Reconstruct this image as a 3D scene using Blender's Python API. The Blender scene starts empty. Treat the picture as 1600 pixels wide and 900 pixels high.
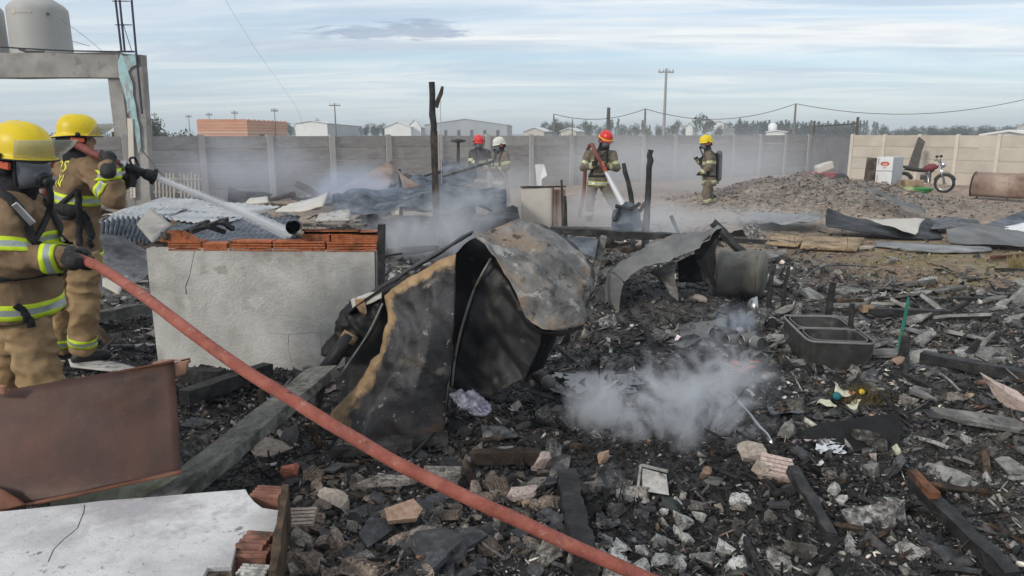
import bpy, bmesh, math, random
import numpy as np
from mathutils import Vector, Matrix, Quaternion
from mathutils.bvhtree import BVHTree
random.seed(7); RNG = np.random.default_rng(11)
SC = bpy.context.scene
COL = SC.collection
# ---------------------------------------------------------------- camera
FPX = 1150.0; CH = 1.85; PITCH = math.atan((450 - 209) / FPX)
cam = bpy.data.cameras.new('camera'); camo = bpy.data.objects.new('camera', cam); COL.objects.link(camo)
cam.sensor_width = 36; cam.lens = FPX / 1600 * 36; cam.clip_start = 0.05; cam.clip_end = 6000
camo.location = (0, 0, CH); camo.rotation_euler = (math.pi / 2 - PITCH, 0, 0)
SC.camera = camo
# ---------------------------------------------------------------- light
SUN_EL, SUN_AZ = math.radians(27), math.radians(222)      # azimuth clockwise from +Y: behind and to the left
sun_dir = Vector((math.sin(SUN_AZ) * math.cos(SUN_EL), math.cos(SUN_AZ) * math.cos(SUN_EL), math.sin(SUN_EL)))
sl = bpy.data.lights.new('sun', 'SUN'); sl.energy = 1.5; sl.angle = math.radians(10); sl.color = (1, .93, .82)
so = bpy.data.objects.new('sun', sl); COL.objects.link(so)
so.rotation_euler = (-sun_dir).to_track_quat('-Z', 'Y').to_euler(); so.location = (-20, -20, 30)
SC.view_settings.view_transform = 'Standard'; SC.view_settings.look = 'None'
SC.view_settings.exposure = 0.45; SC.view_settings.gamma = 1.0; SC.view_settings.use_curve_mapping = False
SC.cycles.use_denoising = True
SC.cycles.volume_bounces = 2; SC.cycles.max_bounces = 8; SC.cycles.transparent_max_bounces = 12
SC.cycles.volume_max_steps = 64
def make_world():
    w = bpy.data.worlds.new('World'); SC.world = w; w.use_nodes = True
    nt = w.node_tree; N = nt.nodes; L = nt.links; N.clear()
    out = N.new('ShaderNodeOutputWorld'); bg = N.new('ShaderNodeBackground'); L.new(bg.outputs[0], out.inputs[0])
    sky = N.new('ShaderNodeTexSky'); sky.sky_type = 'NISHITA'; sky.sun_disc = False
    sky.sun_elevation = SUN_EL; sky.sun_rotation = SUN_AZ; sky.air_density = 1.0; sky.dust_density = 0.6; sky.ozone_density = 2.0
    bg.inputs[1].default_value = 0.1
    tc = N.new('ShaderNodeTexCoord'); sp = N.new('ShaderNodeSeparateXYZ'); L.new(tc.outputs['Generated'], sp.inputs[0])
    def mth(op, a, b=None, c=None, clamp=False):
        m = N.new('ShaderNodeMath'); m.operation = op; m.use_clamp = clamp
        for i, v in enumerate((a, b, c)):
            if v is None: continue
            if isinstance(v, (int, float)): m.inputs[i].default_value = v
            else: L.new(v, m.inputs[i])
        return m.outputs[0]
    z = mth('MAXIMUM', sp.outputs[2], 0.0); zz = mth('ADD', z, 0.06)
    u = mth('DIVIDE', sp.outputs[0], zz); v = mth('DIVIDE', sp.outputs[1], zz)
    def comb(a, b, c=0.0):
        cn = N.new('ShaderNodeCombineXYZ')
        for i, q in enumerate((a, b, c)):
            if isinstance(q, (int, float)): cn.inputs[i].default_value = q
            else: L.new(q, cn.inputs[i])
        return cn.outputs[0]
    def noise(vec, sc, det, rough, dist=0):
        n = N.new('ShaderNodeTexNoise'); n.inputs['Scale'].default_value = sc; n.inputs['Detail'].default_value = det
        n.inputs['Roughness'].default_value = rough; n.inputs['Distortion'].default_value = dist; L.new(vec, n.inputs['Vector']); return n.outputs['Fac']
    def ramp(fac, pts):
        r = N.new('ShaderNodeValToRGB'); e = r.color_ramp.elements
        e[0].position, e[0].color = pts[0][0], (*pts[0][1], 1); e[1].position, e[1].color = pts[-1][0], (*pts[-1][1], 1)
        for p, c in pts[1:-1]:
            q = e.new(p); q.color = (*c, 1)
        L.new(fac, r.inputs[0]); return r.outputs[0]
    def mix(f, a, b, t='MIX'):
        m = N.new('ShaderNodeMix'); m.data_type = 'RGBA'; m.blend_type = t
        for s, q in ((m.inputs[0], f), (m.inputs[6], a), (m.inputs[7], b)):
            if isinstance(q, (int, float)): s.default_value = q
            elif isinstance(q, tuple): s.default_value = (*q, 1)
            else: L.new(q, s)
        return m.outputs[2]
    # big soft bands, stretched sideways, and finer streaks inside them
    sh = mth('ADD', v, mth('MULTIPLY', u, 0.10))
    big = noise(comb(mth('MULTIPLY', u, .13), mth('MULTIPLY', sh, .55), 3.3), 1.0, 4, .5, .6)
    fine = noise(comb(mth('MULTIPLY', u, .35), mth('MULTIPLY', sh, 1.5), 9.1), 1.3, 6, .6, .8)
    f = mth('ADD', mth('MULTIPLY', big, .72), mth('MULTIPLY', fine, .28))
    cov = ramp(f, [(.30, (.12, .12, .12)), (.55, (1, 1, 1))])
    dens = noise(comb(mth('MULTIPLY', u, .32), mth('MULTIPLY', sh, .95), 21.7), 1.1, 9, .62, .7)
    cloud = ramp(dens, [(.30, (3.9, 4.5, 5.3)), (.46, (5.2, 5.7, 6.2)), (.58, (7.5, 7.5, 7.35)), (.72, (5.5, 5.9, 6.3))])
    base = mix(0.30, sky.outputs[0], (3.1, 4.7, 6.6))           # thin veil over the blue
    lo = N.new('ShaderNodeMapRange'); lo.inputs[1].default_value = .01; lo.inputs[2].default_value = .11; lo.inputs[3].default_value = .38; lo.inputs[4].default_value = .9; L.new(z, lo.inputs[0])
    c = mix(mth('MULTIPLY', cov, lo.outputs[0]), base, cloud)
    # one small dark lens-shaped cloud
    az = mth('DIVIDE', sp.outputs[0], sp.outputs[1])
    wob = noise(comb(mth('MULTIPLY', az, 16.0), mth('MULTIPLY', z, 110.0), 4.0), 1.0, 8, .68, .8)
    def lens(a0, z0, ra, rz):
        e1 = mth('POWER', mth('ABSOLUTE', mth('DIVIDE', mth('SUBTRACT', az, a0), ra)), 2.0)
        e2 = mth('POWER', mth('ABSOLUTE', mth('DIVIDE', mth('SUBTRACT', z, z0), rz)), 2.0)
        d = mth('ADD', mth('ADD', e1, e2), mth('MULTIPLY', mth('SUBTRACT', wob, .5), 6.5))
        return mth('MULTIPLY', mth('SUBTRACT', 1.25, d, clamp=True), mth('GREATER_THAN', sp.outputs[1], 0))
    l = mth('MULTIPLY', mth('MAXIMUM', lens(-.120, .130, .055, .011), lens(-.195, .125, .085, .008)), 1.15, clamp=True)
    c = mix(mth('MULTIPLY', l, .75), c, (2.7, 3.4, 4.5))
    # paler towards the horizon
    hz = mth('POWER', mth('SUBTRACT', 1.0, mth('MULTIPLY', z, 9.0), clamp=True), 2.0)
    c = mix(mth('MULTIPLY', hz, .40), c, (3.7, 4.9, 6.0))
    L.new(c, bg.inputs[0])
make_world()
# ---------------------------------------------------------------- measuring: image pixel + distance -> place in the world
_cp, _sp = math.cos(PITCH), math.sin(PITCH)
def W(px, py, Y):
    u = (px - 800) / FPX; v = (450 - py) / FPX
    d = Vector((u, _cp + v * _sp, -_sp + v * _cp)); k = Y / d.y
    return Vector((d.x * k, Y, CH + d.z * k))
def G(px, py, z=0.0):
    u = (px - 800) / FPX; v = (450 - py) / FPX
    d = Vector((u, _cp + v * _sp, -_sp + v * _cp)); k = (z - CH) / d.z
    return Vector((d.x * k, d.y * k, z))
# ---------------------------------------------------------------- noise and ground height
_tab = RNG.random((256, 256))
def vnoise(x, y, s=1.0, o=0):
    x = np.asarray(x, float) * s + 37.7 * o + 500; y = np.asarray(y, float) * s + 17.3 * o + 500
    xi = np.floor(x).astype(int); yi = np.floor(y).astype(int); fx = x - xi; fy = y - yi
    fx = fx * fx * (3 - 2 * fx); fy = fy * fy * (3 - 2 * fy)
    a = _tab[xi & 255, yi & 255]; b = _tab[(xi + 1) & 255, yi & 255]; c = _tab[xi & 255, (yi + 1) & 255]; d = _tab[(xi + 1) & 255, (yi + 1) & 255]
    return (a * (1 - fx) + b * fx) * (1 - fy) + (c * (1 - fx) + d * fx) * fy - .5
def fbm(x, y, s, n=4, o=0):
    t = 0; a = 1.0
    for i in range(n): t = t + a * vnoise(x, y, s * 2 ** i, o + i * 3); a *= .5
    return t
def sstep(a, b, x):
    t = np.clip((np.asarray(x, float) - a) / (b - a), 0, 1); return t * t * (3 - 2 * t)
def burnt(x, y):
    """1 in the burnt area, 0 on bare earth"""
    n = fbm(x, y, .35, 3, 5) * 1.6
    m = 1 - sstep(11.0, 13.5, y + n * 1.5 - .10 * np.minimum(x, 0))
    r = sstep(3.3, 5.0, x + n) * sstep(8.2, 9.3, y + n * .9 + .12 * (x - 4))
    return m * (1 - .85 * r)
MOUNDS = [(-0.55, 2.75, 1.1, .62, .13), (8.5, 20.6, 3.1, 1.9, .60), (9.0, 18.4, 2.4, 1.8, .26), (6.2, 20.2, 1.3, 1.2, .16),
          (-3.0, 10.5, 2.5, 2.0, .22), (.8, 9.3, 1.8, .8, .25), (-1.6, 13.5, 2.6, 2.2, .30), (1.35, 7.9, .9, .6, .15)]
def gz(x, y):
    x = np.asarray(x, float); y = np.asarray(y, float)
    b = burnt(x, y)
    near = 1 - sstep(16, 30, y)
    h = b * (fbm(x, y, .9, 3, 1) * .10 + fbm(x, y, 4.0, 3, 2) * .045) + (1 - b) * near * fbm(x, y, .6, 3, 4) * .05
    for (mx, my, rx, ry, mh) in MOUNDS:
        d = ((x - mx) / rx) ** 2 + ((y - my) / ry) ** 2
        h = h + mh * np.exp(-d * 1.3) * (1 + .5 * fbm(x, y, 1.8, 3, 9))
    p = np.exp(-(((x - .62) / .30) ** 2 + ((y - 5.40) / .24) ** 2) ** 2)           # hollow that holds the puddle
    h = h * (1 - p) + p * (-.02 + .05 * fbm(x, y, 5, 3, 3))
    return h
def gp(px, py, dz=0.0):
    """the ground under an image pixel"""
    z = 0.0
    for _ in range(8):
        p = G(px, py, z); z = float(gz(p.x, p.y))
    return Vector((p.x, p.y, z + dz))
# ---------------------------------------------------------------- meshes
class MB:
    def __init__(s): s.v = []; s.f = []; s.m = []
    def add(s, vs, fs, mi=0):
        o = len(s.v); s.v += [tuple(v) for v in vs]; s.f += [tuple(i + o for i in f) for f in fs]; s.m += [mi] * len(fs); return s
    def box(s, c, size, R=None, mi=0, jit=0, taper=1.0):
        vs = []
        for k in (-1, 1):
            for j in (-1, 1):
                for i in (-1, 1):
                    t = taper if k > 0 else 1.0
                    p = Vector((i * size[0] / 2 * t, j * size[1] / 2 * t, k * size[2] / 2))
                    if jit: p += Vector([random.uniform(-jit, jit) for _ in range(3)])
                    if R is not None: p = R @ p
                    vs.append(p + Vector(c))
        return s.add(vs, [(0, 2, 3, 1), (4, 5, 7, 6), (0, 1, 5, 4), (2, 6, 7, 3), (0, 4, 6, 2), (1, 3, 7, 5)], mi)
    def tube(s, pts, rad, n=10, mi=0, cap=True, sy=1.0, up=None, rnoise=0):
        pts = [Vector(p) for p in pts]; m = len(pts)
        if not hasattr(rad, '__len__'): rad = [rad] * m
        u = None; o = []
        for i, p in enumerate(pts):
            t = (pts[min(i + 1, m - 1)] - pts[max(i - 1, 0)]).normalized()
            if u is None:
                u = Vector(up) if up is not None else (Vector((0, 0, 1)) if abs(t.z) < .9 else Vector((0, 1, 0)))
            u = (u - t * u.dot(t)); u = u.normalized() if u.length > 1e-6 else t.orthogonal().normalized()
            w = t.cross(u)
            for k in range(n):
                a = 2 * math.pi * k / n; r = rad[i] * (1 + (random.uniform(-rnoise, rnoise) if rnoise else 0))
                o.append(p + w * math.cos(a) * r + u * math.sin(a) * r * sy)
        f = [(i * n + k, i * n + (k + 1) % n, (i + 1) * n + (k + 1) % n, (i + 1) * n + k) for i in range(m - 1) for k in range(n)]
        if cap: f += [tuple(range(n))[::-1], tuple((m - 1) * n + k for k in range(n))]
        return s.add(o, f, mi)
    def beam(s, p0, p1, w, h, up=(0, 0, 1), mi=0, seg=1, jit=0.0):
        p0, p1 = Vector(p0), Vector(p1); t = (p1 - p0).normalized(); u = Vector(up); u = u - t * u.dot(t)
        u = u.normalized() if u.length > 1e-4 else t.orthogonal().normalized(); r = t.cross(u); o = []
        for i in range(seg + 1):
            c = p0.lerp(p1, i / seg)
            for a, b in ((-1, -1), (1, -1), (1, 1), (-1, 1)):
                q = c + r * a * w / 2 + u * b * h / 2
                if jit: q = q + Vector([random.uniform(-jit, jit) for _ in range(3)])
                o.append(q)
        f = [(i * 4 + k, i * 4 + (k + 1) % 4, i * 4 + 4 + (k + 1) % 4, i * 4 + 4 + k) for i in range(seg) for k in range(4)]
        f += [(3, 2, 1, 0), tuple(seg * 4 + k for k in range(4))]
        return s.add(o, f, mi)
    def lathe(s, prof, c=(0, 0, 0), n=20, R=None, sx=1, sy=1, mi=0):
        """prof: list of (r, z)"""
        o = []
        for (r, z) in prof:
            for k in range(n):
                a = 2 * math.pi * k / n; p = Vector((r * math.cos(a) * sx, r * math.sin(a) * sy, z))
                if R is not None: p = R @ p
                o.append(p + Vector(c))
        m = len(prof)
        f = [(i * n + k, i * n + (k + 1) % n, (i + 1) * n + (k + 1) % n, (i + 1) * n + k) for i in range(m - 1) for k in range(n)]
        if prof[0][0] > 1e-4: f.append(tuple(range(n))[::-1])
        if prof[-1][0] > 1e-4: f.append(tuple((m - 1) * n + k for k in range(n)))
        return s.add(o, f, mi)
    def ell(s, c, r, n=14, R=None, mi=0):
        prof = [(math.sin(math.pi * i / (n // 2 + 1)), -math.cos(math.pi * i / (n // 2 + 1))) for i in range(n // 2 + 2)]
        o = []
        for (q, z) in prof:
            for k in range(n):
                a = 2 * math.pi * k / n; p = Vector((q * math.cos(a) * r[0], q * math.sin(a) * r[1], z * r[2]))
                if R is not None: p = R @ p
                o.append(p + Vector(c))
        m = len(prof)
        f = [(i * n + k, i * n + (k + 1) % n, (i + 1) * n + (k + 1) % n, (i + 1) * n + k) for i in range(m - 1) for k in range(n)]
        return s.add(o, f, mi)
    def poly(s, pts, nrm, th, mi=0):
        """flat outline with thickness"""
        nrm = Vector(nrm).normalized() * th; a = [Vector(p) for p in pts]; n = len(a)
        return s.add([p for p in a] + [p - nrm for p in a],
                     [tuple(range(n)), tuple(range(2 * n - 1, n - 1, -1))] + [(i, n + i, n + (i + 1) % n, (i + 1) % n) for i in range(n)], mi)
    def build(s, name, mat, parent=None, smooth=False, bevel=0, weld=True):
        me = bpy.data.meshes.new(name); me.from_pydata(s.v, [], s.f)
        mats = mat if isinstance(mat, (list, tuple)) else [mat]
        for m in mats: me.materials.append(m)
        if len(mats) > 1: me.polygons.foreach_set('material_index', s.m)
        bm = bmesh.new(); bm.from_mesh(me)
        if weld: bmesh.ops.remove_doubles(bm, verts=bm.verts, dist=1e-5)
        bmesh.ops.recalc_face_normals(bm, faces=bm.faces); bm.to_mesh(me); bm.free()
        if smooth: me.polygons.foreach_set('use_smooth', [True] * len(me.polygons))
        o = bpy.data.objects.new(name, me); COL.objects.link(o)
        if parent: o.parent = parent
        if bevel:
            b = o.modifiers.new('bevel', 'BEVEL'); b.width = bevel; b.segments = 2; b.limit_method = 'ANGLE'
        return o
def rebase(o):
    """move a root mesh's origin to its base"""
    me = o.data; n = len(me.vertices); a = np.empty(n * 3); me.vertices.foreach_get('co', a); a = a.reshape(-1, 3)
    c = np.array([(a[:, 0].min() + a[:, 0].max()) / 2, (a[:, 1].min() + a[:, 1].max()) / 2, a[:, 2].min()])
    me.vertices.foreach_set('co', (a - c).ravel()); o.location = Vector(c) + o.location; me.update(); return o
def tag(o, label=None, cat=None, group=None, kind=None):
    if label: o['label'] = label
    if cat: o['category'] = cat
    if group: o['group'] = group
    if kind: o['kind'] = kind
    return o
class Thing:
    """an Empty at the base; parts are built in world coordinates and parented with the inverse kept simple"""
    def __init__(s, name, loc, label, cat, group=None):
        s.o = bpy.data.objects.new(name, None); COL.objects.link(s.o); s.o.location = loc; s.o.empty_display_size = .2; s.loc = Vector(loc)
        tag(s.o, label, cat, group)
    def part(s, name, mb, mat, smooth=False, bevel=0, parent=None, label=None):
        mb.v = [tuple(Vector(v) - s.loc) for v in mb.v]
        o = mb.build(name, mat, parent or s.o, smooth, bevel)
        if label: o['label'] = label
        return o
def copy_tree(o, parent=None):
    c = o.copy(); COL.objects.link(c); c.parent = parent
    for ch in o.children: copy_tree(ch, c)
    return c
def catmull(P, n):
    P = [Vector(p) for p in P]; Q = [P[0] * 2 - P[1]] + P + [P[-1] * 2 - P[-2]]; o = []
    for i in range(1, len(Q) - 2):
        for k in range(n):
            t = k / n; a, b, c, d = Q[i - 1:i + 3]
            o.append(.5 * ((2 * b) + (c - a) * t + (2 * a - 5 * b + 4 * c - d) * t * t + (3 * b - a - 3 * c + d) * t ** 3))
    o.append(P[-1]); return o
def linres(P, n):
    o = []
    for i in range(len(P) - 1):
        for k in range(n): o.append(Vector(P[i]).lerp(Vector(P[i + 1]), k / n))
    o.append(Vector(P[-1])); return o
def Wr(*a): return [W(*q) for q in a]
# ---------------------------------------------------------------- materials
def nmat(name, cols, scale=4, detail=6, rough=.8, metal=0.0, bump=.0, bscale=None, spots=None, stretch=None, attr=None, dist=0.0,
         rrough=.6, spec=.3, rvar=0.0, rand=0.0, soot=0.0, world=False, trans=0.0, edge=None):
    m = bpy.data.materials.new(name); m.use_nodes = True; nt = m.node_tree; N = nt.nodes; L = nt.links
    b = N['Principled BSDF']; b.inputs['Roughness'].default_value = rough; b.inputs['Metallic'].default_value = metal
    b.inputs['Specular IOR Level'].default_value = spec
    tc = N.new('ShaderNodeTexCoord'); vec = tc.outputs['Object']
    if world:
        ge = N.new('ShaderNodeNewGeometry'); vec = ge.outputs['Position']
    oi = N.new('ShaderNodeObjectInfo')
    va = N.new('ShaderNodeVectorMath'); va.operation = 'MULTIPLY_ADD'; L.new(oi.outputs['Random'], va.inputs[0]); va.inputs[1].default_value = (31, 17, 23)
    L.new(vec, va.inputs[2])
    if not world: vec = va.outputs[0]
    if stretch:
        mp = N.new('ShaderNodeMapping'); mp.inputs['Scale'].default_value = stretch; L.new(vec, mp.inputs[0]); vec = mp.outputs[0]
    def noise(sc, det=detail, ro=rrough, ds=dist):
        n = N.new('ShaderNodeTexNoise'); n.inputs['Scale'].default_value = sc; n.inputs['Detail'].default_value = det
        n.inputs['Roughness'].default_value = ro; n.inputs['Distortion'].default_value = ds; L.new(vec, n.inputs['Vector']); return n
    def ramp(fac, pts):
        r = N.new('ShaderNodeValToRGB'); e = r.color_ramp.elements
        e[0].position, e[0].color = pts[0][0], (*pts[0][1], 1); e[1].position, e[1].color = pts[-1][0], (*pts[-1][1], 1)
        for p, c in pts[1:-1]: q = e.new(p); q.color = (*c, 1)
        L.new(fac, r.inputs[0]); return r.outputs[0]
    def mix(f, a, bb, t='MIX'):
        mm = N.new('ShaderNodeMix'); mm.data_type = 'RGBA'; mm.blend_type = t
        for s_, q in ((mm.inputs[0], f), (mm.inputs[6], a), (mm.inputs[7], bb)):
            if isinstance(q, (int, float)): s_.default_value = q
            elif isinstance(q, tuple): s_.default_value = (*q, 1)
            else: L.new(q, s_)
        return mm.outputs[2]
    n1 = noise(scale)
    if len(cols) == 1: c = mix(0.0, cols[0], cols[0])
    elif isinstance(cols[0][0], (int, float)) and len(cols[0]) == 2: c = ramp(n1.outputs['Fac'], cols)
    else:
        k = len(cols); c = ramp(n1.outputs['Fac'], [(.32 + .36 * i / (k - 1), q) for i, q in enumerate(cols)])
    if attr:
        at = N.new('ShaderNodeAttribute'); at.attribute_name = attr
        c = mix(1.0, at.outputs['Color'], c, 'MULTIPLY')
    for (sc, lo, hi, colr, amt) in (spots or []):
        ns = noise(sc, 5, .6, .3); f = ramp(ns.outputs['Fac'], [(lo, (0, 0, 0)), (hi, (amt,) * 3)]); c = mix(f, c, colr)
    if rand:
        hs = N.new('ShaderNodeHueSaturation'); mr = N.new('ShaderNodeMapRange'); L.new(oi.outputs['Random'], mr.inputs[0])
        mr.inputs[3].default_value = 1 - rand; mr.inputs[4].default_value = 1 + rand; L.new(mr.outputs[0], hs.inputs['Value']); L.new(c, hs.inputs['Color']); c = hs.outputs[0]
    if soot:        # soot and ash lie in patches over everything in the burnt area
        gw = N.new('ShaderNodeNewGeometry')
        for sc, lo, hi, colr, am in ((1.7, .47, .60, (.020, .019, .019), .80), (11, .50, .58, (.016, .015, .015), .75), (42, .52, .60, (.03, .028, .027), .6), (6, .63, .70, (.36, .35, .34), .35)):
            ns = N.new('ShaderNodeTexNoise'); ns.inputs['Scale'].default_value = sc; ns.inputs['Detail'].default_value = 8; ns.inputs['Roughness'].default_value = .65; L.new(gw.outputs['Position'], ns.inputs['Vector'])
            f = ramp(ns.outputs['Fac'], [(lo, (0, 0, 0)), (hi, (am * soot,) * 3)]); c = mix(f, c, colr)
    L.new(c, b.inputs['Base Color'])
    if rvar:
        n3 = noise(scale * 1.7, 4); mr = N.new('ShaderNodeMapRange'); L.new(n3.outputs['Fac'], mr.inputs[0]); mr.inputs[1].default_value = .3; mr.inputs[2].default_value = .7
        mr.inputs[3].default_value = rough - rvar; mr.inputs[4].default_value = rough + rvar; L.new(mr.outputs[0], b.inputs['Roughness'])
    if bump:
        n2 = noise(bscale or scale * 6, 8, .65); bp = N.new('ShaderNodeBump'); bp.inputs['Strength'].default_value = min(1, bump * 1.0); bp.inputs['Distance'].default_value = .02
        L.new(n2.outputs['Fac'], bp.inputs['Height']); L.new(bp.outputs[0], b.inputs['Normal'])
    if trans: b.inputs['Transmission Weight'].default_value = trans
    return m
MT = {}
M_ = MT
MT['char'] = nmat('charred wood', [(.006, .006, .007), (.022, .021, .021), (.055, .052, .05)], 9, rough=.62, bump=.9, bscale=45, spec=.4, rvar=.2)
MT['charbrown'] = nmat('half burnt wood', [(.012, .010, .009), (.05, .036, .026), (.16, .10, .06)], 5, rough=.8, bump=.8, bscale=40)
MT['plaster'] = nmat('cement render', [(.35, .34, .32), (.47, .46, .44), (.59, .58, .56)], 2.6, rough=.9, bump=.5, bscale=50, rrough=.7,
                     spots=[(26, .68, .72, (.05, .05, .05), .9), (1.8, .52, .70, (.22, .20, .185), .7), (5, .60, .70, (.60, .585, .56), .6), (3.4, .60, .66, (.27, .235, .20), .6)])
MT['whiteplaster'] = nmat('white painted plaster', [(.42, .41, .415), (.60, .595, .595), (.72, .715, .71)], 2.6, rough=.85, bump=.3, bscale=50,
                          spots=[(2.6, .56, .66, (.30, .28, .31), .7), (17, .63, .70, (.12, .11, .11), .8), (1.3, .52, .66, (.36, .34, .35), .55), (40, .62, .68, (.25, .24, .24), .5), (6, .62, .70, (.42, .38, .40), .6)])
MT['brick'] = nmat('orange hollow brick', [(.30, .085, .035), (.46, .145, .06), (.56, .20, .09)], 7, rough=.9, bump=.6, rrough=.7, spots=[(7, .50, .64, (.09, .045, .03), .75), (20, .62, .68, (.5, .42, .36), .5), (13, .60, .68, (.03, .025, .02), .8)])
MT['brickdirty'] = nmat('sooty hollow brick', [(.10, .078, .064), (.20, .155, .125), (.33, .265, .215)], 9, rough=.92, bump=.4, spots=[(13, .52, .66, (.03, .028, .027), .85), (16, .62, .68, (.33, .29, .25), .5)], rand=.35, soot=.38)
MT['slate'] = nmat('burnt dark tile', [(.022, .022, .025), (.05, .051, .056), (.10, .10, .105)], 6, rough=.6, bump=.4, bscale=40, spec=.45, rand=.4, rvar=.15, soot=.5)
MT['mortar'] = nmat('mortar chunk', [(.16, .14, .125), (.30, .27, .24), (.46, .43, .39)], 9, rough=.95, bump=.6, bscale=60, spots=[(17, .56, .64, (.03, .03, .03), .85)], rand=.35, soot=.85)
MT['white'] = nmat('white chunk', [(.34, .33, .32), (.52, .51, .49), (.66, .65, .63)], 11, rough=.95, bump=.5, bscale=70, spots=[(15, .55, .62, (.05, .05, .05), .85)], rand=.25, soot=.75)
MT['concrete'] = nmat('grey concrete', [(.20, .19, .18), (.29, .28, .265), (.37, .355, .335)], 1.6, rough=.92, bump=.3, bscale=25, spots=[(3.5, .58, .72, (.13, .12, .115), .6)])
MT['precast'] = nmat('precast concrete slab', [(.23, .215, .21), (.30, .285, .275), (.37, .355, .34)], 1.6, rough=.92, bump=.45, bscale=18, stretch=(1, 1, 2.5), rand=.16, rrough=.7, spots=[(1.6, .52, .68, (.16, .15, .145), .6), (6, .62, .70, (.44, .425, .41), .4)])
MT['precastpost'] = nmat('precast concrete post', [(.33, .31, .30), (.41, .39, .375)], 2, rough=.92, bump=.2, rand=.08)
MT['beigeslab'] = nmat('beige precast slab', [(.40, .355, .30), (.47, .42, .36), (.53, .475, .405)], 1.1, rough=.92, bump=.3, bscale=18, rand=.08)
MT['beigepost'] = nmat('beige precast post', [(.52, .48, .42), (.60, .56, .50)], 2, rough=.9, rand=.06)
MT['zinc'] = nmat('burnt galvanised sheet', [(.05, .05, .055), (.15, .15, .155), (.26, .26, .265)], 2.6, rough=.5, metal=.55, bump=.15, spots=[(4, .52, .66, (.04, .035, .035), .8), (6, .64, .74, (.30, .20, .13), .5)], rvar=.15, soot=.6)
MT['black'] = nmat('black rubber', [(.012, .012, .013), (.03, .03, .032)], 12, rough=.5, bump=.1)
MT['strap'] = nmat('black webbing', [(.014, .014, .016), (.03, .03, .033)], 60, rough=.8, bump=.3)
MT['steel'] = nmat('bare steel', [(.35, .35, .36), (.52, .52, .53)], 9, rough=.35, metal=.9)
MT['rust'] = nmat('rusty steel', [(.06, .028, .018), (.13, .055, .035), (.21, .10, .06)], 3, rough=.75, metal=.2, bump=.25)
# ================================================================ ground
def grow(a, b, d0, k=1.16):
    o = [a]; d = d0
    while o[-1] < b: d *= k; o.append(o[-1] + d)
    return o
def make_ground():
    xr = grow(7.0, 3500, .07); xs = np.array([-v for v in xr[::-1]][:-1] + list(np.arange(-7.0, 7.0, .055)) + xr)
    ys = np.array([-v for v in grow(4, 400, .5, 1.3)[::-1]] + list(np.arange(-3.5, 2.2, .3)) + list(np.arange(2.25, 12, .05)) + list(np.arange(12, 26, .12)) + grow(26, 4000, .15))
    X, Y = np.meshgrid(xs, ys, indexing='ij'); nx, ny = X.shape
    Z = gz(X, Y); far = sstep(26, 60, np.hypot(X, Y)); Z = Z * (1 - far) - far * .02
    me = bpy.data.meshes.new('ground'); n = nx * ny
    me.vertices.add(n); me.vertices.foreach_set('co', np.stack([X, Y, Z], -1).astype(np.float32).ravel())
    i = np.arange(nx - 1)[:, None]; j = np.arange(ny - 1)[None, :]; a = i * ny + j
    q = np.stack([a, a + ny, a + ny + 1, a + 1], -1).reshape(-1, 4); nf = len(q)
    me.loops.add(nf * 4); me.loops.foreach_set('vertex_index', q.ravel().astype(np.int32))
    me.polygons.add(nf); me.polygons.foreach_set('loop_start', (np.arange(nf) * 4).astype(np.int32))
    me.update(calc_edges=True); me.polygons.foreach_set('use_smooth', np.ones(nf, bool))
    b = burnt(X, Y); c = np.zeros((nx, ny, 4)); c[..., 3] = 1
    dirt = np.array([.36, .285, .225]); ash = np.array([.22, .21, .205]); ch = np.array([.035, .034, .034]); grass = np.array([.25, .20, .115]); soil = np.array([.24, .165, .11])
    n1 = np.clip(fbm(X, Y, 1.1, 4, 7) * 1.6 + .5, 0, 1)[..., None]; n2 = np.clip(fbm(X, Y, 2.7, 4, 12) * 2.2 + .45, 0, 1)[..., None]
    burn = ch * (1 - n1 * .5) + ash * n1 * .35
    midash = sstep(6.5, 9.5, Y)[..., None]; burn = burn * (1 - .45 * midash) + (ash * .75) * .45 * midash
    r = (sstep(3.0, 4.4, X) * sstep(7.6, 8.8, Y) * (1 - sstep(12.5, 14.5, Y)))[..., None]
    earth = dirt * (1 - .25 * n1) ; gr = soil * (1 - n2) + grass * n2; earth = earth * (1 - r) + gr * r
    mound = np.exp(-(((X - 8.6) / 3.2) ** 2 + ((Y - 19.9) / 2.6) ** 2))[..., None]
    earth = earth * (1 - np.clip(mound * 1.5, 0, 1)) + np.array([.225, .20, .18]) * np.clip(mound * 1.5, 0, 1)
    ff = sstep(35, 80, Y)[..., None]; earth = earth * (1 - ff) + np.array([.17, .16, .09]) * ff
    col = earth * (1 - b[..., None]) + burn * b[..., None]
    c[..., :3] = col
    at = me.color_attributes.new('Col', 'FLOAT_COLOR', 'POINT'); at.data.foreach_set('color', c.ravel().astype(np.float32))
    m = nmat('ground earth and ash', [(.55, .55, .55), (1, 1, 1), (1.55, 1.5, 1.45)], 7, rough=.9, bump=1.0, bscale=45, attr='Col', spots=[(24, .60, .68, (.30, .29, .28), .35)])
    me.materials.append(m)
    o = bpy.data.objects.new('ground', me); COL.objects.link(o); tag(o, 'uneven ground of ash, burnt debris and bare tan earth', None, None, 'structure')
make_ground()
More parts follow.
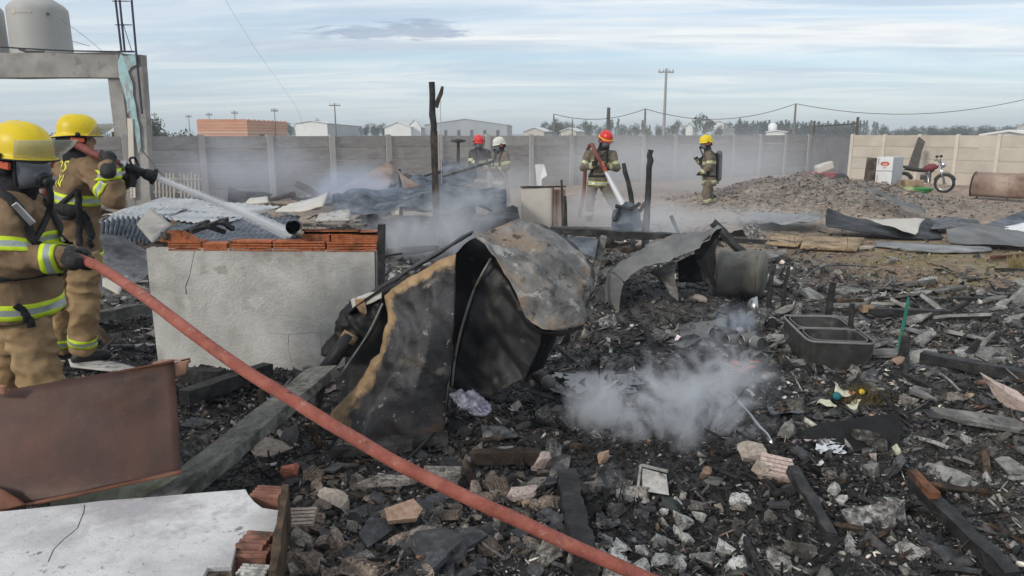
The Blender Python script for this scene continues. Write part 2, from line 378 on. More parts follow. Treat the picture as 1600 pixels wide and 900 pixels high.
# ================================================================ precast walls
def slab_mesh(w, h, t, mat, seed):
    """ribbed slab face like a precast plank: x along, z up, a few shallow courses"""
    mb = MB(); mb.box((0, 0, h / 2), (w, t, h - .012)); mb.box((0, -t / 2 - .004, h / 2), (w - .02, .012, h - .06))
    return mb.build('wall_slab', mat, None, bevel=0).data
def precast_wall(label, ptsX, h, n, slabm, postm, pw):
    t = Thing('boundary_wall', (ptsX[0].x, ptsX[0].y, 0), label, 'wall')
    cache = {}
    for i, p in enumerate(ptsX):
        q = ptsX[min(i + 1, len(ptsX) - 1)] if i < len(ptsX) - 1 else p + (p - ptsX[i - 1])
        d = (q - p); d.z = 0; ang = math.atan2(d.y, d.x); R = Matrix.Rotation(ang, 3, 'Z')
        mb = MB(); mb.box((p.x, p.y, h / 2 - .05), (pw, pw, h + .12), R); mb.box((p.x, p.y, h + .02), (pw * .8, pw * .8, .04), R)
        t.part('concrete_post', mb, postm)
        if i == len(ptsX) - 1: break
        L_ = round(d.length - pw, 3)
        for k in range(n):
            key = (L_,)
            if key not in cache:
                o0 = bpy.data.objects.get('_x'); me = slab_mesh(L_, h / n, .05, slabm, 0); cache[key] = me
                for ob in [ob for ob in COL.objects if ob.data == me]: bpy.data.objects.remove(ob)
            o = bpy.data.objects.new('wall_slab', cache[key]); COL.objects.link(o); o.parent = t.o
            c = (p + q) / 2; nrm = R @ Vector((0, 1, 0)); off = random.uniform(-.010, .010)
            o.location = Vector((c.x, c.y, 0)) + nrm * off - t.loc + Vector((0, 0, k * h / n)); o.rotation_euler = (random.uniform(-.006, .006), 0, ang)
    return t
gpts = []
for k in range(-4, 16):
    u = (-487 + 87.5 * k) / (1 + .0519 * k); p = W(800 + u, 212, 20 * (1 + .0519 * k)); gpts.append(Vector((p.x, p.y, 0)))
precast_wall('long grey precast slab wall running behind the smoke from the left to the metal gate', gpts, 1.79, 5, MT['precast'], MT['precastpost'], .17)
bpts = []
for k in range(0, 9):
    u = (533 + 27 * k) / (1 - .04 * k); p = W(800 + u, 212, 31 * (1 - .04 * k)); bpts.append(Vector((p.x, p.y, 0)))
precast_wall('beige precast slab wall in sunlight at the right behind the motorcycle', bpts, 1.80, 4, MT['beigeslab'], MT['beigepost'], .13)
def gate():
    MT['gate'] = nmat('grey gate sheet', [(.15, .15, .165), (.20, .20, .215)], 2, rough=.6, bump=.1)
    MT['poledark'] = nmat('weathered pole', [(.06, .055, .05), (.12, .105, .09)], 8, rough=.85)
    a = W(1269, 212, 35.9); b = W(1336, 212, 32.5); a.z = b.z = 0; d = b - a; up = Vector((0, 0, 1)); nrm = d.cross(up).normalized()
    t = Thing('metal_gate', (a.x, a.y, 0), 'dark grey sheet metal gate with poles between grey and beige walls', 'gate')
    for i in range(3):
        p, q = a.lerp(b, i / 3 + .01), a.lerp(b, (i + 1) / 3 - .01); mb = MB()
        mb.beam(p + up * .92, q + up * .92, .03, 1.7); mb.beam(p + up * 1.75, q + up * 1.75, .06, .05); mb.beam(p + up * .12, q + up * .12, .06, .05)
        t.part('gate_panel', mb, MT['gate'])
    for p, hh in ((a, 2.45), (b, 2.55)):
        mb = MB(); mb.tube([p - nrm * .06 - up * .2, p - nrm * .06 + up * hh], .06, 8); t.part('gate_pole', mb, MT['poledark'])
    mb = MB(); mb.tube([a - nrm * .06 + up * 2.2, b - nrm * .06 + up * 2.28], .03, 6); t.part('top_rail', mb, MT['poledark'])
gate()
# ================================================================ far buildings
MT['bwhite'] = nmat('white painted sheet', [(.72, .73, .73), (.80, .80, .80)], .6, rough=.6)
MT['bgrey'] = nmat('grey cladding and painted shed shade', [(.33, .35, .37), (.40, .42, .44)], .4, rough=.7, stretch=(1, 1, .2))
MT['bdark'] = nmat('dark opening', [(.05, .06, .07), (.09, .10, .11)], 1, rough=.6)
MT['bbrick'] = nmat('far brick wall', [(.50, .22, .12), (.60, .29, .17)], .8, rough=.9, stretch=(.6, .6, 5))
MT['mortarband'] = nmat('mortar band', [(.55, .42, .34), (.60, .48, .40)], 2, rough=.9)
MT['bcream'] = nmat('cream wall', [(.50, .47, .42), (.60, .57, .52)], .5, rough=.9)
MT['roof'] = nmat('pale roof sheet', [(.62, .64, .66), (.70, .72, .73)], .5, rough=.5, stretch=(4, .3, 1))
def brick_building():
    Y = 90; p0 = W(309, 209, Y); p1 = W(387, 209, Y); x0, x1 = p0.x, p1.x; h = 3.45; dep = 16
    t = Thing('brick_building', (x0, Y, 0), 'unfinished orange hollow brick building beyond the grey wall', 'building')
    mb = MB(); mb.box(((x0 + x1) / 2, Y + dep / 2, h / 2), (x1 - x0, dep, h)); t.part('wall', mb, MT['bbrick'])
    n = 9
    for k in range(n):
        z = .2 + k * (h - .2) / n; mb = MB(); mb.box(((x0 + x1) / 2, Y + dep / 2, z), (x1 - x0 + .06, dep + .06, .05 if k != 5 else .16)); t.part('mortar_course', mb, MT['mortarband'])
    mb = MB()
    for i in range(13): t.part('brick', MB().box((x0 + .3 + i * (x1 - x0 - .6) / 12, Y + .1, h + .05), (.30, .2, .12)), MT['bbrick'])
    for i in range(9): t.part('brick', MB().box((x1 - .1, Y + 1 + i * 1.8, h + .05), (.2, .6, .12)), MT['bbrick'])
    mb = MB(); mb.box((x1 + .03, Y + 5, 1.3), (.06, 1.6, 1.0)); t.part('window', mb, MT['bdark'])
brick_building()
def gable(name, label, px0, px1, pxs, Y, dep, hl, hr, ridge, mats, wins=0, cat='building'):
    """a shed: gable or lean front between px0 and px1, long side running back on the right"""
    a = W(px0, 209, Y); b = W(px1, 209, Y); s = W(pxs, 209, Y + dep); x0, x1, x2 = a.x, b.x, s.x
    t = Thing(name, (x0, Y, 0), label, cat)
    xm = (x0 + x1) / 2; mb = MB(); dx = (x2 - x1)
    f = [(x0, Y, -.1), (x1, Y, -.1), (x1, Y, hr), (xm, Y, ridge), (x0, Y, hl)]; g = [(x + dx, Y + dep, z) for x, y, z in f]
    mb.add(f + g, [(0, 1, 2, 3, 4), (9, 8, 7, 6, 5), (0, 5, 6, 1), (0, 4, 9, 5)], 0); t.part('wall', mb, mats[0])
    mb = MB(); e = .12
    mb.add([(x1 + .02, Y + .1, -.1), (x1 + .02 + dx, Y + dep, -.1), (x1 + .02 + dx, Y + dep, hr), (x1 + .02, Y + .1, hr), (x1 - .1, Y + .1, -.1), (x1 - .1 + dx, Y + dep, -.1), (x1 - .1 + dx, Y + dep, hr), (x1 - .1, Y + .1, hr)],
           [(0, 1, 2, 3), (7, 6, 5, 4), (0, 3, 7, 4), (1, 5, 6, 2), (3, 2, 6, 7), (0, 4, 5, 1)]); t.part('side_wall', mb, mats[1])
    for (xa, za, xb, zb) in ((x0 - .3, hl - .1, xm, ridge), (xm, ridge, x1 + .3, hr - .1)):
        mb = MB(); mb.add([(xa, Y - .3, za + .02), (xb, Y - .3, zb + .02), (xb + dx, Y + dep, zb + .02), (xa + dx, Y + dep, za + .02), (xa, Y - .3, za + .17), (xb, Y - .3, zb + .17), (xb + dx, Y + dep, zb + .17), (xa + dx, Y + dep, za + .17)],
                          [(0, 1, 2, 3), (7, 6, 5, 4), (0, 4, 5, 1), (1, 5, 6, 2), (2, 6, 7, 3), (3, 7, 4, 0)]); t.part('roof', mb, mats[2])
    for i in range(wins):
        q = (i + .7) / (wins + .4); mb = MB(); mb.box((x0 + (x1 - x0) * q, Y - .03, hl * .42), ((x1 - x0) / wins * .22, .08, hl * .5)); t.part('opening', mb, MT['bdark'])
    return t
gable('storage_shed', 'white metal shed with painted shade on its side right of the brick building', 462, 512, 566, 150, 60, 3.9, 3.9, 4.3, (MT['bwhite'], MT['bgrey'], MT['roof']))  # grey side wall: shade of the white shed put into its colour
gable('storage_shed', 'low white shed with shallow gable left of the charred post', 601, 642, 650, 170, 30, 3.2, 3.4, 4.4, (MT['bwhite'], MT['bwhite'], MT['bwhite']))
gable('storage_shed', 'small white shed with steep gable beside the charred post', 638, 658, 664, 175, 12, 3.3, 3.3, 5.1, (MT['bwhite'], MT['bgrey'], MT['bwhite']))
gable('warehouse', 'long grey warehouse with dark openings and pale roof behind the firefighters', 662, 792, 800, 200, 40, 4.2, 4.2, 5.7, (MT['bgrey'], MT['bgrey'], MT['roof']), wins=6)
gable('house', 'low cream house with pitched roof right of the warehouse', 818, 850, 862, 160, 10, 2.3, 2.3, 3.1, (MT['bcream'], MT['bcream'], MT['roof']), wins=2)
gable('house', 'cream house left of the red helmet over the wall', 876, 900, 912, 150, 10, 2.3, 2.3, 2.9, (MT['bcream'], MT['bcream'], MT['roof']), wins=2)
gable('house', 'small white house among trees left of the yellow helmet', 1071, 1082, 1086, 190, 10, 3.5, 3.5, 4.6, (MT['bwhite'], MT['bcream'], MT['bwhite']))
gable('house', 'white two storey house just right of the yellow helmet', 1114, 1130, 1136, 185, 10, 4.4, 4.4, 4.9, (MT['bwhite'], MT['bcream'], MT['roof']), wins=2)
gable('house', 'cream flat house far behind the grey wall', 1128, 1142, 1147, 190, 10, 3.0, 3.0, 3.1, (MT['bcream'], MT['bcream'], MT['roof']))
gable('house', 'white low house with rooftop tank near the wooden pole', 1197, 1226, 1230, 140, 8, 2.2, 2.2, 2.35, (MT['bwhite'], MT['bcream'], MT['bwhite']), wins=2)
gable('storage_shed', 'white low roof beyond the beige wall at the right edge', 1532, 1610, 1640, 60, 9, 1.75, 1.75, 2.0, (MT['bwhite'], MT['bcream'], MT['bwhite']))
gable('house', 'pale house among trees at the far right edge', 1588, 1606, 1612, 150, 8, 3.3, 3.3, 3.9, (MT['bcream'], MT['bcream'], MT['roof']))
def rooftop_tank():
    p = W(1215, 209, 141); t = Thing('rooftop_tank', (p.x, 144, 2.4), 'small white tank standing on the low white house', 'tank')
    mb = MB(); mb.lathe([(.8, 2.4), (.85, 3.4), (.5, 3.8), (.2, 3.9)], (p.x, 144, 0), 12); t.part('tank_shell', mb, MT['bwhite'], True)
rooftop_tank()
# ================================================================ trees
MT['bark'] = nmat('tree bark', [(.06, .05, .04), (.11, .09, .07)], 6, rough=.9)
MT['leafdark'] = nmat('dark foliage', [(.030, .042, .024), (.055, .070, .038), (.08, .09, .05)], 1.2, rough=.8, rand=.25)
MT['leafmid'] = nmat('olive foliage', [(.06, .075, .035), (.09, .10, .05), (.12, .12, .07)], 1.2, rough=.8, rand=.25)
def crown_mesh(kind, seed, n):
    r = np.random.default_rng(seed); V = []; F = []
    cl = []
    if kind == 'bushy':
        for _ in range(11): a = r.uniform(0, 6.28); q = r.uniform(0, .33) ; cl.append((math.cos(a) * q, math.sin(a) * q, r.uniform(.38, .82), r.uniform(.12, .23)))
    elif kind == 'conifer':
        for i in range(14): z = .12 + .84 * i / 13; a = r.uniform(0, 6.28); q = (1 - z) * .14; cl.append((math.cos(a) * q, math.sin(a) * q, z, (1 - z) * .17 + .03))
    else:
        for _ in range(12): a = r.uniform(0, 6.28); q = r.uniform(0, .5); cl.append((math.cos(a) * q, math.sin(a) * q, r.uniform(.15, .75) * (1 - q * .6), r.uniform(.12, .25)))
    for i in range(n):
        c = cl[r.integers(len(cl))]; d = r.normal(size=3); d /= np.linalg.norm(d); p = np.array(c[:3]) + d * c[3] * r.uniform(.45, 1.08)
        s = r.uniform(.018, .042) * (1 if kind != 'conifer' else .8); a = r.normal(size=3); a /= np.linalg.norm(a); b = np.cross(a, r.normal(size=3)); b /= np.linalg.norm(b); o = len(V)
        V += [tuple(p - a * s), tuple(p + b * s * .7), tuple(p + a * s), tuple(p - b * s * .7)]; F.append((o, o + 1, o + 2, o + 3))
    me = bpy.data.meshes.new('crown'); me.from_pydata(V, [], F); return me
def trunk_mesh(kind):
    mb = MB(); mb.tube([(0, 0, -.02), (.01, 0, .3), (0, .01, .6)], [.035, .025, .012], 7)
    if kind == 'bushy':
        for k in range(5):
            a = k * 1.3; mb.tube([(0, 0, .25 + .05 * k), (math.cos(a) * .12, math.sin(a) * .12, .5 + .03 * k), (math.cos(a) * .22, math.sin(a) * .22, .68)], [.018, .012, .005], 5)
    o = mb.build('trunk', MT['bark']); me = o.data; bpy.data.objects.remove(o); return me
TREEK = {}
for kk, nn in (('bushy', 900), ('conifer', 600), ('shrub', 700)):
    for s_ in range(3): TREEK[(kk, s_)] = (crown_mesh(kk, 50 + s_ + len(kk), nn), trunk_mesh(kk))
TCOUNT = {}
def ordinal(n): return {1: 'first', 2: 'second', 3: 'third', 4: 'fourth', 5: 'fifth', 6: 'sixth', 7: 'seventh', 8: 'eighth', 9: 'ninth', 10: 'tenth'}.get(n, str(n) + ('th' if 10 < n % 100 < 14 or n % 10 not in (1, 2, 3) else {1: 'st', 2: 'nd', 3: 'rd'}[n % 10]))
def tree(px, Y, h, kind, wide, label, group, leaf='leafdark'):
    if group: TCOUNT[group] = TCOUNT.get(group, 0) + 1; label = ordinal(TCOUNT[group]) + ' from the left, ' + label
    p = W(px, 209, Y); cm, tm = TREEK[(kind, random.randrange(3))]
    key = (cm.name, leaf)
    if key not in TREEK:
        c2 = cm.copy(); c2.materials.append(MT[leaf]); TREEK[key] = c2
    r = bpy.data.objects.new({'bushy': 'broadleaf_tree', 'conifer': 'conifer_tree', 'shrub': 'bush'}[kind], None); COL.objects.link(r); r.location = (p.x, Y, 0)
    tag(r, label, 'bush' if kind == 'shrub' else 'tree', group); r.rotation_euler.z = random.uniform(0, 6.28); r.scale = (h * wide, h * wide, h)
    for nm, me in (('crown', TREEK[key]), ('trunk', tm)):
        o = bpy.data.objects.new(nm, me); COL.objects.link(o); o.parent = r
g1 = 'dark bushes beyond the left end of the grey wall'
for px, Y, h, w in ((10, 75, 2.8, 1.3), (60, 72, 2.8, 1.4), (100, 70, 2.7, 1.4), (150, 70, 2.9, 1.2), (205, 62, 3.0, 1.3), (228, 60, 3.2, 1.1), (240, 63, 3.3, .9), (258, 60, 2.8, 1.2), (278, 62, 2.7, 1.3), (292, 64, 2.5, 1.1)):
    tree(px, Y, h, 'bushy' if h > 2.9 else 'shrub', w, 'dark bushy tree beyond the grey wall at left', g1)
g2 = 'trees behind the sheds'
for px, Y, h, w in ((440, 170, 4.2, .9), (453, 175, 4.6, .9), (492, 240, 6.8, .8), (498, 240, 6.2, .9), (572, 190, 4.4, .9), (584, 195, 4.7, .7), (590, 195, 4.3, .9), (599, 190, 4.6, .9)):
    tree(px, Y, h, 'bushy', w, 'small dark tree standing among the far white sheds', g2)
g3 = 'trees on the horizon behind the firefighters'
for i in range(34):
    px = 858 + i * 8.4 + random.uniform(-3, 3)
    if abs(px - 1105) < 16: continue
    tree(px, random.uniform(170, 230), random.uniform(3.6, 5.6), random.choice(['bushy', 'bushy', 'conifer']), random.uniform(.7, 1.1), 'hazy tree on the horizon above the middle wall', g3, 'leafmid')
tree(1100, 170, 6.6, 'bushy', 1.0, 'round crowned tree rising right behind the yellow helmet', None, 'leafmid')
tree(870, 160, 5.2, 'bushy', .8, 'rounded tree beside the thin pole left of the red helmet', None, 'leafdark')
g4 = 'dark windbreak of conifers on the right horizon'
for i in range(44):
    px = 1146 + i * 4.3 + random.uniform(-1.5, 1.5)
    tree(px, random.uniform(200, 225), random.uniform(4.6, 5.7) + (0.7 if 1150 < px < 1162 else 0), 'conifer' if i % 3 else 'bushy', random.uniform(1.0, 1.4), 'dark tree in the windbreak row right of the far firefighter', g4)
g5 = 'trees along the horizon beyond the beige wall'
for i in range(40):
    px = 1340 + i * 7.4 + random.uniform(-3, 3)
    tree(px, random.uniform(190, 240), random.uniform(3.6, 4.6) + (1.7 if px < 1378 else 0), 'conifer' if px < 1378 else random.choice(['bushy', 'shrub']), random.uniform(.9, 1.5), 'dark tree on the horizon above the beige wall', g5)
# ================================================================ poles and wires
MT['polewood'] = nmat('grey wooden pole', [(.15, .14, .13), (.22, .20, .19)], 5, rough=.9)
MT['wire'] = nmat('dark wire', [(.05, .05, .055)], 5)
MT['polepale'] = nmat('pole with painted haze', [(.26, .26, .26), (.33, .33, .33)], 5, rough=.9)  # lighter grey paints distance haze into the pole colour
def pole(px, ytop, Y, r, label, arm=0, mat='polewood', group=None, armdy=0):
    p = W(px, 209, Y); z = W(px, ytop, Y).z; t = Thing('utility_pole', (p.x, Y, 0), label, 'pole', group)
    mb = MB(); mb.tube([(p.x, Y, -.2), (p.x, Y, z * .5), (p.x, Y, z)], [r * 1.25, r * 1.1, r * .8], 8); t.part('pole_shaft', mb, MT[mat])
    if arm:
        mb = MB(); mb.beam((p.x - arm, Y, z - .35), (p.x + arm, Y, z - .35 - armdy), .12, .14); t.part('crossarm', mb, MT[mat])
        for q in (-.9, -.35, .35, .9):
            mb = MB(); mb.lathe([(.05, 0), (.07, .12), (.03, .25)], (p.x + arm * q, Y, z - .29), 6); t.part('insulator', mb, MT['bgrey'])
    return Vector((p.x, Y, z))
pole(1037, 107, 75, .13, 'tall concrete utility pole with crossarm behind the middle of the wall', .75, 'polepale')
pole(525, 161, 110, .10, 'street pole with short arm above the white shed', .8)
for px, yt, Y, wh in ((431, 169, 100, 'right of'), (369, 173, 110, 'above the right half of'), (329, 176, 115, 'above the left half of'), (297, 179, 120, 'just left of'), (244, 176, 120, 'far left of')):
    pole(px, yt, Y, .06, 'thin faint pole standing ' + wh + ' the brick building', .45, 'polewood', 'thin poles behind the brick building')
w0 = pole(865, 178, 45, .05, 'thin wire pole left of the red helmet'); w1 = pole(1007, 170, 45, .07, 'thin wire pole right of the red helmet')
w2 = pole(1240, 162, 45, .07, 'thin wire pole above the grey wall near the gate'); pole(894, 186, 46, .04, 'short thin pole just left of the red helmet')
pole(950, 168, 60, .16, 'short thick dark pole rising behind the red helmet', 0, 'poledark')
w3 = W(1620, 151, 45)
def wire(a, b, sag, label):
    pts = [a.lerp(b, i / 12) - Vector((0, 0, sag * 4 * (i / 12) * (1 - i / 12))) for i in range(13)]
    mb = MB(); mb.tube(pts, .017, 4); o = mb.build('overhead_wire', MT['wire']); rebase(o); tag(o, label, 'wire')
wire(w0, w1, .45, 'overhead wire sagging above the red helmet'); wire(w1, w2, .75, 'overhead wire sagging between the two middle poles'); wire(w2, w3, .8, 'overhead wire running off to the right edge')
def near_wire(pts, label, r=.006):
    P = []
    for i in range(len(pts) - 1):
        for k in range(6): P.append(pts[i].lerp(pts[i + 1], k / 6))
    P.append(pts[-1]); mb = MB(); mb.tube(P, r, 4); o = mb.build('guy_wire', MT['wire']); rebase(o); tag(o, label, 'wire')
near_wire([W(340, -20, 19.5), W(395, 70, 21), W(462, 165, 26), W(478, 205, 30)], 'thin slack wire crossing the sky left of centre', .003)
# ================================================================ left structure: ring beam, column, painted pillar, tanks
YB = 19.0
MT['tankgrey'] = nmat('grey plastic tank', [(.34, .335, .32), (.40, .395, .38)], 1.0, rough=.55)
MT['lightblue'] = nmat('peeling light blue paint', [(.25, .25, .24), (.34, .52, .55), (.40, .60, .64)], 3.2, rough=.8, bump=.3, spots=[(5, .55, .62, (.30, .29, .27), .8)], stretch=(1, 1, .5))
MT['rebar'] = nmat('blue black rebar', [(.015, .02, .045), (.03, .04, .08)], 6, rough=.6)
def left_structure():
    t = Thing('concrete_frame', (W(178, 209, YB).x, YB, 0), 'unfinished grey concrete frame with heavy top beam carrying the water tanks', 'building')
    up = Vector((0, 0, 1))
    zt = W(100, 82, YB).z; zb = W(100, 121, YB).z; xr = W(186, 100, YB).x; mb = MB()
    mb.beam((-22, YB + .25, (zt + zb) / 2), (xr, YB + .25, (zt + zb) / 2), .5, zt - zb, seg=14, jit=.012); t.part('ring_beam', mb, MT['concrete'])
    mb = MB(); mb.beam((-22, YB + 1.6, zt - .08), (xr - .75, YB + 1.6, zt - .08), 2.3, .14); t.part('roof_slab', mb, MT['concrete'])
    x = W(177, 125, YB).x; mb = MB(); mb.beam((x, YB + .25, -.2), (x, YB + .25, zb - .004), .34, .34, up=(0, 1, 0), seg=8, jit=.008); t.part('column', mb, MT['concrete'])
    mb = MB(); mb.beam((x - .22, YB + .1, -.1), (x - .2, YB + .1, 1.9), .05, .06, up=(0, 1, 0)); t.part('formwork_strip', mb, MT['charbrown'])
    x2a = W(214, 300, YB - .2).x; x2b = W(201, 84, YB - .2).x
    mb = MB(); mb.beam((x2a + .02, YB + .1, -.2), (x2b + .03, YB + .1, zt - .05), .42, .28, up=(0, 1, 0), seg=14, jit=.02); t.part('outer_pillar', mb, MT['concrete'])
    P = [(188, 84), (193, 88), (214, 84), (215, 100), (205, 105), (200, 112), (207, 130), (208, 150), (212, 165), (214, 185), (218, 200), (220, 230), (216, 240), (212, 215), (206, 190), (203, 172), (199, 178), (198, 160), (192, 140), (186, 120), (184, 98)]
    mb = MB(); mb.poly([W(a, b, YB - .10) for a, b in P], (0, -1, 0), .018); t.part('peeling_paint_layer', mb, MT['lightblue'])
    mb = MB(); mb.beam(W(203, 185, YB - .13) , W(208, 309, YB - .13), .13, .03, up=(0, 1, 0), seg=6, jit=.006); t.part('pale_plank', mb, MT['beigepost'])
    bars = [((190, 82), (177, -30)), ((195, 82), (184, -30)), ((213, 84), (203, -30)), ((222, 178), (213, 84))]
    for a, b in bars:
        mb = MB(); mb.tube([W(*a, YB - .15), W(*b, YB - .15)], .028, 6); t.part('rebar', mb, MT['rebar'])
    for y in (39, 80, 81.5, 2):
        mb = MB(); x0, x1 = 183 + (y - 39) * .13, 206 + (y - 39) * .1; mb.tube([W(x0, y, YB - .17), W(x1, y, YB - .17), W(x1 - 6, y - .3, YB + .3), W(x0 - 3, y - .3, YB + .3), W(x0, y, YB - .17)], .011, 5); t.part('stirrup', mb, MT['rebar'])
    mb = MB(); mb.tube([W(190, 30, YB - .1), W(206, 80, YB - .1)], .009, 4); t.part('tie_wire', mb, MT['rebar'])
    return zt
zt = left_structure()
def water_tank(pxc, w, ytop, label, logo):
    Y = YB + 1.25; c = W(pxc, 76, Y); r = w / 2 / FPX * (Y * .99); z1 = W(pxc, ytop, Y).z; z0 = zt + .004
    t = Thing('water_tank', (c.x, Y, z0), label, 'tank', None); H = z1 - z0
    mb = MB(); mb.lathe([(r, z0), (r * 1.0, z0 + .05), (r * .985, z0 + .1), (r * .97, z0 + H * .45), (r * .965, z0 + H * .86), (r * .95, z0 + H * .93), (r * .84, z0 + H), (r * .5, z0 + H + .16), (r * .34, z0 + H + .20)], (c.x, Y, 0), 40); t.part('tank_shell', mb, MT['tankgrey'], True)
    mb = MB(); mb.lathe([(r * .36, z0 + H + .20), (r * .36, z0 + H + .30), (r * .28, z0 + H + .34), (0, z0 + H + .35)], (c.x, Y, 0), 24); t.part('lid', mb, MT['tankgrey'], True)
    mb = MB(); mb.tube([(c.x - .05, Y - r * .98, z0 + .12), (c.x - .05, Y - r - .12, z0 + .12), (c.x + .15, Y - r - .14, z0 + .05), (c.x + .55, Y - r - .1, z0 + .05)], .035, 7); t.part('outlet_pipe', mb, MT['black'])
    mb = MB(); mb.box((c.x + r * .75, Y - r * .66, z0 + H * .78), (.05, .05, .05)); t.part('fitting', mb, MT['black'])
    if logo:
        mb = MB()      # blurred raised print: a round emblem and a short word
        a0 = -math.pi / 2
        def on(da, z): return Vector((c.x + math.cos(a0 + da) * r * .972, Y + math.sin(a0 + da) * r * .972, z0 + H * z))
        for k in range(8):
            d = -.30 + k * .085; 
            if k == 0:
                for q in range(8):
                    a = q * math.pi / 4; mb.box(on(d + math.cos(a) * .045, .80 + math.sin(a) * .035), (.05, .012, .03))
            else: mb.box(on(d, .80), (.045, .012, .05 + .02 * (k % 2)), Matrix.Rotation(d, 3, 'Z'))
        t.part('raised_emblem', mb, MT['beigepost'])
water_tank(66, 84, 8, 'large grey plastic water tank standing whole on the concrete beam', True)
water_tank(-36, 84, 8, 'second grey water tank cut off by the left edge of the photo', False)
def frame_things():
    t = Thing('steel_cable', (W(0, 74, YB - .05).x, YB - .05, zt), 'dark cable lying along the concrete beam in front of the tanks', 'cable')
    mb = MB(); mb.tube([W(-20, 72, YB - .06), W(40, 76, YB - .06), W(110, 79.5, YB - .06), W(200, 81, YB - .06)], .02, 6); t.part('cable', mb, MT['black'])
frame_things()
near_wire([W(95, 30, YB + 1), W(130, 55, YB + .5), W(160, 80, YB)], 'thin wire from the whole water tank down to the beam', .006)
near_wire([W(112, 64, YB + 1), W(140, 72, YB)], 'short thin wire near the foot of the water tank', .006)
near_wire([W(222, 235, 18.5), W(255, 275, 18.2)], 'black cable hanging from the painted pillar', .02)
# white pallet of pickets leaning at the wall, wire chair
MT['palewood'] = nmat('pale weathered wood', [(.26, .235, .21), (.38, .35, .31)], 6, rough=.85, stretch=(1, 1, .3))
def pickets():
    Y = 18.6; t = Thing('picket_panel', (W(278, 310, Y).x, Y, 0), 'whitish picket panel standing against the grey wall behind the water jet', 'fence')
    for i in range(13):
        px = 243 + i * 5.6
        if 276 < px < 282: continue
        mb = MB(); mb.beam(W(px + 1, 309, Y), W(px, 270 + random.uniform(-1, 3), Y + .15), .04, .02, up=(0, 1, 0)); t.part('picket', mb, MT['palewood'])
    for yy in (280, 300):
        mb = MB(); mb.beam(W(240, yy, Y + .1), W(315, yy, Y + .1), .02, .05); t.part('rail', mb, MT['palewood'])
    t = Thing('wire_rack', (W(202, 312, 17.5).x, 17.5, 0), 'small white wire rack beside the pillar behind the nozzle firefighter', 'rack')
    for k in range(6):
        mb = MB(); mb.tube([W(193, 284 + k * 5.5, 17.5), W(207, 283 + k * 5.5, 17.5)], .012, 5); t.part('wire_rung', mb, MT['palewood'])
    mb = MB(); mb.tube([W(193, 314, 17.5), W(193, 284, 17.5), W(200, 276, 17.5), W(207, 284, 17.5), W(207, 314, 17.5)], .016, 6); t.part('wire_frame', mb, MT['palewood'])
pickets()
# ================================================================ firefighters
from mathutils import noise as mnoise
MT['turnout'] = nmat('tan turnout cloth', [(.17, .108, .060), (.235, .155, .088), (.29, .20, .12)], 5, rough=.9, bump=.5, bscale=160, spots=[(3.2, .55, .72, (.11, .08, .055), .7), (9, .60, .70, (.30, .22, .14), .35)])
MT['turnoutlight'] = nmat('ochre turnout trousers', [(.24, .155, .078), (.33, .22, .115), (.40, .28, .155)], 5, rough=.9, bump=.5, bscale=160, spots=[(3.2, .55, .72, (.17, .12, .07), .6)])
MT['turnoutold'] = nmat('faded sooty turnout cloth', [(.10, .085, .065), (.16, .135, .10), (.22, .185, .135)], 6, rough=.9, bump=.4, bscale=60, spots=[(6, .52, .66, (.05, .045, .045), .7)])
MT['turnoutdark'] = nmat('dark turnout cloth', [(.025, .024, .028), (.05, .048, .05), (.09, .08, .075)], 6, rough=.9, bump=.4, bscale=60)
MT['lime'] = nmat('lime reflective tape', [(.50, .66, .02), (.62, .78, .04)], 12, rough=.6, spots=[(7, .62, .72, (.34, .42, .06), .5)])
MT['silver'] = nmat('silver reflective tape', [(.30, .34, .32), (.42, .46, .44)], 14, rough=.4, metal=.2)
MT['limefaded'] = nmat('faded yellow tape', [(.42, .42, .16), (.55, .54, .22)], 12, rough=.7)
MT['skin'] = nmat('skin', [(.30, .17, .11), (.40, .24, .17)], 10, rough=.55)
MT['hood'] = nmat('black flame hood', [(.012, .012, .015), (.028, .027, .032)], 9, rough=.9, bump=.4, bscale=60)
MT['helmetyellow'] = nmat('yellow helmet shell', [(.66, .48, .004), (.76, .57, .008)], 2.5, rough=.42, spec=.4, bump=.06, spots=[(9, .60, .72, (.42, .33, .03), .5), (24, .66, .7, (.2, .16, .05), .5)])
MT['helmetred'] = nmat('red helmet shell', [(.55, .02, .015), (.65, .03, .02)], 3, rough=.35, spec=.5); MT['helmetwhite'] = nmat('white helmet shell', [(.55, .56, .50), (.66, .67, .60)], 3, rough=.4)
MT['glove'] = nmat('black glove leather', [(.012, .012, .013), (.035, .034, .036)], 14, rough=.6, bump=.4, bscale=70)
MT['boot'] = nmat('black rubber boot', [(.010, .010, .011), (.025, .025, .026)], 9, rough=.45, bump=.2)
MT['redtag'] = nmat('orange red flap', [(.42, .07, .03), (.55, .12, .06)], 9, rough=.6)
def glass(name, col, alpha, rough=.1):
    m = bpy.data.materials.new(name); m.use_nodes = True; b = m.node_tree.nodes['Principled BSDF']; b.inputs['Base Color'].default_value = (*col, 1); b.inputs['Alpha'].default_value = alpha; b.inputs['Roughness'].default_value = rough; b.inputs['Specular IOR Level'].default_value = .6; return m
MT['visor'] = glass('clear face shield', (.55, .56, .46), .42, .12); MT['lens'] = glass('mask lens', (.20, .22, .26), .72, .05)
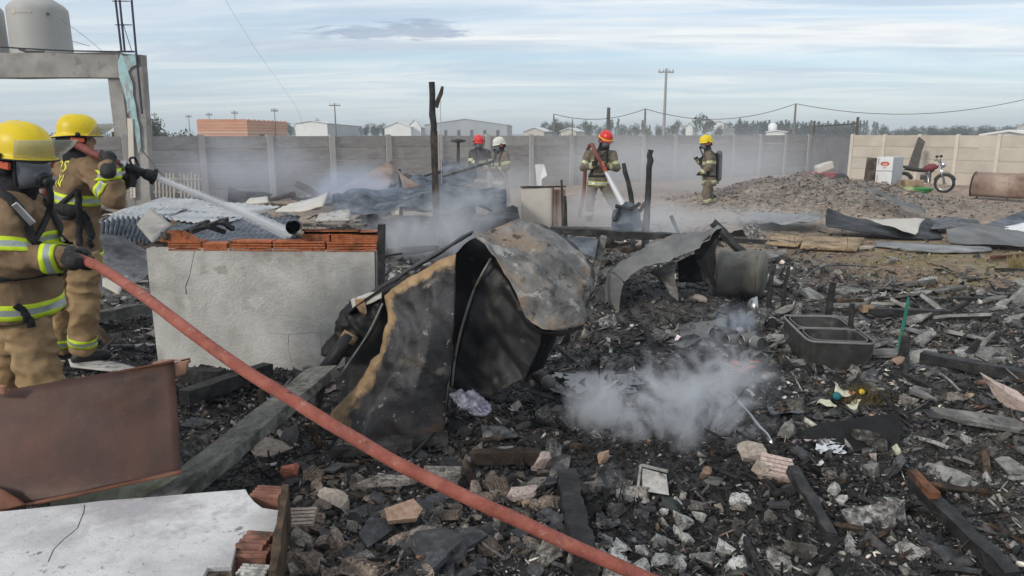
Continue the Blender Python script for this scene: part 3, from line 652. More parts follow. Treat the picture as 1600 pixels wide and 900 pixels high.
def remeshed(mb, vox, smooth=5, folds=0.0, fs=8.0, seed=0):
    o = mb.build('tmp', MT['skin']); md = o.modifiers.new('r', 'REMESH'); md.mode = 'VOXEL'; md.voxel_size = vox
    sm = o.modifiers.new('s', 'SMOOTH'); sm.iterations = smooth; sm.factor = .5
    dg = bpy.context.evaluated_depsgraph_get(); me = bpy.data.meshes.new_from_object(o.evaluated_get(dg)); bpy.data.objects.remove(o)
    n = len(me.vertices); co = np.empty(n * 3); me.vertices.foreach_get('co', co); co = co.reshape(-1, 3)
    if folds:
        no = np.empty(n * 3); me.vertex_normals.foreach_get('vector', no); no = no.reshape(-1, 3); d = np.empty(n)
        for i in range(n):
            p = co[i]; w = mnoise.noise(Vector((p[0] * 3 + seed, p[1] * 3, p[2] * 3))) * .12
            a = mnoise.noise(Vector((p[0] * fs * .8 + w * 6, p[1] * fs * .8 + seed, (p[2] + w) * fs * 1.35))); b = mnoise.noise(Vector((p[0] * fs * 2 - seed, p[1] * fs * 2, p[2] * fs * 2.6 + w * 20)))
            d[i] = (.5 - abs(a) * 2.2) * folds + (.3 - abs(b) * 1.5) * folds * .35
        co = co + no * d[:, None]
    return co, me
def to_part(t, name, co, me, mat):
    V = co - np.array(t.loc[:]); me.vertices.foreach_set('co', V.ravel()); me.materials.clear(); me.materials.append(mat); me.polygons.foreach_set('use_smooth', [True] * len(me.polygons)); me.update()
    me.name = name; o = bpy.data.objects.new(name, me); COL.objects.link(o); o.parent = t.o; return o
def bvh_of(co, me): return BVHTree.FromPolygons([tuple(c) for c in co], [tuple(p.vertices) for p in me.polygons])
def cap(mb, a, b, r0, r1, n=14):
    a, b = Vector(a), Vector(b); d = (b - a).normalized(); P = []; R = []
    for k in range(5): q = math.pi / 2 * k / 5; P.append(a - d * r0 * math.cos(q)); R.append(max(r0 * math.sin(q), .002))
    for k in range(6): P.append(a.lerp(b, k / 5)); R.append(r0 + (r1 - r0) * k / 5)
    for k in range(1, 6): q = math.pi / 2 * k / 5; P.append(b + d * r1 * math.sin(q)); R.append(max(r1 * math.cos(q), .002))
    mb.tube(P, R, n)
def band(t, bv, p0, p1, tc, width, R, cols=('lime', 'silver', 'lime'), parent=None, hint=None, off=.004, sweep=(0, 360), name='reflective_band', xaxis=None, rx=1.0):
    """a strip round a limb or the torso, laid on the cloth by casting rays at its axis"""
    p0, p1 = Vector(p0), Vector(p1); d = (p1 - p0).normalized(); c0 = p0.lerp(p1, tc); u = Vector(xaxis) if xaxis is not None else d.orthogonal(); u = (u - d * u.dot(d)).normalized(); w = d.cross(u)
    n = 40 if sweep == (0, 360) else 26; rows = [0, .30, .34, .66, .70, 1.0]; V = []; ok = []
    for r in rows:
        c = c0 + d * (r - .5) * width; last = None
        for k in range(n + 1):
            a = math.radians(sweep[0] + (sweep[1] - sweep[0]) * k / n); q = u * math.cos(a) * rx + w * math.sin(a); L_ = q.length * R; q.normalize()
            h = bv.ray_cast(c + q * L_, -q, L_)
            x = (h[0] + q * off) if h[0] is not None else (c + q * (last if last else R * .6)); last = (x - c).length; V.append(x)
    F = []; M = []
    for i in range(5):
        for k in range(n): F.append((i * (n + 1) + k, i * (n + 1) + k + 1, (i + 1) * (n + 1) + k + 1, (i + 1) * (n + 1) + k)); M.append(1 if i in (1, 2, 3) else 0)
    mb = MB(); mb.v = [tuple(v) for v in V]; mb.f = F; mb.m = M; o = t.part(name, mb, [MT[cols[0]], MT[cols[1]]], True, parent=parent); s = o.modifiers.new('t', 'SOLIDIFY'); s.thickness = .003; s.offset = 1; return o
def strap(t, bv, pts, w, name='strap', mat='strap', off=.008, th=.006, res=8, parent=None):
    P = []
    for p in catmull(pts, res):
        h = bv.find_nearest(p); P.append((h[0] + h[1] * off, h[1]) if h[0] is not None and h[3] < .25 else (p, Vector((0, -1, 0))))
    V = []
    for i, (p, n) in enumerate(P):
        d = (P[min(i + 1, len(P) - 1)][0] - P[max(i - 1, 0)][0]).normalized(); s = d.cross(n).normalized()
        V += [p - s * w / 2, p + s * w / 2]
    mb = MB(); mb.add(V, [(2 * i, 2 * i + 1, 2 * i + 3, 2 * i + 2) for i in range(len(P) - 1)]); o = t.part(name, mb, MT[mat], True, parent=parent); s = o.modifiers.new('t', 'SOLIDIFY'); s.thickness = th; s.offset = 1; return o
def frame(f, up=Vector((0, 0, 1))):
    f = Vector(f).normalized(); l = up.cross(f).normalized(); u = f.cross(l); return Matrix((f, l, u)).transposed()    # columns: forward, left, up
def helmet(t, c, R, mat, s=1.0, visor=True, stripe=None, tag_=True, knob=True):
    """c: middle of the rim; R: forward/left/up"""
    V = []; n = 44; rows = []
    for k in range(13):
        q = math.pi / 2 * k / 12; rows.append((math.sin(q) ** .85, math.cos(q) ** .8 if k < 12 else 0, 0))
    for j, (e, dz) in enumerate(((1.01, -.10), (1.06, -.15), (1.13, -.20), (1.135, -.225), (1.05, -.19), (.96, -.10))): rows.append((e, dz, 1))
    for (rr, zz, br) in rows:
        for k in range(n):
            a = 2 * math.pi * k / n; ca, sa = math.cos(a), math.sin(a); back = max(0, -ca); x = .150 * rr * ca; y = .122 * rr * sa; z = .135 * zz
            if br and rr > 1.02: x *= 1 + .16 * back + .02 * max(0, ca); z -= .022 * back ** 1.5
            crest = .007 * math.exp(-(y / .018) ** 2) * (zz > .05) + .004 * math.exp(-((abs(y) - .06) / .012) ** 2) * (zz > .2)
            V.append(Vector(c) + R @ (Vector((x, y, z + crest)) * s))
    F = [(i * n + k, i * n + (k + 1) % n, (i + 1) * n + (k + 1) % n, (i + 1) * n + k) for i in range(1, len(rows) - 1) for k in range(n)] + [tuple(range(n, 2 * n))]
    mb = MB(); mb.add(V, F); h = t.part('helmet', mb, MT[mat], True); L = lambda x, y, z: Vector(c) + R @ (Vector((x, y, z)) * s)
    pts = [L(.150 * 1.13 * math.cos(a) * (1 + .16 * max(0, -math.cos(a)) + .02 * max(0, math.cos(a))), .122 * 1.13 * math.sin(a), -.030 - .022 * max(0, -math.cos(a)) ** 1.5) for a in [2 * math.pi * k / 40 for k in range(41)]]
    mb = MB(); mb.tube(pts, .0045 * s, 6, cap=False); t.part('rim_trim', mb, MT['black'], True, parent=h)
    if visor:
        V = []; m = 22
        for i, (rr, z) in enumerate(((1.08, -.02), (1.24, .0), (1.36, .02), (1.46, .05))):
            for k in range(m + 1):
                a = math.radians(-58 + 116 * k / m); V.append(L(.150 * rr * math.cos(a) + (.02 * i if True else 0) * math.cos(a), .128 * rr * math.sin(a) * .98, z + .01 * i * math.cos(a)))
        mb = MB(); mb.add(V, [(i * (m + 1) + k, i * (m + 1) + k + 1, (i + 1) * (m + 1) + k + 1, (i + 1) * (m + 1) + k) for i in range(3) for k in range(m)]); o = t.part('visor', mb, MT['visor'], True, parent=h); o.modifiers.new('t', 'SOLIDIFY').thickness = .003
    if knob:
        for sy in (-1, 1):
            mb = MB(); mb.tube([L(.02, sy * .128, -.018), L(.02, sy * .150, -.018)], .017 * s, 12); t.part('visor_knob', mb, MT['black'], True, parent=h)
    if tag_:
        for sy in (-1, 1):
            mb = MB(); mb.beam(L(-.035, sy * .118, -.055), L(.06, sy * .112, -.062), .018 * s, .034 * s); t.part('reflective_flap', mb, MT['redtag'], parent=h, bevel=.004)
    if stripe:
        mb = MB(); pts = [L(.150 * 1.03 * math.cos(a), .122 * 1.03 * math.sin(a), .006) for a in [2 * math.pi * k / 30 for k in range(31)]]; mb.tube(pts, .009 * s, 5, cap=False, sy=1.0); t.part('trim_stripe', mb, MT[stripe], True, parent=h)
    return h
def hand_on(t, axis_p, axis_d, palm_dir, wrist, hr, vox=.006, mat='glove', s=1.0):
    """gloved hand closed round a hose: four fingers one way, the thumb the other"""
    a = Vector(axis_d).normalized(); p = Vector(palm_dir); p = (p - a * p.dot(a)).normalized(); q = a.cross(p); c = Vector(axis_p); mb = MB(); wrist = Vector(wrist)
    if (wrist - c).dot(a) > 0: a2 = a
    lens = (.92, 1.05, 1.0, .82)
    for i in range(4):
        fr = (.0125 - .0006 * abs(i - 1.2)) * s; rad = hr + fr * .9; o = a * (i - 1.5) * .0235 * s; pts = []
        for k in range(7):
            an = math.radians(-10 + (205 * lens[i]) * k / 6); pts.append(c + o + (p * math.cos(an) + q * math.sin(an)) * (rad + (.004 if k in (2, 4) else 0)))
        mb.tube(pts, [fr * 1.1, fr * 1.1, fr, fr * 1.02, fr * .95, fr * .9, fr * .7], 8)
    pts = [c - a * .052 * s + (p * math.cos(an) + q * math.sin(an)) * (hr + .014) for an in [math.radians(10 - 110 * k / 4) for k in range(5)]]; mb.tube(pts, [.016 * s, .017 * s, .015 * s, .014 * s, .010 * s], 8)
    pc = c + p * (hr + .020 * s) - q * .008; mb.beam(pc - a * .045 * s, pc + a * .045 * s, .055 * s, .036 * s, up=p, seg=2)
    mb.ell(pc + p * .006, (.048 * s,) * 3, 12); cap(mb, pc + p * .008, wrist, .040 * s, .042 * s); cap(mb, wrist, wrist + (wrist - pc).normalized() * .06, .05 * s, .058 * s)
    co, me = remeshed(mb, vox, 2, .0015, 30, 3); return to_part(t, 'glove', co, me, MT[mat])
def boot(t, ank, f, mat='boot', vox=.012):
    f = Vector((f[0], f[1], 0)).normalized(); a = Vector(ank); mb = MB(); cap(mb, a + Vector((0, 0, .16)), a + Vector((0, 0, .0)), .072, .060); z = a.z - .055
    cap(mb, a + Vector((0, 0, -.045)) - f * .03, a + f * .15 + Vector((0, 0, -.055)), .050, .043); cap(mb, a - f * .05 + Vector((0, 0, -.06)), a + f * .16 + Vector((0, 0, -.068)), .040, .038)
    co, me = remeshed(mb, vox, 3); return to_part(t, 'boot', co, me, MT[mat])
def torso_rings(mb, rings, f):
    """rings: (centre, half width across, half depth)"""
    f = Vector((f[0], f[1], 0)).normalized(); r = f.cross(Vector((0, 0, 1))); V = []; n = 24
    for c, a, b in rings:
        for k in range(n):
            q = 2 * math.pi * k / n; cx, sx = math.cos(q), math.sin(q); cx = math.copysign(abs(cx) ** .85, cx); sx = math.copysign(abs(sx) ** .85, sx); V.append(Vector(c) + r * cx * a + f * sx * b)
    m = len(rings); mb.add(V, [(i * n + k, i * n + (k + 1) % n, (i + 1) * n + (k + 1) % n, (i + 1) * n + k) for i in range(m - 1) for k in range(n)] + [tuple(range(n))[::-1], tuple((m - 1) * n + k for k in range(n))])
def firefighter(J, f, hf, label, hmat, jmat, tmat, group, vox=.014, folds=.010, hs=1.0, visor=True, stripe=None, mask=False, bandcols=('lime', 'silver'), mass=1.0, pack=False, bands=(), glovesh=True):
    """J: joints in the world. f: where the chest faces, hf: where the head faces"""
    f = Vector((f[0], f[1], 0)).normalized(); r = f.cross(Vector((0, 0, 1)))
    foot = (J['anL'] + J['anR']) / 2; t = Thing('person', (foot.x, foot.y, min(J['anL'].z, J['anR'].z) - .10), label, 'firefighter', group)
    HR = frame(hf); hc = J['head']
    # the body itself: one skin
    mb = MB(); H = lambda x, y, z: hc + HR @ Vector((x, y, z))
    mb.ell(H(-.012, 0, .03), (.098, .076, .10), 18, HR); mb.ell(H(.028, 0, -.045), (.062, .056, .070), 14, HR); mb.ell(H(.098, 0, -.012), (.020, .014, .026), 8, HR); mb.ell(H(.075, 0, .035), (.026, .055, .014), 10, HR)
    mb.ell(H(.082, 0, -.058), (.016, .027, .010), 8, HR); mb.ell(H(.070, 0, -.098), (.022, .022, .016), 8, HR)
    for sy in (-1, 1): mb.ell(H(-.01, sy * .080, -.01), (.020, .010, .032), 8, HR); mb.ell(H(.055, sy * .042, -.028), (.022, .022, .022), 8, HR)
    cap(mb, H(-.015, 0, -.06), J['neck'] - Vector((0, 0, .03)), .058, .064); torso_rings(mb, [(J['pelvis'] - Vector((0, 0, .05)), .14, .10), (J['chest'], .15, .10), (J['neck'] - Vector((0, 0, .06)), .12, .07)], f)
    for sd in 'LR':
        cap(mb, J['sh' + sd], J['el' + sd], .05, .042); cap(mb, J['el' + sd], J['wr' + sd], .042, .028); cap(mb, J['hip' + sd], J['kn' + sd], .08, .055); cap(mb, J['kn' + sd], J['an' + sd], .055, .038)
    co, me = remeshed(mb, .011, 3); to_part(t, 'body', co, me, MT['skin'])
    for sy in (-1, 1):
        mb = MB(); mb.ell(H(.086, sy * .032, .004), (.010, .013, .009), 10, HR); t.part('eye', mb, MT['enamel_eye'], True)
    # hood round neck and head
    mb = MB(); mb.ell(H(-.03, 0, .0), (.105, .096, .125), 20, HR); cap(mb, H(-.03, 0, -.06), J['neck'] - Vector((0, 0, .02)), .088, .10); co, me = remeshed(mb, .013, 3, .004, 14, 5); to_part(t, 'hood', co, me, MT['hood'])
    # trousers
    w = mass; mb = MB(); pv = J['pelvis']; torso_rings(mb, [(pv - Vector((0, 0, .12)), .17 * w, .13 * w), (pv, .18 * w, .14 * w), (pv + Vector((0, 0, .16)), .17 * w, .13 * w)], f)
    for sd in 'LR':
        cap(mb, J['hip' + sd], J['kn' + sd], .118 * w, .105 * w); kk = J['kn' + sd]; aa = J['an' + sd]; cap(mb, kk, kk.lerp(aa, .86), .105 * w, .098 * w)
    co, me = remeshed(mb, vox, 4, folds * 1.2, 7, 2.2); to_part(t, 'trousers', co, me, MT[tmat]); bt = bvh_of(co, me)
    for sd in 'LR': band(t, bt, J['kn' + sd], J['an' + sd], .74, .08, .2, ('lime' if bandcols[0] == 'lime' else bandcols[0], bandcols[1]))
    # jacket
    ch = J['chest']; nk = J['neck']; mb = MB(); up = Vector((0, 0, 1)); sm = (J['shL'] + J['shR']) / 2
    torso_rings(mb, [(pv - up * .17, .215 * w, .165 * w), (pv - up * .10, .215 * w, .165 * w), (pv.lerp(ch, .4), .195 * w, .15 * w), (ch, .215 * w, .155 * w), (ch.lerp(sm, .55), .215 * w, .15 * w), (sm + up * .035, .15 * w, .115 * w), (nk + up * .01, .085, .085), (nk + up * .035, .08, .08)], f)
    for sd in 'LR':
        s_, e, wr = J['sh' + sd], J['el' + sd], J['wr' + sd]; cap(mb, s_, e, .098 * w, .082 * w); cap(mb, e, wr, .082 * w, .064 * w); cap(mb, sm.lerp(s_, .5), s_, .10 * w, .098 * w)
    co, me = remeshed(mb, vox, 4, folds, 8, 7.7); to_part(t, 'jacket', co, me, MT[jmat]); bj = bvh_of(co, me)
    bc = bandcols
    band(t, bj, pv - up * .17, ch, .16, .085, .34, bc, xaxis=r, name='reflective_band'); band(t, bj, pv, nk, .56, .075, .24, bc, xaxis=r, name='reflective_band')
    for sd in 'LR':
        band(t, bj, J['sh' + sd], J['el' + sd], .68, .075, .14, bc); band(t, bj, J['el' + sd], J['wr' + sd], .80, .07, .13, bc)
    for sd in 'LR': boot(t, J['an' + sd], f if (J['kn' + sd] - J['an' + sd]).z > 0 else f)
    rim = hc + HR @ Vector((-.005, 0, .055)); helmet(t, rim, HR, hmat, hs, visor, stripe)
    # neck curtain
    V = []; m = 20
    for i, z in enumerate((.02, -.05, -.12)):
        for k in range(m + 1): a = math.radians(70 + 220 * k / m); q = .115 + .012 * i; V.append(rim + HR @ Vector((q * math.cos(a) * 1.08 - .01 * i, q * .9 * math.sin(a), z)))
    mb = MB(); mb.add(V, [(i * (m + 1) + k, i * (m + 1) + k + 1, (i + 1) * (m + 1) + k + 1, (i + 1) * (m + 1) + k) for i in range(2) for k in range(m)]); o = t.part('neck_curtain', mb, MT['hood'], True); o.modifiers.new('t', 'SOLIDIFY').thickness = .006
    if mask:
        mb = MB(); V = []; m = 16
        for i in range(9):
            th = math.radians(-62 + 124 * i / 8)
            for k in range(m + 1): ph = math.radians(-78 + 156 * k / m); V.append(H(.035 + .118 * math.cos(ph) * math.cos(th), .100 * math.sin(ph) * math.cos(th * .6), -.025 + .118 * math.sin(th)))
        mb.add(V, [(i * (m + 1) + k, i * (m + 1) + k + 1, (i + 1) * (m + 1) + k + 1, (i + 1) * (m + 1) + k) for i in range(8) for k in range(m)]); mk = t.part('breathing_mask', mb, MT['lens'], True)
        ring = [V[k] for k in range(m + 1)] + [V[i * (m + 1) + m] for i in range(1, 9)] + [V[8 * (m + 1) + k] for k in range(m - 1, -1, -1)] + [V[i * (m + 1)] for i in range(7, -1, -1)]
        mb = MB(); mb.tube(ring, .010, 7, cap=False); t.part('mask_seal', mb, MT['black'], True, parent=mk)
        mb = MB(); mb.tube([H(.105, 0, -.065), H(.155, 0, -.085)], .038, 16); mb.tube([H(.150, 0, -.083), H(.185, 0, -.098)], .028, 14); mb.ell(H(.10, 0, -.075), (.045, .05, .04), 12, HR); t.part('regulator', mb, MT['black'], True, parent=mk)
        mb = MB(); mb.tube([H(.118, 0, -.07), H(.126, 0, -.073)], .041, 16); t.part('clamp_ring', mb, MT['steel'], True, parent=mk)
        mb = MB(); P = catmull([H(.165, .0, -.10), H(.16, .02, -.17), ch + f * .19 + up * .10 - r * .02, ch + f * .17 - up * .05 + r * .10, pv + r * .17 + up * .08], 6); mb.tube(P, [.016 + .002 * (k % 2) for k in range(len(P))], 8); t.part('air_hose', mb, MT['black'], True)
    if pack:
        b0, b1 = ch - f * .27 + up * .14, pv - f * .25 + up * .02; mb = MB(); cap(mb, b0, b1, .085, .085, 18); t.part('air_cylinder', mb, MT['packgrey'], True)
        mb = MB(); mb.beam(ch - f * .185 + up * .16, pv - f * .18, .26, .03, up=f); t.part('backplate', mb, MT['black'], bevel=.01); mb = MB(); mb.tube([b1 - up * .06, b1 - up * .14], .03, 10); mb.beam(b1 - up * .12 - r * .06, b1 - up * .12 + r * .06, .03, .03); t.part('cylinder_valve', mb, MT['steel'])
    if pack or mask:
        for s_ in (-1, 1): strap(t, bj, [sm - f * .12 + r * s_ * .12, sm + r * s_ * .12 + up * .10, ch + f * .17 + r * s_ * .13 + up * .08, ch + f * .17 + r * s_ * .15 - up * .08, pv + f * .1 + r * s_ * .18 + up * .1], .052, 'shoulder_strap')
        strap(t, bj, [pv + f * .17 * math.cos(a) + r * .22 * math.sin(a) + up * .09 for a in [2 * math.pi * k / 8 for k in range(9)]], .045, 'waist_belt')
    return t, bj, bt
MT['enamel_eye'] = nmat('eye', [(.45, .44, .42), (.55, .54, .52)], 3, rough=.2); MT['packgrey'] = nmat('grey air cylinder', [(.10, .11, .12), (.16, .17, .18)], 4, rough=.4)
V3 = Vector
# ---- nearest firefighter (left edge, breathing mask, holds the red hose)
J1 = dict(head=W(35, 252, 4.0), neck=W(28, 300, 4.02), chest=W(28, 365, 4.02), pelvis=W(30, 448, 4.03), shR=W(14, 330, 3.83), elR=W(12, 412, 3.74), wrR=W(98, 404, 3.80), shL=W(34, 330, 4.23), elL=W(50, 412, 4.28), wrL=W(112, 402, 4.08),
          hipR=W(40, 505, 3.98), knR=W(74, 630, 3.92), anR=W(66, 745, 4.02), hipL=W(22, 505, 4.12), knL=W(8, 625, 4.20), anL=W(-28, 742, 4.26))
t1, bj1, bt1 = firefighter(J1, (.97, -.22), (.93, -.28, -.10), 'firefighter in yellow helmet and breathing mask at the left edge gripping the thick red hose', 'helmetyellow', 'turnout', 'turnoutlight', 'firefighters at work on the burnt lot', .012, .020, 1.13, True, None, True, pack=True, mass=1.04)
hand_on(t1, W(132, 406, 3.76), W(150, 416, 3.70) - W(110, 400, 3.84), W(98, 404, 3.80) - W(132, 406, 3.76) + V3((0, -.05, .0)), W(104, 402, 3.80), .028)
hand_on(t1, W(112, 400, 3.84), W(150, 416, 3.70) - W(110, 400, 3.84), V3((0, 1, .1)), W(108, 400, 4.02), .028)
t1.part('buckle', MB().beam(W(22, 318, 3.70), W(52, 350, 3.72), .035, .012, up=(0, -1, 0)), MT['steel'], bevel=.004)
strap(t1, bj1, [W(-5, 300, 3.8), W(25, 315, 3.75), W(48, 350, 3.78), W(62, 395, 3.82)], .05, 'harness_strap'); strap(t1, bj1, [W(30, 478, 3.8), W(46, 495, 3.8), W(56, 515, 3.8)], .035, 'hanging_strap')
strap(t1, bt1, [W(28, 468, 3.78), W(42, 492, 3.78), W(56, 514, 3.78)], .04, 'dangling_strap', off=.02)
# ---- second firefighter (back towards the camera, nozzle)
J2 = dict(head=W(124, 218, 5.60), neck=W(121, 248, 5.60), chest=W(121, 300, 5.60), pelvis=W(119, 382, 5.60), shR=W(146, 268, 5.45), elR=W(181, 312, 5.36), wrR=W(170, 262, 5.34), shL=W(104, 266, 5.78), elL=W(150, 300, 5.95), wrL=W(192, 284, 5.78),
          hipR=W(132, 405, 5.52), knR=W(131, 478, 5.48), anR=W(129, 548, 5.56), hipL=W(106, 405, 5.70), knL=W(102, 478, 5.74), anL=W(96, 546, 5.84))
t2, bj2, bt2 = firefighter(J2, (.82, .58), (.93, .34, -.04), 'firefighter in yellow helmet seen from behind aiming the nozzle with hose over the shoulder', 'helmetyellow', 'turnout', 'turnoutlight', 'firefighters at work on the burnt lot', .013, .019, .94, True, None, False, mass=1.0)
ND = (W(243, 277, 5.62) - W(185, 256, 5.48)).normalized()
hand_on(t2, W(168, 249, 5.42), ND, V3((0, -.6, .25)), W(170, 259, 5.34), .028, .007)
hand_on(t2, W(205, 272, 5.56), V3((.15, .1, 1)), V3((-.3, .9, 0)), W(196, 281, 5.70), .02, .007)
strap(t2, bj2, [W(123, 300, 5.4), W(124, 340, 5.4), W(124, 385, 5.4)], .045, 'harness_strap'); strap(t2, bj2, [W(70, 335, 5.5), W(95, 338, 5.4), W(122, 340, 5.4), W(150, 352, 5.38), W(166, 380, 5.4)], .05, 'harness_strap')
strap(t2, bj2, [W(86, 325, 5.45), W(100, 326, 5.42), W(118, 330, 5.4)], .09, 'waist_pad'); strap(t2, bj2, [W(138, 345, 5.38), W(150, 365, 5.38), W(160, 388, 5.4)], .035, 'loose_strap')
strap(t2, bj2, [W(92, 322, 5.4), W(108, 308, 5.4), W(122, 298, 5.4)], .035, 'diagonal_strap')
def lettering(t, bv, text, px, py, Y, size, out):
    cu = bpy.data.curves.new('lettering', 'FONT'); cu.body = text; cu.size = size; cu.resolution_u = 2; o = bpy.data.objects.new('l', cu); COL.objects.link(o); o.data.align_x = 'CENTER'
    me = bpy.data.meshes.new_from_object(o.evaluated_get(bpy.context.evaluated_depsgraph_get())); bpy.data.objects.remove(o)
    bm = bmesh.new(); bm.from_mesh(me); bmesh.ops.triangulate(bm, faces=bm.faces); bmesh.ops.subdivide_edges(bm, edges=[e for e in bm.edges if e.calc_length() > size * .2], cuts=2); bmesh.ops.triangulate(bm, faces=bm.faces)
    c = W(px, py, Y); out = Vector(out).normalized(); rt = Vector((0, 0, 1)).cross(out).normalized(); up = out.cross(rt)
    for v in bm.verts:
        q = c + rt * v.co.x + up * v.co.y + out * .3; h = bv.ray_cast(q, -out, .8); v.co = (h[0] if h[0] is not None else q - out * .3) + out * .006
        v.co -= t.loc
    bm.to_mesh(me); bm.free(); me.materials.append(MT['letteryellow']); o = bpy.data.objects.new('back_lettering', me); COL.objects.link(o); o.parent = t.o
MT['letteryellow'] = nmat('yellow back print', [(.62, .62, .05), (.74, .72, .08)], 20, rough=.6)
lettering(t2, bj2, 'OS', 97, 268, 5.5, .115, (-.42, -.9, 0)); lettering(t2, bj2, 'YN', 98, 291, 5.5, .125, (-.42, -.9, 0))
# ---- hose and nozzle of the second firefighter
MT['hosedark'] = nmat('dark red hose', [(.10, .03, .025), (.17, .05, .04), (.22, .07, .055)], 10, rough=.6, bump=.2, spots=[(7, .56, .68, (.05, .03, .03), .7)])
mb = MB(); mb.tube(catmull([W(20, 600, 6.6), W(40, 540, 6.5), W(62, 380, 6.2), W(78, 262, 5.98), W(96, 228, 5.78), W(122, 228, 5.50), W(146, 240, 5.42), W(168, 249, 5.43), W(188, 257, 5.485)], 7), .029, 14); o = mb.build('fire_hose', MT['hosedark'], None, True); rebase(o); tag(o, 'dark red hose running over the shoulder of the second firefighter to the nozzle', 'hose')
def nozzle():
    a = W(186, 256.5, 5.48); b = W(243, 277, 5.62); d = (b - a).normalized(); L_ = (b - a).length; t = Thing('hose_nozzle', W(205, 285, 5.55), 'black fire nozzle with silver coupling and pistol grip spraying towards the low wall', 'nozzle'); P = lambda q: a + d * L_ * q
    mb = MB(); mb.tube([P(0), P(.08), P(.09), P(.16)], [.034, .034, .040, .040], 18); t.part('coupling', mb, MT['steel'], True)
    mb = MB(); mb.tube([P(.16), P(.30), P(.32), P(.50), P(.52), P(.68)], [.030, .030, .037, .037, .032, .032], 18); t.part('nozzle_body', mb, MT['black'], True)
    mb = MB(); mb.tube([P(.68), P(.72), P(.86), P(.98), P(1.0)], [.036, .042, .046, .054, .050], 18); t.part('nozzle_tip', mb, MT['black'], True)
    for k in range(10): an = 2 * math.pi * k / 10; u = d.orthogonal().normalized(); w = d.cross(u); mb = MB(); mb.tube([P(.9) + (u * math.cos(an) + w * math.sin(an)) * .052, P(.99) + (u * math.cos(an) + w * math.sin(an)) * .056], .008, 6); t.part('tip_lug', mb, MT['black'])
    mb = MB(); mb.beam(P(.38), P(.30) - V3((0, 0, .14)), .03, .045, up=d); t.part('pistol_grip', mb, MT['black'], bevel=.008)
    mb = MB(); mb.tube(catmull([P(.5) + V3((0, -.04, 0)), P(.40) + V3((0, -.045, .07)), P(.42) + V3((0, 0, .09)), P(.40) + V3((0, .045, .07)), P(.5) + V3((0, .04, 0))], 4), .009, 7); t.part('bail_handle', mb, MT['black'], True)
nozzle()
# ---- red helmet, centre
def quick(D, pts): return {k: W(v[0], v[1], D + (v[2] if len(v) > 2 else 0)) for k, v in pts.items()}
J3 = quick(16, dict(head=(946, 219, -.1), neck=(941, 232), chest=(937, 248), pelvis=(934, 281), shR=(920, 241), shL=(957, 241), elR=(911, 262, -.1), elL=(964, 263, -.1), wrR=(929, 258, -.30), wrL=(948, 260, -.30), hipR=(926, 290), hipL=(944, 290), knR=(922, 314, -.05), knL=(955, 312, -.05), anR=(920, 339), anL=(971, 338, .1)))
t3, b3, _ = firefighter(J3, (.12, -1), (.42, -.9, -.45), 'firefighter in red helmet spraying a short jet down at the ground in the middle', 'helmetred', 'turnoutold', 'turnoutold', 'firefighters at work on the burnt lot', .02, .014, 1.12, False, 'letteryellow', True, ('limefaded', 'silver'))
hand_on(t3, W(931, 253, 15.62), V3((.7, -.1, -.7)), V3((-.6, .4, -.2)), J3['wrR'], .03, .012); hand_on(t3, W(943, 258, 15.62), V3((.6, -.1, -.8)), V3((.6, .5, -.1)), J3['wrL'], .03, .012)
MT['hoseorange'] = nmat('orange brown hose', [(.14, .05, .038), (.24, .085, .06)], 9, rough=.7)
mb = MB(); mb.tube(catmull([W(905, 338, 16.6), W(912, 300, 16.5), W(915, 255, 16.3), W(919, 232, 16.05), W(925, 226, 15.85), W(931, 240, 15.62), W(938, 252, 15.6), W(945, 265, 15.6)], 6), .042, 10); o = mb.build('fire_hose', MT['hoseorange'], None, True); rebase(o); tag(o, 'orange brown hose looped over the shoulder of the red helmeted firefighter', 'hose')
t = Thing('hose_nozzle', W(944, 263, 15.6), 'small nozzle pointed at the ground in the hands of the red helmeted firefighter', 'nozzle'); mb = MB(); mb.tube([W(940, 254, 15.6), W(944, 262, 15.6), W(946, 268, 15.58)], [.045, .04, .05], 10); t.part('nozzle_body', mb, MT['redtag'], True)
# ---- yellow helmet, right
J4 = quick(19.2, dict(head=(1103, 224), neck=(1106, 234), chest=(1108, 249), pelvis=(1108, 280), shR=(1107, 242, .18), shL=(1108, 242, -.2), elR=(1100, 260, .25), elL=(1109, 260, -.28), wrR=(1090, 250, .2), wrL=(1095, 271, -.28), hipR=(1108, 286, .12), hipL=(1107, 286, -.12), knR=(1108, 303, .12), knL=(1103, 303, -.12), anR=(1114, 317, .12), anL=(1106, 317, -.12)))
t4, b4, _ = firefighter(J4, (-.98, -.18), (-.95, -.25, -.12), 'firefighter in yellow helmet standing in profile with air cylinder pack at the right', 'helmetyellow', 'turnoutold', 'turnoutold', 'firefighters at work on the burnt lot', .02, .012, 1.15, False, None, True, ('limefaded', 'silver'), pack=True)
hand_on(t4, J4['wrL'] + V3((-.08, 0, -.02)), V3((0, 1, 0)), V3((1, 0, .2)), J4['wrL'], .018, .012); hand_on(t4, J4['wrR'] + V3((-.07, 0, .05)), V3((0, 1, .2)), V3((1, 0, -.3)), J4['wrR'], .018, .012)
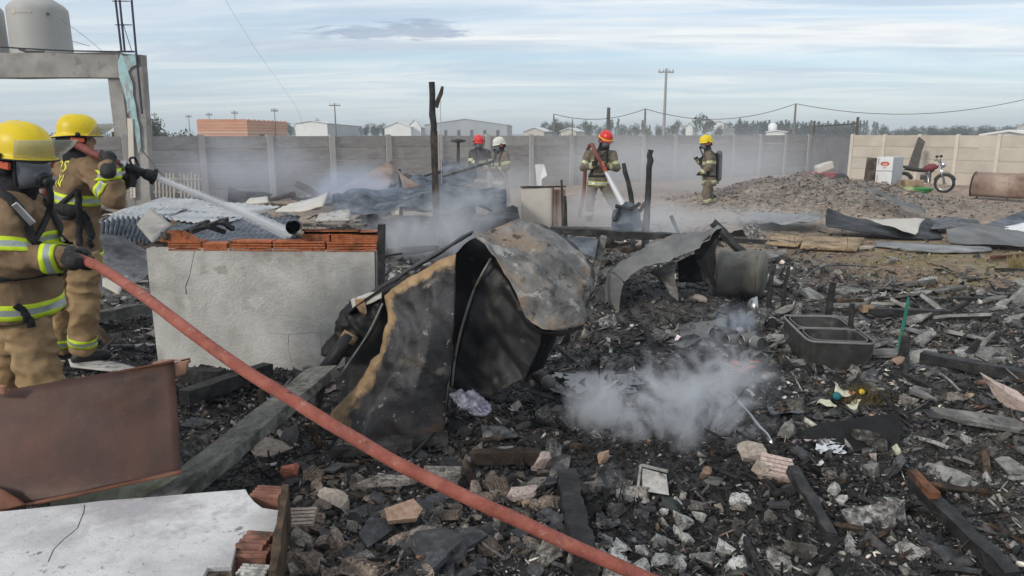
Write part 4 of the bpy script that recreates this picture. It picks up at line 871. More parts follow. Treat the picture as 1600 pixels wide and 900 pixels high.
# ---- the pair in the smoke
J5 = quick(19, dict(head=(748, 223), neck=(749, 233), chest=(749, 249), pelvis=(748, 278), shR=(738, 239, .05), shL=(761, 239), elR=(736, 257, -.05), elL=(764, 257), wrR=(746, 264, -.28), wrL=(758, 265, -.28), hipR=(743, 285), hipL=(754, 285), knR=(742, 303), knL=(755, 303), anR=(741, 318), anL=(756, 318)))
t5, b5, _ = firefighter(J5, (.3, -.95), (.3, -.9, -.25), 'firefighter in pinkish red helmet and dark jacket, left one of the pair in the smoke', 'helmetred', 'turnoutdark', 'turnoutdark', 'firefighters at work on the burnt lot', .02, .012, 1.05, False, None, True, ('limefaded', 'silver'))
J6 = quick(18.6, dict(head=(780, 227), neck=(782, 237), chest=(783, 252), pelvis=(782, 281), shR=(776, 243, .2), shL=(790, 243, -.15), elR=(772, 262, .2), elL=(793, 261, -.22), wrR=(768, 267, -.1), wrL=(777, 267, -.3), hipR=(778, 287, .1), hipL=(787, 287, -.1), knR=(777, 305, .1), knL=(788, 305, -.1), anR=(776, 321, .1), anL=(790, 321, -.1)))
t6, b6, _ = firefighter(J6, (-.8, -.6), (-.85, -.45, -.2), 'firefighter in white helmet with yellow bands, right one of the pair in the smoke', 'helmetwhite', 'turnoutold', 'turnoutold', 'firefighters at work on the burnt lot', .02, .012, 1.08, False, None, True, ('limefaded', 'silver'))
for T_, J_ in ((t5, J5), (t6, J6)):
    for s_ in 'LR': hand_on(T_, J_['wr' + s_] + V3((0.0, -.06, .01)), V3((1, 0, .1)), V3((0, 1, 0)), J_['wr' + s_], .03, .012)
mb = MB(); mb.tube(catmull([W(700, 282, 17.5), W(735, 270, 18.2), W(757, 265, 18.58), W(772, 264, 18.3), W(785, 270, 18.2), W(792, 285, 18.1), W(796, 318, 18)], 6), .03, 8); o = mb.build('fire_hose', MT['hoseorange'], None, True); rebase(o); tag(o, 'reddish hose held between the pair of firefighters in the smoke', 'hose')
# ================================================================ crumpled sheet metal
def tri(x): x = x - math.floor(x); return abs(x * 2 - 1)
def sheet(rows, res=6, crumple=0.0, mask=None, noise=.012, nscale=5, th=.003, seed=0, crease=False, tear=0.0, t=None, name='metal_sheet', mat=None, smooth=True, parent=None, label=None):
    f = linres if crease else catmull
    R1 = [f(r, res) for r in rows]; cols = [f([R1[i][j] for i in range(len(R1))], res) for j in range(len(R1[0]))]
    nx, ny = len(cols), len(cols[0]); V = []
    for i in range(nx):
        for j in range(ny):
            p = cols[i][j]; a = cols[min(i + 1, nx - 1)][j] - cols[max(i - 1, 0)][j]; b = cols[i][min(j + 1, ny - 1)] - cols[i][max(j - 1, 0)]
            n = a.cross(b); n = n.normalized() if n.length > 1e-9 else Vector((0, 0, 1))
            q = float(fbm(p.x + p.z * .7 + seed, p.y + p.z * .6 - seed, nscale, 4, seed)); q2 = abs(float(fbm(p.x - p.z + seed * 2, p.z + p.y, nscale * .6, 2, seed + 3)))
            if crumple:
                cr = sum(.6 ** k_ * (tri((p.x * math.cos(k_ * 2.1 + seed) + p.y * math.sin(k_ * 1.3 + seed) + p.z * math.sin(k_ * 2.7 + 1 + seed)) * (2.1 + 1.7 * k_) + q * 1.2) - .5) for k_ in range(4)); q += cr * crumple / max(noise, 1e-4)
            e = 0
            if tear and (i in (0, nx - 1) or j in (0, ny - 1)): e = random.uniform(-tear, tear)
            V.append(p + n * (q * noise + (.1 - q2) * noise * .8) + (a.normalized() if a.length else n) * e * .5 + Vector((0, 0, e * .6)))
    F = [(i * ny + j, (i + 1) * ny + j, (i + 1) * ny + j + 1, i * ny + j + 1) for i in range(nx - 1) for j in range(ny - 1)]
    mb = MB(); mb.add(V, F); o = t.part(name, mb, mat, smooth, parent=parent, label=label) if t else mb.build(name, mat, None, smooth)
    if mask:
        me = o.data; at = me.color_attributes.new('Mask', 'FLOAT_COLOR', 'POINT'); k = len(me.vertices)
        at.data.foreach_set('color', [c for i in range(nx) for j in range(ny) for c in (*mask(i / (nx - 1), j / (ny - 1)), 0, 1)] if k == nx * ny else [0] * (4 * k))
    s = o.modifiers.new('thickness', 'SOLIDIFY'); s.thickness = th; s.offset = 0
    return o
def mask_mat(name, base, c1, c2, **kw):
    """scorch colours laid in by a mask: red channel c1, green channel c2, broken up by noise"""
    m = nmat(name, base, **kw); nt = m.node_tree; N = nt.nodes; L = nt.links; b = N['Principled BSDF']; src = b.inputs['Base Color'].links[0].from_socket
    at = N.new('ShaderNodeAttribute'); at.attribute_name = 'Mask'; sp = N.new('ShaderNodeSeparateColor'); L.new(at.outputs['Color'], sp.inputs[0]); tc = N.new('ShaderNodeTexCoord')
    for k, (c, sc) in enumerate(((c1, 5.0), (c2, 4.0))):
        n = N.new('ShaderNodeTexNoise'); n.inputs['Scale'].default_value = sc; n.inputs['Detail'].default_value = 8; n.inputs['Roughness'].default_value = .68; L.new(tc.outputs['Object'], n.inputs['Vector'])
        a = N.new('ShaderNodeMath'); a.operation = 'MULTIPLY_ADD'; L.new(n.outputs['Fac'], a.inputs[0]); a.inputs[1].default_value = 1.5; L.new(sp.outputs[k], a.inputs[2])
        r = N.new('ShaderNodeMapRange'); r.inputs[1].default_value = 1.12; r.inputs[2].default_value = 1.42; L.new(a.outputs[0], r.inputs[0])
        n2 = N.new('ShaderNodeTexNoise'); n2.inputs['Scale'].default_value = sc * 4; n2.inputs['Detail'].default_value = 6; L.new(tc.outputs['Object'], n2.inputs['Vector'])
        v = N.new('ShaderNodeMix'); v.data_type = 'RGBA'; L.new(n2.outputs['Fac'], v.inputs[0]); v.inputs[6].default_value = (*[q * .45 for q in c], 1); v.inputs[7].default_value = (*[min(1, q * 1.5) for q in c], 1)
        mx = N.new('ShaderNodeMix'); mx.data_type = 'RGBA'; L.new(r.outputs[0], mx.inputs[0]); L.new(src, mx.inputs[6]); L.new(v.outputs[2], mx.inputs[7]); src = mx.outputs[2]
    L.new(src, b.inputs['Base Color']); return m
# materials of the burnt casing
MT['casegrey'] = mask_mat('heat greyed steel', [(.07, .068, .066), (.17, .165, .16), (.30, .295, .29)], (.27, .20, .145), (.035, .033, .03), scale=3.4, rough=.6, metal=.15, bump=.5, bscale=26, dist=1.2, rrough=.7, spots=[(3.0, .52, .60, (.27, .20, .145), .8), (7, .58, .66, (.42, .41, .40), .8), (15, .60, .66, (.04, .035, .03), .8)], rvar=.15)
MT['casetan'] = mask_mat('sooted door steel with tan scorch', [(.014, .014, .015), (.040, .040, .043), (.085, .085, .092)], (.31, .21, .115), (.085, .055, .032), scale=3.0, rough=.5, metal=.15, bump=.35, bscale=26, dist=1.0, rrough=.7, spots=[(4.5, .60, .68, (.17, .15, .13), .7), (14, .64, .68, (.26, .24, .22), .8)], rvar=.15)
MT['edgetan'] = nmat('scorched tan edge', [(.13, .075, .035), (.26, .165, .08), (.36, .25, .15)], 5, rough=.65, metal=.1, bump=.3, spots=[(6, .52, .64, (.05, .04, .035), .8)])
MT['soot'] = nmat('sooty black panel', [(.006, .006, .007), (.015, .015, .016), (.028, .028, .03)], 2.6, rough=.55, metal=.1, bump=.25, spots=[(7, .62, .70, (.16, .13, .10), .6), (3, .62, .75, (.07, .065, .06), .6)], rvar=.15)
MT['ashwhite'] = nmat('ash whitened steel', [(.30, .29, .27), (.48, .46, .44)], 8, rough=.8, spots=[(14, .55, .62, (.1, .09, .08), .8)])
def casing():
    t = Thing('burnt_appliance', W(620, 690, 4.15), 'large crumpled burnt appliance casing bent open in the middle of the debris', 'appliance')
    S = lambda rows, mat, name, **k: sheet(rows, t=t, mat=MT[mat], name=name, **k)
    # front door panel
    S([Wr((600, 462, 4.42), (640, 432, 4.35), (680, 410, 4.28), (712, 396, 4.24)),
       Wr((607, 505, 4.36), (640, 490, 4.26), (675, 480, 4.20), (711, 470, 4.20)),
       Wr((592, 552, 4.34), (630, 548, 4.18), (668, 545, 4.14), (707, 545, 4.18)),
       Wr((552, 605, 4.34), (600, 606, 4.14), (650, 605, 4.10), (701, 600, 4.18)),
       Wr((520, 645, 4.34), (575, 650, 4.10), (640, 636, 4.14), (697, 630, 4.20)),
       Wr((517, 668, 4.30), (565, 690, 4.05), (630, 692, 4.16), (695, 688, 4.20))], 'casetan', 'door_panel', noise=.020, nscale=3, seed=3, res=12, crumple=.022, crease=True, tear=.004, mask=lambda u, v: (max(1 - u / (.16 + .22 * v), 1 - v / .10, 0), max(0, (v - .70) / .3) * .6))
    # roof sheet bent over the ridge
    S([Wr((738, 368, 4.40), (770, 402, 4.28), (800, 446, 4.20), (822, 496, 4.16), (846, 516, 4.14)),
       Wr((765, 357, 4.55), (800, 388, 4.42), (838, 425, 4.30), (862, 476, 4.22), (880, 515, 4.18)),
       Wr((800, 349, 4.70), (842, 368, 4.62), (882, 404, 4.50), (905, 455, 4.36), (903, 510, 4.24)),
       Wr((832, 346, 4.86), (876, 361, 4.84), (912, 396, 4.76), (935, 436, 4.62), (915, 504, 4.36))], 'casegrey', 'roof_sheet', noise=.030, nscale=3.5, seed=11, res=14, crumple=.034, crease=True, tear=.004, mask=lambda v, u: (max(0, (v - .6) / .4, 1 - u / .3) * .5, max(0, (u - .85) / .15) * .8))
    # lip under the roof sheet
    S([Wr((822, 496, 4.165), (846, 517, 4.145), (880, 516, 4.185), (914, 506, 4.34)), Wr((832, 506, 4.22), (850, 524, 4.21), (882, 523, 4.26), (908, 514, 4.42))], 'soot', 'folded_lip', noise=.01, seed=2)
    # left slope of the roof, nearly edge-on
    S([Wr((738, 366, 4.42), (690, 394, 4.40), (640, 424, 4.42), (590, 457, 4.48), (545, 492, 4.55)), Wr((740, 362, 4.85), (690, 389, 4.85), (640, 420, 4.85), (592, 450, 4.90), (550, 480, 4.92))], 'soot', 'left_roof_slope', noise=.02, seed=6, th=.012)
    # deep dark inner panel
    S([Wr((765, 405, 4.45), (785, 425, 4.40), (802, 450, 4.34), (824, 498, 4.28), (846, 522, 4.26)),
       Wr((738, 470, 4.42), (765, 490, 4.40), (790, 510, 4.36), (820, 530, 4.30), (844, 540, 4.28)),
       Wr((716, 545, 4.40), (745, 555, 4.42), (775, 562, 4.40), (808, 566, 4.34), (832, 568, 4.30)),
       Wr((704, 606, 4.36), (730, 612, 4.40), (765, 622, 4.38), (795, 604, 4.32), (822, 590, 4.30))], 'soot', 'inner_panel', noise=.03, nscale=3, seed=14, res=10, crumple=.026, crease=True, tear=.004)
    mb = MB(); mb.tube(catmull(Wr((767, 404, 4.40), (742, 450, 4.38), (722, 510, 4.36), (711, 560, 4.35), (706, 605, 4.33)), 5), .008, 6); t.part('door_rim', mb, MT['casegrey'], True)
    # back wall and far side of the void
    S([Wr((712, 396, 4.75), (740, 372, 4.78), (800, 372, 4.95), (880, 400, 4.9)), Wr((700, 500, 4.75), (740, 500, 4.80), (810, 500, 4.90), (880, 490, 4.8)), Wr((690, 600, 4.70), (740, 610, 4.75), (800, 600, 4.75), (850, 575, 4.7))], 'soot', 'back_panel', noise=.03, seed=15)
    S([Wr((560, 470, 4.95), (640, 430, 4.95), (715, 396, 4.95)), Wr((540, 560, 4.85), (630, 540, 4.85), (705, 520, 4.85)), Wr((540, 650, 4.7), (620, 650, 4.7), (700, 650, 4.7))], 'soot', 'rear_inner_wall', noise=.02, seed=16)
    # crushed left end
    S([Wr((545, 466, 4.70), (572, 462, 4.62), (598, 466, 4.52)), Wr((530, 492, 4.66), (560, 490, 4.56), (594, 492, 4.50)), Wr((512, 524, 4.66), (545, 520, 4.54), (580, 524, 4.52)), Wr((504, 552, 4.70), (520, 560, 4.62), (550, 562, 4.60))], 'soot', 'crushed_end_panel', noise=.05, nscale=6, seed=17, res=9, crumple=.03)
    S([Wr((548, 468, 4.60), (562, 462, 4.57), (578, 458, 4.54), (596, 455, 4.50)), Wr((552, 482, 4.57), (566, 478, 4.53), (580, 474, 4.50), (597, 466, 4.47))], 'ashwhite', 'ash_covered_fold', noise=.02, nscale=9, seed=18)
    S([Wr((555, 468, 4.55), (570, 466, 4.52)), Wr((558, 480, 4.53), (574, 486, 4.50)), Wr((566, 490, 4.52), (572, 492, 4.49))], 'edgetan', 'tan_flap', noise=.012, nscale=9, seed=19)
    mb = MB(); mb.tube(catmull(Wr((598, 474, 4.44), (576, 520, 4.42), (548, 562, 4.40), (522, 600, 4.38)), 4), .014, 6, sy=.5); t.part('bent_strip', mb, MT['casegrey'], True)
    mb = MB(); mb.tube(Wr((547, 524, 4.46), (530, 548, 4.42), (506, 582, 4.38)), [.045, .045, .05], 14); t.part('thick_tube', mb, MT['soot'], True)
    mb = MB(); mb.tube(Wr((549, 521, 4.47), (541, 534, 4.45)), [.050, .050], 14); t.part('tube_collar', mb, MT['edgetan'], True)
    mb = MB(); mb.tube(Wr((706, 540, 4.25), (700, 600, 4.25), (694, 650, 4.2)), .008, 6); t.part('hinge_rod', mb, MT['casegrey'], True)
casing()
def cloth_bundle():
    t = Thing('scorched_magazine', W(735, 650, 4.05), 'scorched printed packet with blue white speckles at the foot of the casing', 'packet')
    MT['print'] = nmat('speckled print', [(.06, .06, .08), (.22, .22, .28), (.50, .50, .56)], 26, rough=.8, soot=.5, spots=[(5, .56, .66, (.16, .08, .05), .8), (30, .55, .6, (.06, .06, .12), .8)], rrough=.8)
    sheet([Wr((702, 622, 4.12), (722, 614, 4.16), (738, 612, 4.2)), Wr((715, 636, 4.06), (740, 628, 4.08), (762, 630, 4.12)), Wr((735, 650, 4.0), (755, 652, 4.0), (768, 644, 4.06))], t=t, name='page_stack', mat=MT['print'], th=.014, noise=.03, nscale=9, res=9, crumple=.03, tear=.012)
cloth_bundle()
def hood():
    t = Thing('bent_metal_hood', W(1050, 490, 7.4), 'bent grey sheet metal hood standing like a tent beside the crushed drum', 'scrap metal')
    MT['hoodgrey'] = nmat('ash grey sheet', [(.10, .10, .10), (.16, .16, .158), (.22, .22, .215)], 3, rough=.65, metal=.2, bump=.2, spots=[(4, .62, .72, (.22, .17, .12), .7)], stretch=(1, .4, 1))
    S = lambda rows, mat, name, **k: sheet(rows, t=t, mat=MT[mat], name=name, **k)
    S([Wr((976, 442, 7.25), (1005, 418, 7.2), (1045, 408, 7.15), (1092, 386, 7.1), (1128, 354, 7.05)), Wr((962, 428, 7.5), (1000, 402, 7.5), (1040, 386, 7.5), (1080, 372, 7.45), (1122, 356, 7.3)),
       Wr((950, 424, 7.85), (990, 396, 7.95), (1028, 372, 8.0), (1060, 364, 8.0), (1110, 362, 7.7))], 'hoodgrey', 'top_sheet', noise=.02, seed=31, res=10, crumple=.03, tear=.006)
    S([Wr((948, 426, 7.85), (962, 430, 7.5), (976, 443, 7.24)), Wr((946, 455, 7.8), (955, 460, 7.5), (970, 465, 7.26)), Wr((948, 478, 7.7), (954, 486, 7.5), (966, 492, 7.3))], 'hoodgrey', 'left_leg_sheet', noise=.02, seed=32)
    S([Wr((1128, 354, 7.06), (1108, 368, 7.15), (1085, 388, 7.2)), Wr((1118, 390, 7.12), (1104, 404, 7.18), (1086, 410, 7.25)), Wr((1119, 442, 7.1), (1112, 436, 7.2), (1090, 424, 7.3)), Wr((1118, 466, 7.15), (1108, 450, 7.22), (1096, 440, 7.3))], 'edgesoot' if 'edgesoot' in MT else 'soot', 'right_folded_panel', noise=.05, nscale=5, seed=33, res=9, crumple=.03)
    S([Wr((1015, 424, 7.5), (1055, 408, 7.4)), Wr((1038, 444, 7.5), (1056, 440, 7.4)), Wr((1048, 462, 7.45), (1060, 472, 7.4))], 'casegrey', 'inner_bracket', noise=.03, seed=34, crumple=.02)
    S([Wr((1058, 408, 7.6), (1088, 396, 7.5), (1112, 400, 7.4)), Wr((1062, 440, 7.7), (1080, 440, 7.6), (1100, 440, 7.5))], 'soot', 'back_flap', noise=.03, seed=35)
hood()
def drum():
    t = Thing('crushed_drum', W(1160, 468, 8.0), 'dented olive grey metal drum lying on its side right of the bent hood', 'drum')
    MT['drum'] = nmat('olive grey drum', [(.10, .098, .085), (.16, .155, .135), (.21, .205, .18)], 4, rough=.6, metal=.2, bump=.35, bscale=14, spots=[(4, .58, .68, (.05, .048, .045), .8)])
    a, b = W(1118, 428, 8.15), W(1200, 426, 7.9); ax = (b - a).normalized(); u = Vector((0, 0, 1)); w = ax.cross(u); V = []; n = 36; m = 22; r0 = .265
    for i in range(m):
        q = i / (m - 1); r = r0 * (.6 + .4 * math.sin(min(q / .1, 1) * math.pi / 2)) if q < .1 else r0
        if q > .88: r = r0 * max(.02, math.sqrt(max(0, 1 - ((q - .88) / .12) ** 2)))
        for k in range(n):
            an = 2 * math.pi * k / n; d = w * math.cos(an) + u * math.sin(an); p = a.lerp(b, q)
            rr = r * (1 + .16 * float(fbm(q * 3 + 5, math.cos(an) * 1.3 + math.sin(an), 1.2, 3, 6)) - .12 * math.exp(-((q - .35) / .12) ** 2) * max(0, math.sin(an)))
            V.append(p + d * rr)
    F = [(i * n + k, i * n + (k + 1) % n, (i + 1) * n + (k + 1) % n, (i + 1) * n + k) for i in range(m - 1) for k in range(n)] + [tuple(range(n))[::-1]]
    mb = MB(); mb.add(V, F); t.part('drum_shell', mb, MT['drum'], True)
    for q in (.14, .82):
        pts = [a.lerp(b, q) + (w * math.cos(k * math.pi / 10) + u * math.sin(k * math.pi / 10)) * (r0 * 1.0) for k in range(21)]
        mb = MB(); mb.tube(pts, .009, 5, cap=False); t.part('rolled_hoop', mb, MT['drum'], True)
drum()
# ================================================================ low rendered wall with hollow bricks on top
def hollow_brick(t, c, size, R, mat, name='brick'):
    """hollow clay brick: ribbed long face with open cells at the ends"""
    mb = MB(); L_, D_, H_ = size; n = 3; th = .012
    mb.box(c, (L_ * .99, D_ * .72, H_ * .96), R)
    for k in range(n + 1):
        z = (-.5 + k / n) * (H_ - th); mb.box(Vector(c) + R @ Vector((0, 0, z)), (L_ * 1.004, D_, th), R)
    for k in range(n):
        z = (-.5 + (k + .5) / n) * (H_ - th)
        for s in (-1, 1): mb.box(Vector(c) + R @ Vector((s * L_ * .5, 0, z)), (.006, D_ * .7, H_ / n * .5), R)
    return t.part(name, mb, mat, label=None)
def low_wall():
    Y = 5.65; a = W(246, 560, Y); b = W(591, 560, Y); x0, x1 = a.x, b.x
    zt = W(420, 387, Y).z; t = Thing('low_wall', ((x0 + x1) / 2, Y + .06, 0), 'low grey rendered wall with broken orange hollow bricks along its top', 'wall')
    # rendered face: grid with a broken top line
    nx, nz = 60, 34; V = []; F = []
    top = [zt + .020 * float(fbm(i * .3, 3.3, 1, 4, 2)) - (.010 if i < 2 else 0) - .022 * i / nx for i in range(nx + 1)]
    for s, yy in ((0, Y), (1, Y + .12)):
        for i in range(nx + 1):
            for k in range(nz + 1):
                x = x0 + (x1 - x0) * i / nx; z = -.15 + (top[i] + .15) * k / nz
                V.append((x + (.006 * float(vnoise(z, i, 9, 3)) if i in (0, nx) else 0), yy + (.006 * float(fbm(x, z, 3, 3, 8)) if s == 0 else 0), z))
    st = (nx + 1) * (nz + 1); I = lambda s, i, k: s * st + i * (nz + 1) + k
    for i in range(nx):
        for k in range(nz): F += [(I(0, i, k), I(0, i + 1, k), I(0, i + 1, k + 1), I(0, i, k + 1)), (I(1, i, k), I(1, i, k + 1), I(1, i + 1, k + 1), I(1, i + 1, k))]
        F.append((I(0, i, nz), I(0, i + 1, nz), I(1, i + 1, nz), I(1, i, nz)))
    for k in range(nz): F += [(I(0, 0, k), I(0, 0, k + 1), I(1, 0, k + 1), I(1, 0, k)), (I(0, nx, k), I(1, nx, k), I(1, nx, k + 1), I(0, nx, k + 1))]
    mb = MB(); mb.add(V, F); t.part('render', mb, MT['plaster'])
    # crack
    mb = MB(); mb.tube([W(305, 388, Y - .001), W(300, 412, Y - .001), W(296, 432, Y - .001), W(290, 447, Y - .001), W(291, 460, Y - .001)], .0022, 4); t.part('crack', mb, MT['black'])
    for pts in (((392, 500), (397, 520), (394, 541), (401, 560)), ((420, 520), (455, 523), (486, 519), (520, 524)), ((452, 523), (450, 545), (455, 566)), ((322, 470), (320, 500), (324, 532)), ((500, 522), (503, 545), (499, 562))):
        mb = MB(); mb.tube([W(x + random.uniform(-1, 1), y, Y + .0005) for x, y in pts], .0016, 4); t.part('crack', mb, MT['concrete'])
    # bricks: one full course and a second one at the right end, broken lump at the left
    R0 = Matrix.Identity(3); z0 = zt - .02
    for (p0, p1, dz, hh, tilt) in ((262, 314, 0, .07, 0), (316, 355, 0, .055, 0), (357, 424, 0, .075, .01), (426, 508, 0, .075, .0), (510, 589, 0, .075, -.01)):
        xa, xb = W(p0, 380, Y).x, W(p1, 380, Y).x
        hollow_brick(t, ((xa + xb) / 2, Y + .06, z0 + hh / 2 - .012 * (p0 - 250) / 340), (xb - xa - .006, .13, hh), Matrix.Rotation(tilt, 3, 'Y'), MT['brick'])
    for (p0, p1, dz, hh) in ((470, 514, .066, .058), (516, 590, .062, .06), (474, 560, .126, .03), (562, 588, .12, .03)):
        xa, xb = W(p0, 360, Y).x, W(p1, 360, Y).x
        hollow_brick(t, ((xa + xb) / 2, Y + .065, z0 + dz + hh / 2 - .006), (xb - xa - .006, .12, hh), R0, MT['brick'])
    V = [W(x, y, Y + d) for d in (.0, .11) for x, y in ((250, 378), (252, 364), (262, 361), (275, 359), (290, 361), (303, 368), (318, 378), (312, 381))]
    mb = MB(); n = 8; mb.add(V, [tuple(range(n)), tuple(range(2 * n - 1, n - 1, -1))] + [(i, n + i, n + (i + 1) % n, (i + 1) % n) for i in range(n)]); t.part('broken_brick', mb, MT['brick'], bevel=.006)
    mb = MB(); mb.box(W(257, 368, Y - .01), (.05, .04, .05), Matrix.Rotation(.2, 3, 'Y'), jit=.006); t.part('mortar_lump', mb, MT['mortar'], bevel=.005)
    mb = MB(); c = W(530, 349.5, Y + .04); mb.beam(W(476, 351, Y + .06), W(572, 352, Y + .06), .10, .018, seg=9, jit=.004); t.part('mortar_bed', mb, MT['mortar'])
    p = Thing('burnt_post', W(596, 470, Y - .02), 'square charred timber post at the right end of the low rendered wall', 'post')
    mb = MB(); mb.beam(W(596, 560, Y + .02), W(596, 350, Y + .02), .045, .09, up=(0, 1, 0), seg=10, jit=.004); p.part('post_shaft', mb, MT['char'])
    mb = MB(); mb.beam(W(597, 401, Y - .03), W(628, 396, Y + .1), .012, .012); p.part('nail_strip', mb, MT['char'])
    p = Thing('black_pipe', W(458, 365, Y + .3), 'short black pipe end resting on the brick course, open end to the camera', 'pipe')
    q0, q1 = W(458, 355, Y - .10), W(461, 353, Y + .35); d = (q1 - q0).normalized(); mb = MB()
    mb.tube([q0, q1], .056, 20, cap=False); mb.tube([q0, q0 + d * .3], .047, 20, cap=False); p.part('pipe_wall', mb, MT['black'], True)
    mb = MB(); mb.tube([q0 + d * .25, q0 + d * .26], .047, 20); p.part('pipe_mouth_dark', mb, MT['soot'])  # black disc stands in for the dark inside the open pipe
low_wall()
# ================================================================ fallen white wall panel, lower left
def fallen_panel():
    z = .30; t = Thing('fallen_wall_panel', G(250, 850, z - .12), 'fallen wall panel with white painted face lying flat in the lower left corner', 'wall panel')
    P = [(-160, 812), (20, 797), (118, 787), (160, 782), (250, 775), (330, 768), (384, 764), (388, 772), (398, 784), (410, 793), (437, 797), (434, 815), (430, 836), (408, 838), (384, 840), (370, 850), (366, 868), (362, 884), (325, 886), (315, 905), (300, 990), (-250, 1010)]
    out = [G(x, y, z) for x, y in P]; mb = MB(); mb.poly(out, (0, 0, 1), .022); o = t.part('white_render', mb, MT['whiteplaster'], bevel=.004)
    mb = MB(); Q = [(-160, 818), (150, 790), (300, 778), (380, 770), (382, 845), (360, 880), (310, 920), (280, 1000), (-250, 1020)]; mb.poly([G(x, y, z - .024) for x, y in Q], (0, 0, 1), .10); t.part('brick_core', mb, MT['brickdirty'])
    mb = MB(); c = [(132, 789), (131, 800), (126, 812), (121, 825), (112, 833), (100, 842), (84, 858), (75, 878)]
    mb.tube([G(x, y, z + .0005) for x, y in c], .0016, 4); t.part('crack', mb, MT['black'])
    # hollow bricks showing in the broken edge
    def HB(px, py, L_, D_, rot, dz=0.0, mat='brickdirty'):
        c = G(px, py, z - .045 + dz); R = Matrix.Rotation(rot, 3, 'Z'); mb = MB(); n = 4
        mb.box(c, (L_ * .94, D_ * .96, .05), R)
        for k in range(n):
            y = (-.5 + (k + .5) / n) * D_; mb.tube([c + R @ Vector((-L_ / 2, y, .028)), c + R @ Vector((L_ / 2, y, .028))], D_ / n * .46, 8, mi=0)
        t.part('brick', mb, MT[mat])
    MT['clay'] = nmat('red clay brick', [(.14, .065, .05), (.25, .12, .09), (.34, .18, .14)], 8, rough=.9, bump=.4, spots=[(9, .55, .66, (.05, .04, .035), .8)])
    HB(420, 778, .13, .10, -.1, .01, 'clay'); HB(400, 855, .11, .12, -.12, .012, 'clay'); HB(398, 872, .12, .09, .0, -.005, 'clay'); HB(345, 895, .10, .06, .1, .0, 'brickdirty'); HB(398, 902, .11, .07, -.1, .005, 'white')
    p = Thing('charred_board', G(438, 880, .1), 'upright charred board edge standing along the right side of the fallen white panel', 'board')
    mb = MB(); mb.beam(G(448, 782, .30), G(428, 925, .30), .028, .16, seg=10, jit=.004); p.part('board', mb, MT['charbrown'])
fallen_panel()
def rusty_sheet():
    MT['rusty'] = nmat('red brown rusty door skin', [(.030, .016, .014), (.058, .028, .022), (.095, .042, .030)], 1.8, rough=.6, metal=.0, bump=.12, bscale=50, spots=[(30, .62, .68, (.11, .055, .04), .4), (2.2, .56, .72, (.13, .058, .032), .6), (5, .62, .70, (.045, .03, .028), .5)], rvar=.12, spec=.3)
    t = Thing('rusty_door_sheet', W(150, 770, 3.0), 'red brown rusty steel door skin leaning in front of the nearest firefighter', 'metal sheet')
    rows = [Wr((-120, 642, 3.28), (0, 612, 3.28), (90, 596, 3.30), (180, 581, 3.32), (272, 566, 3.34)), Wr((-120, 700, 3.18), (-5, 690, 3.15), (95, 680, 3.16), (190, 662, 3.17), (278, 645, 3.2)), Wr((-120, 770, 3.02), (-10, 760, 3.0), (100, 752, 2.99), (190, 738, 3.0), (282, 722, 3.05)), Wr((-120, 810, 2.96), (35, 788, 2.95), (110, 772, 2.95), (195, 752, 2.97), (284, 735, 3.0))]
    sheet(rows, t=t, name='sheet', mat=MT['rusty'], th=.004, noise=.010, nscale=2, seed=41)
    mb = MB(); mb.beam(W(-10, 799, 2.94), W(110, 775, 2.94), .006, .02, up=(0, 1, .3)); mb.beam(W(110, 775, 2.94), W(284, 737, 2.99), .006, .02, up=(0, 1, .3)); t.part('bottom_fold', mb, MT['rust'])
    mb = MB(); mb.beam(W(-60, 627, 3.275), W(272, 564, 3.335), .012, .008, seg=6, jit=.001); t.part('top_fold', mb, MT['rust'])
    MT['rustlight'] = nmat('bare orange steel', [(.28, .13, .08), (.42, .24, .17)], 9, rough=.6, metal=.2)
    sheet([Wr((238, 571, 3.33), (268, 566, 3.33), (297, 560, 3.36)), Wr((240, 566, 3.40), (270, 561, 3.42), (298, 566, 3.44)), ], t=t, name='torn_corner_flap', mat=MT['rustlight'], th=.004, noise=.006)
    sheet([Wr((270, 567, 3.34), (297, 562, 3.36)), Wr((273, 590, 3.33), (290, 585, 3.36))], t=t, name='corner_return', mat=MT['rustlight'], th=.004, noise=.004)
    sheet([Wr((-30, 600, 3.2), (10, 602, 3.2)), Wr((-30, 614, 3.2), (9, 617, 3.2))], t=t, name='pale_label_strip', mat=MT['rustlight'], th=.006, noise=.002)
    sheet([Wr((-60, 752, 2.93), (-5, 762, 2.92), (25, 775, 2.92)), Wr((-60, 790, 2.88), (0, 797, 2.87), (42, 790, 2.9))], t=t, name='crushed_corner', mat=MT['rust'], th=.006, noise=.03, nscale=8)
rusty_sheet()
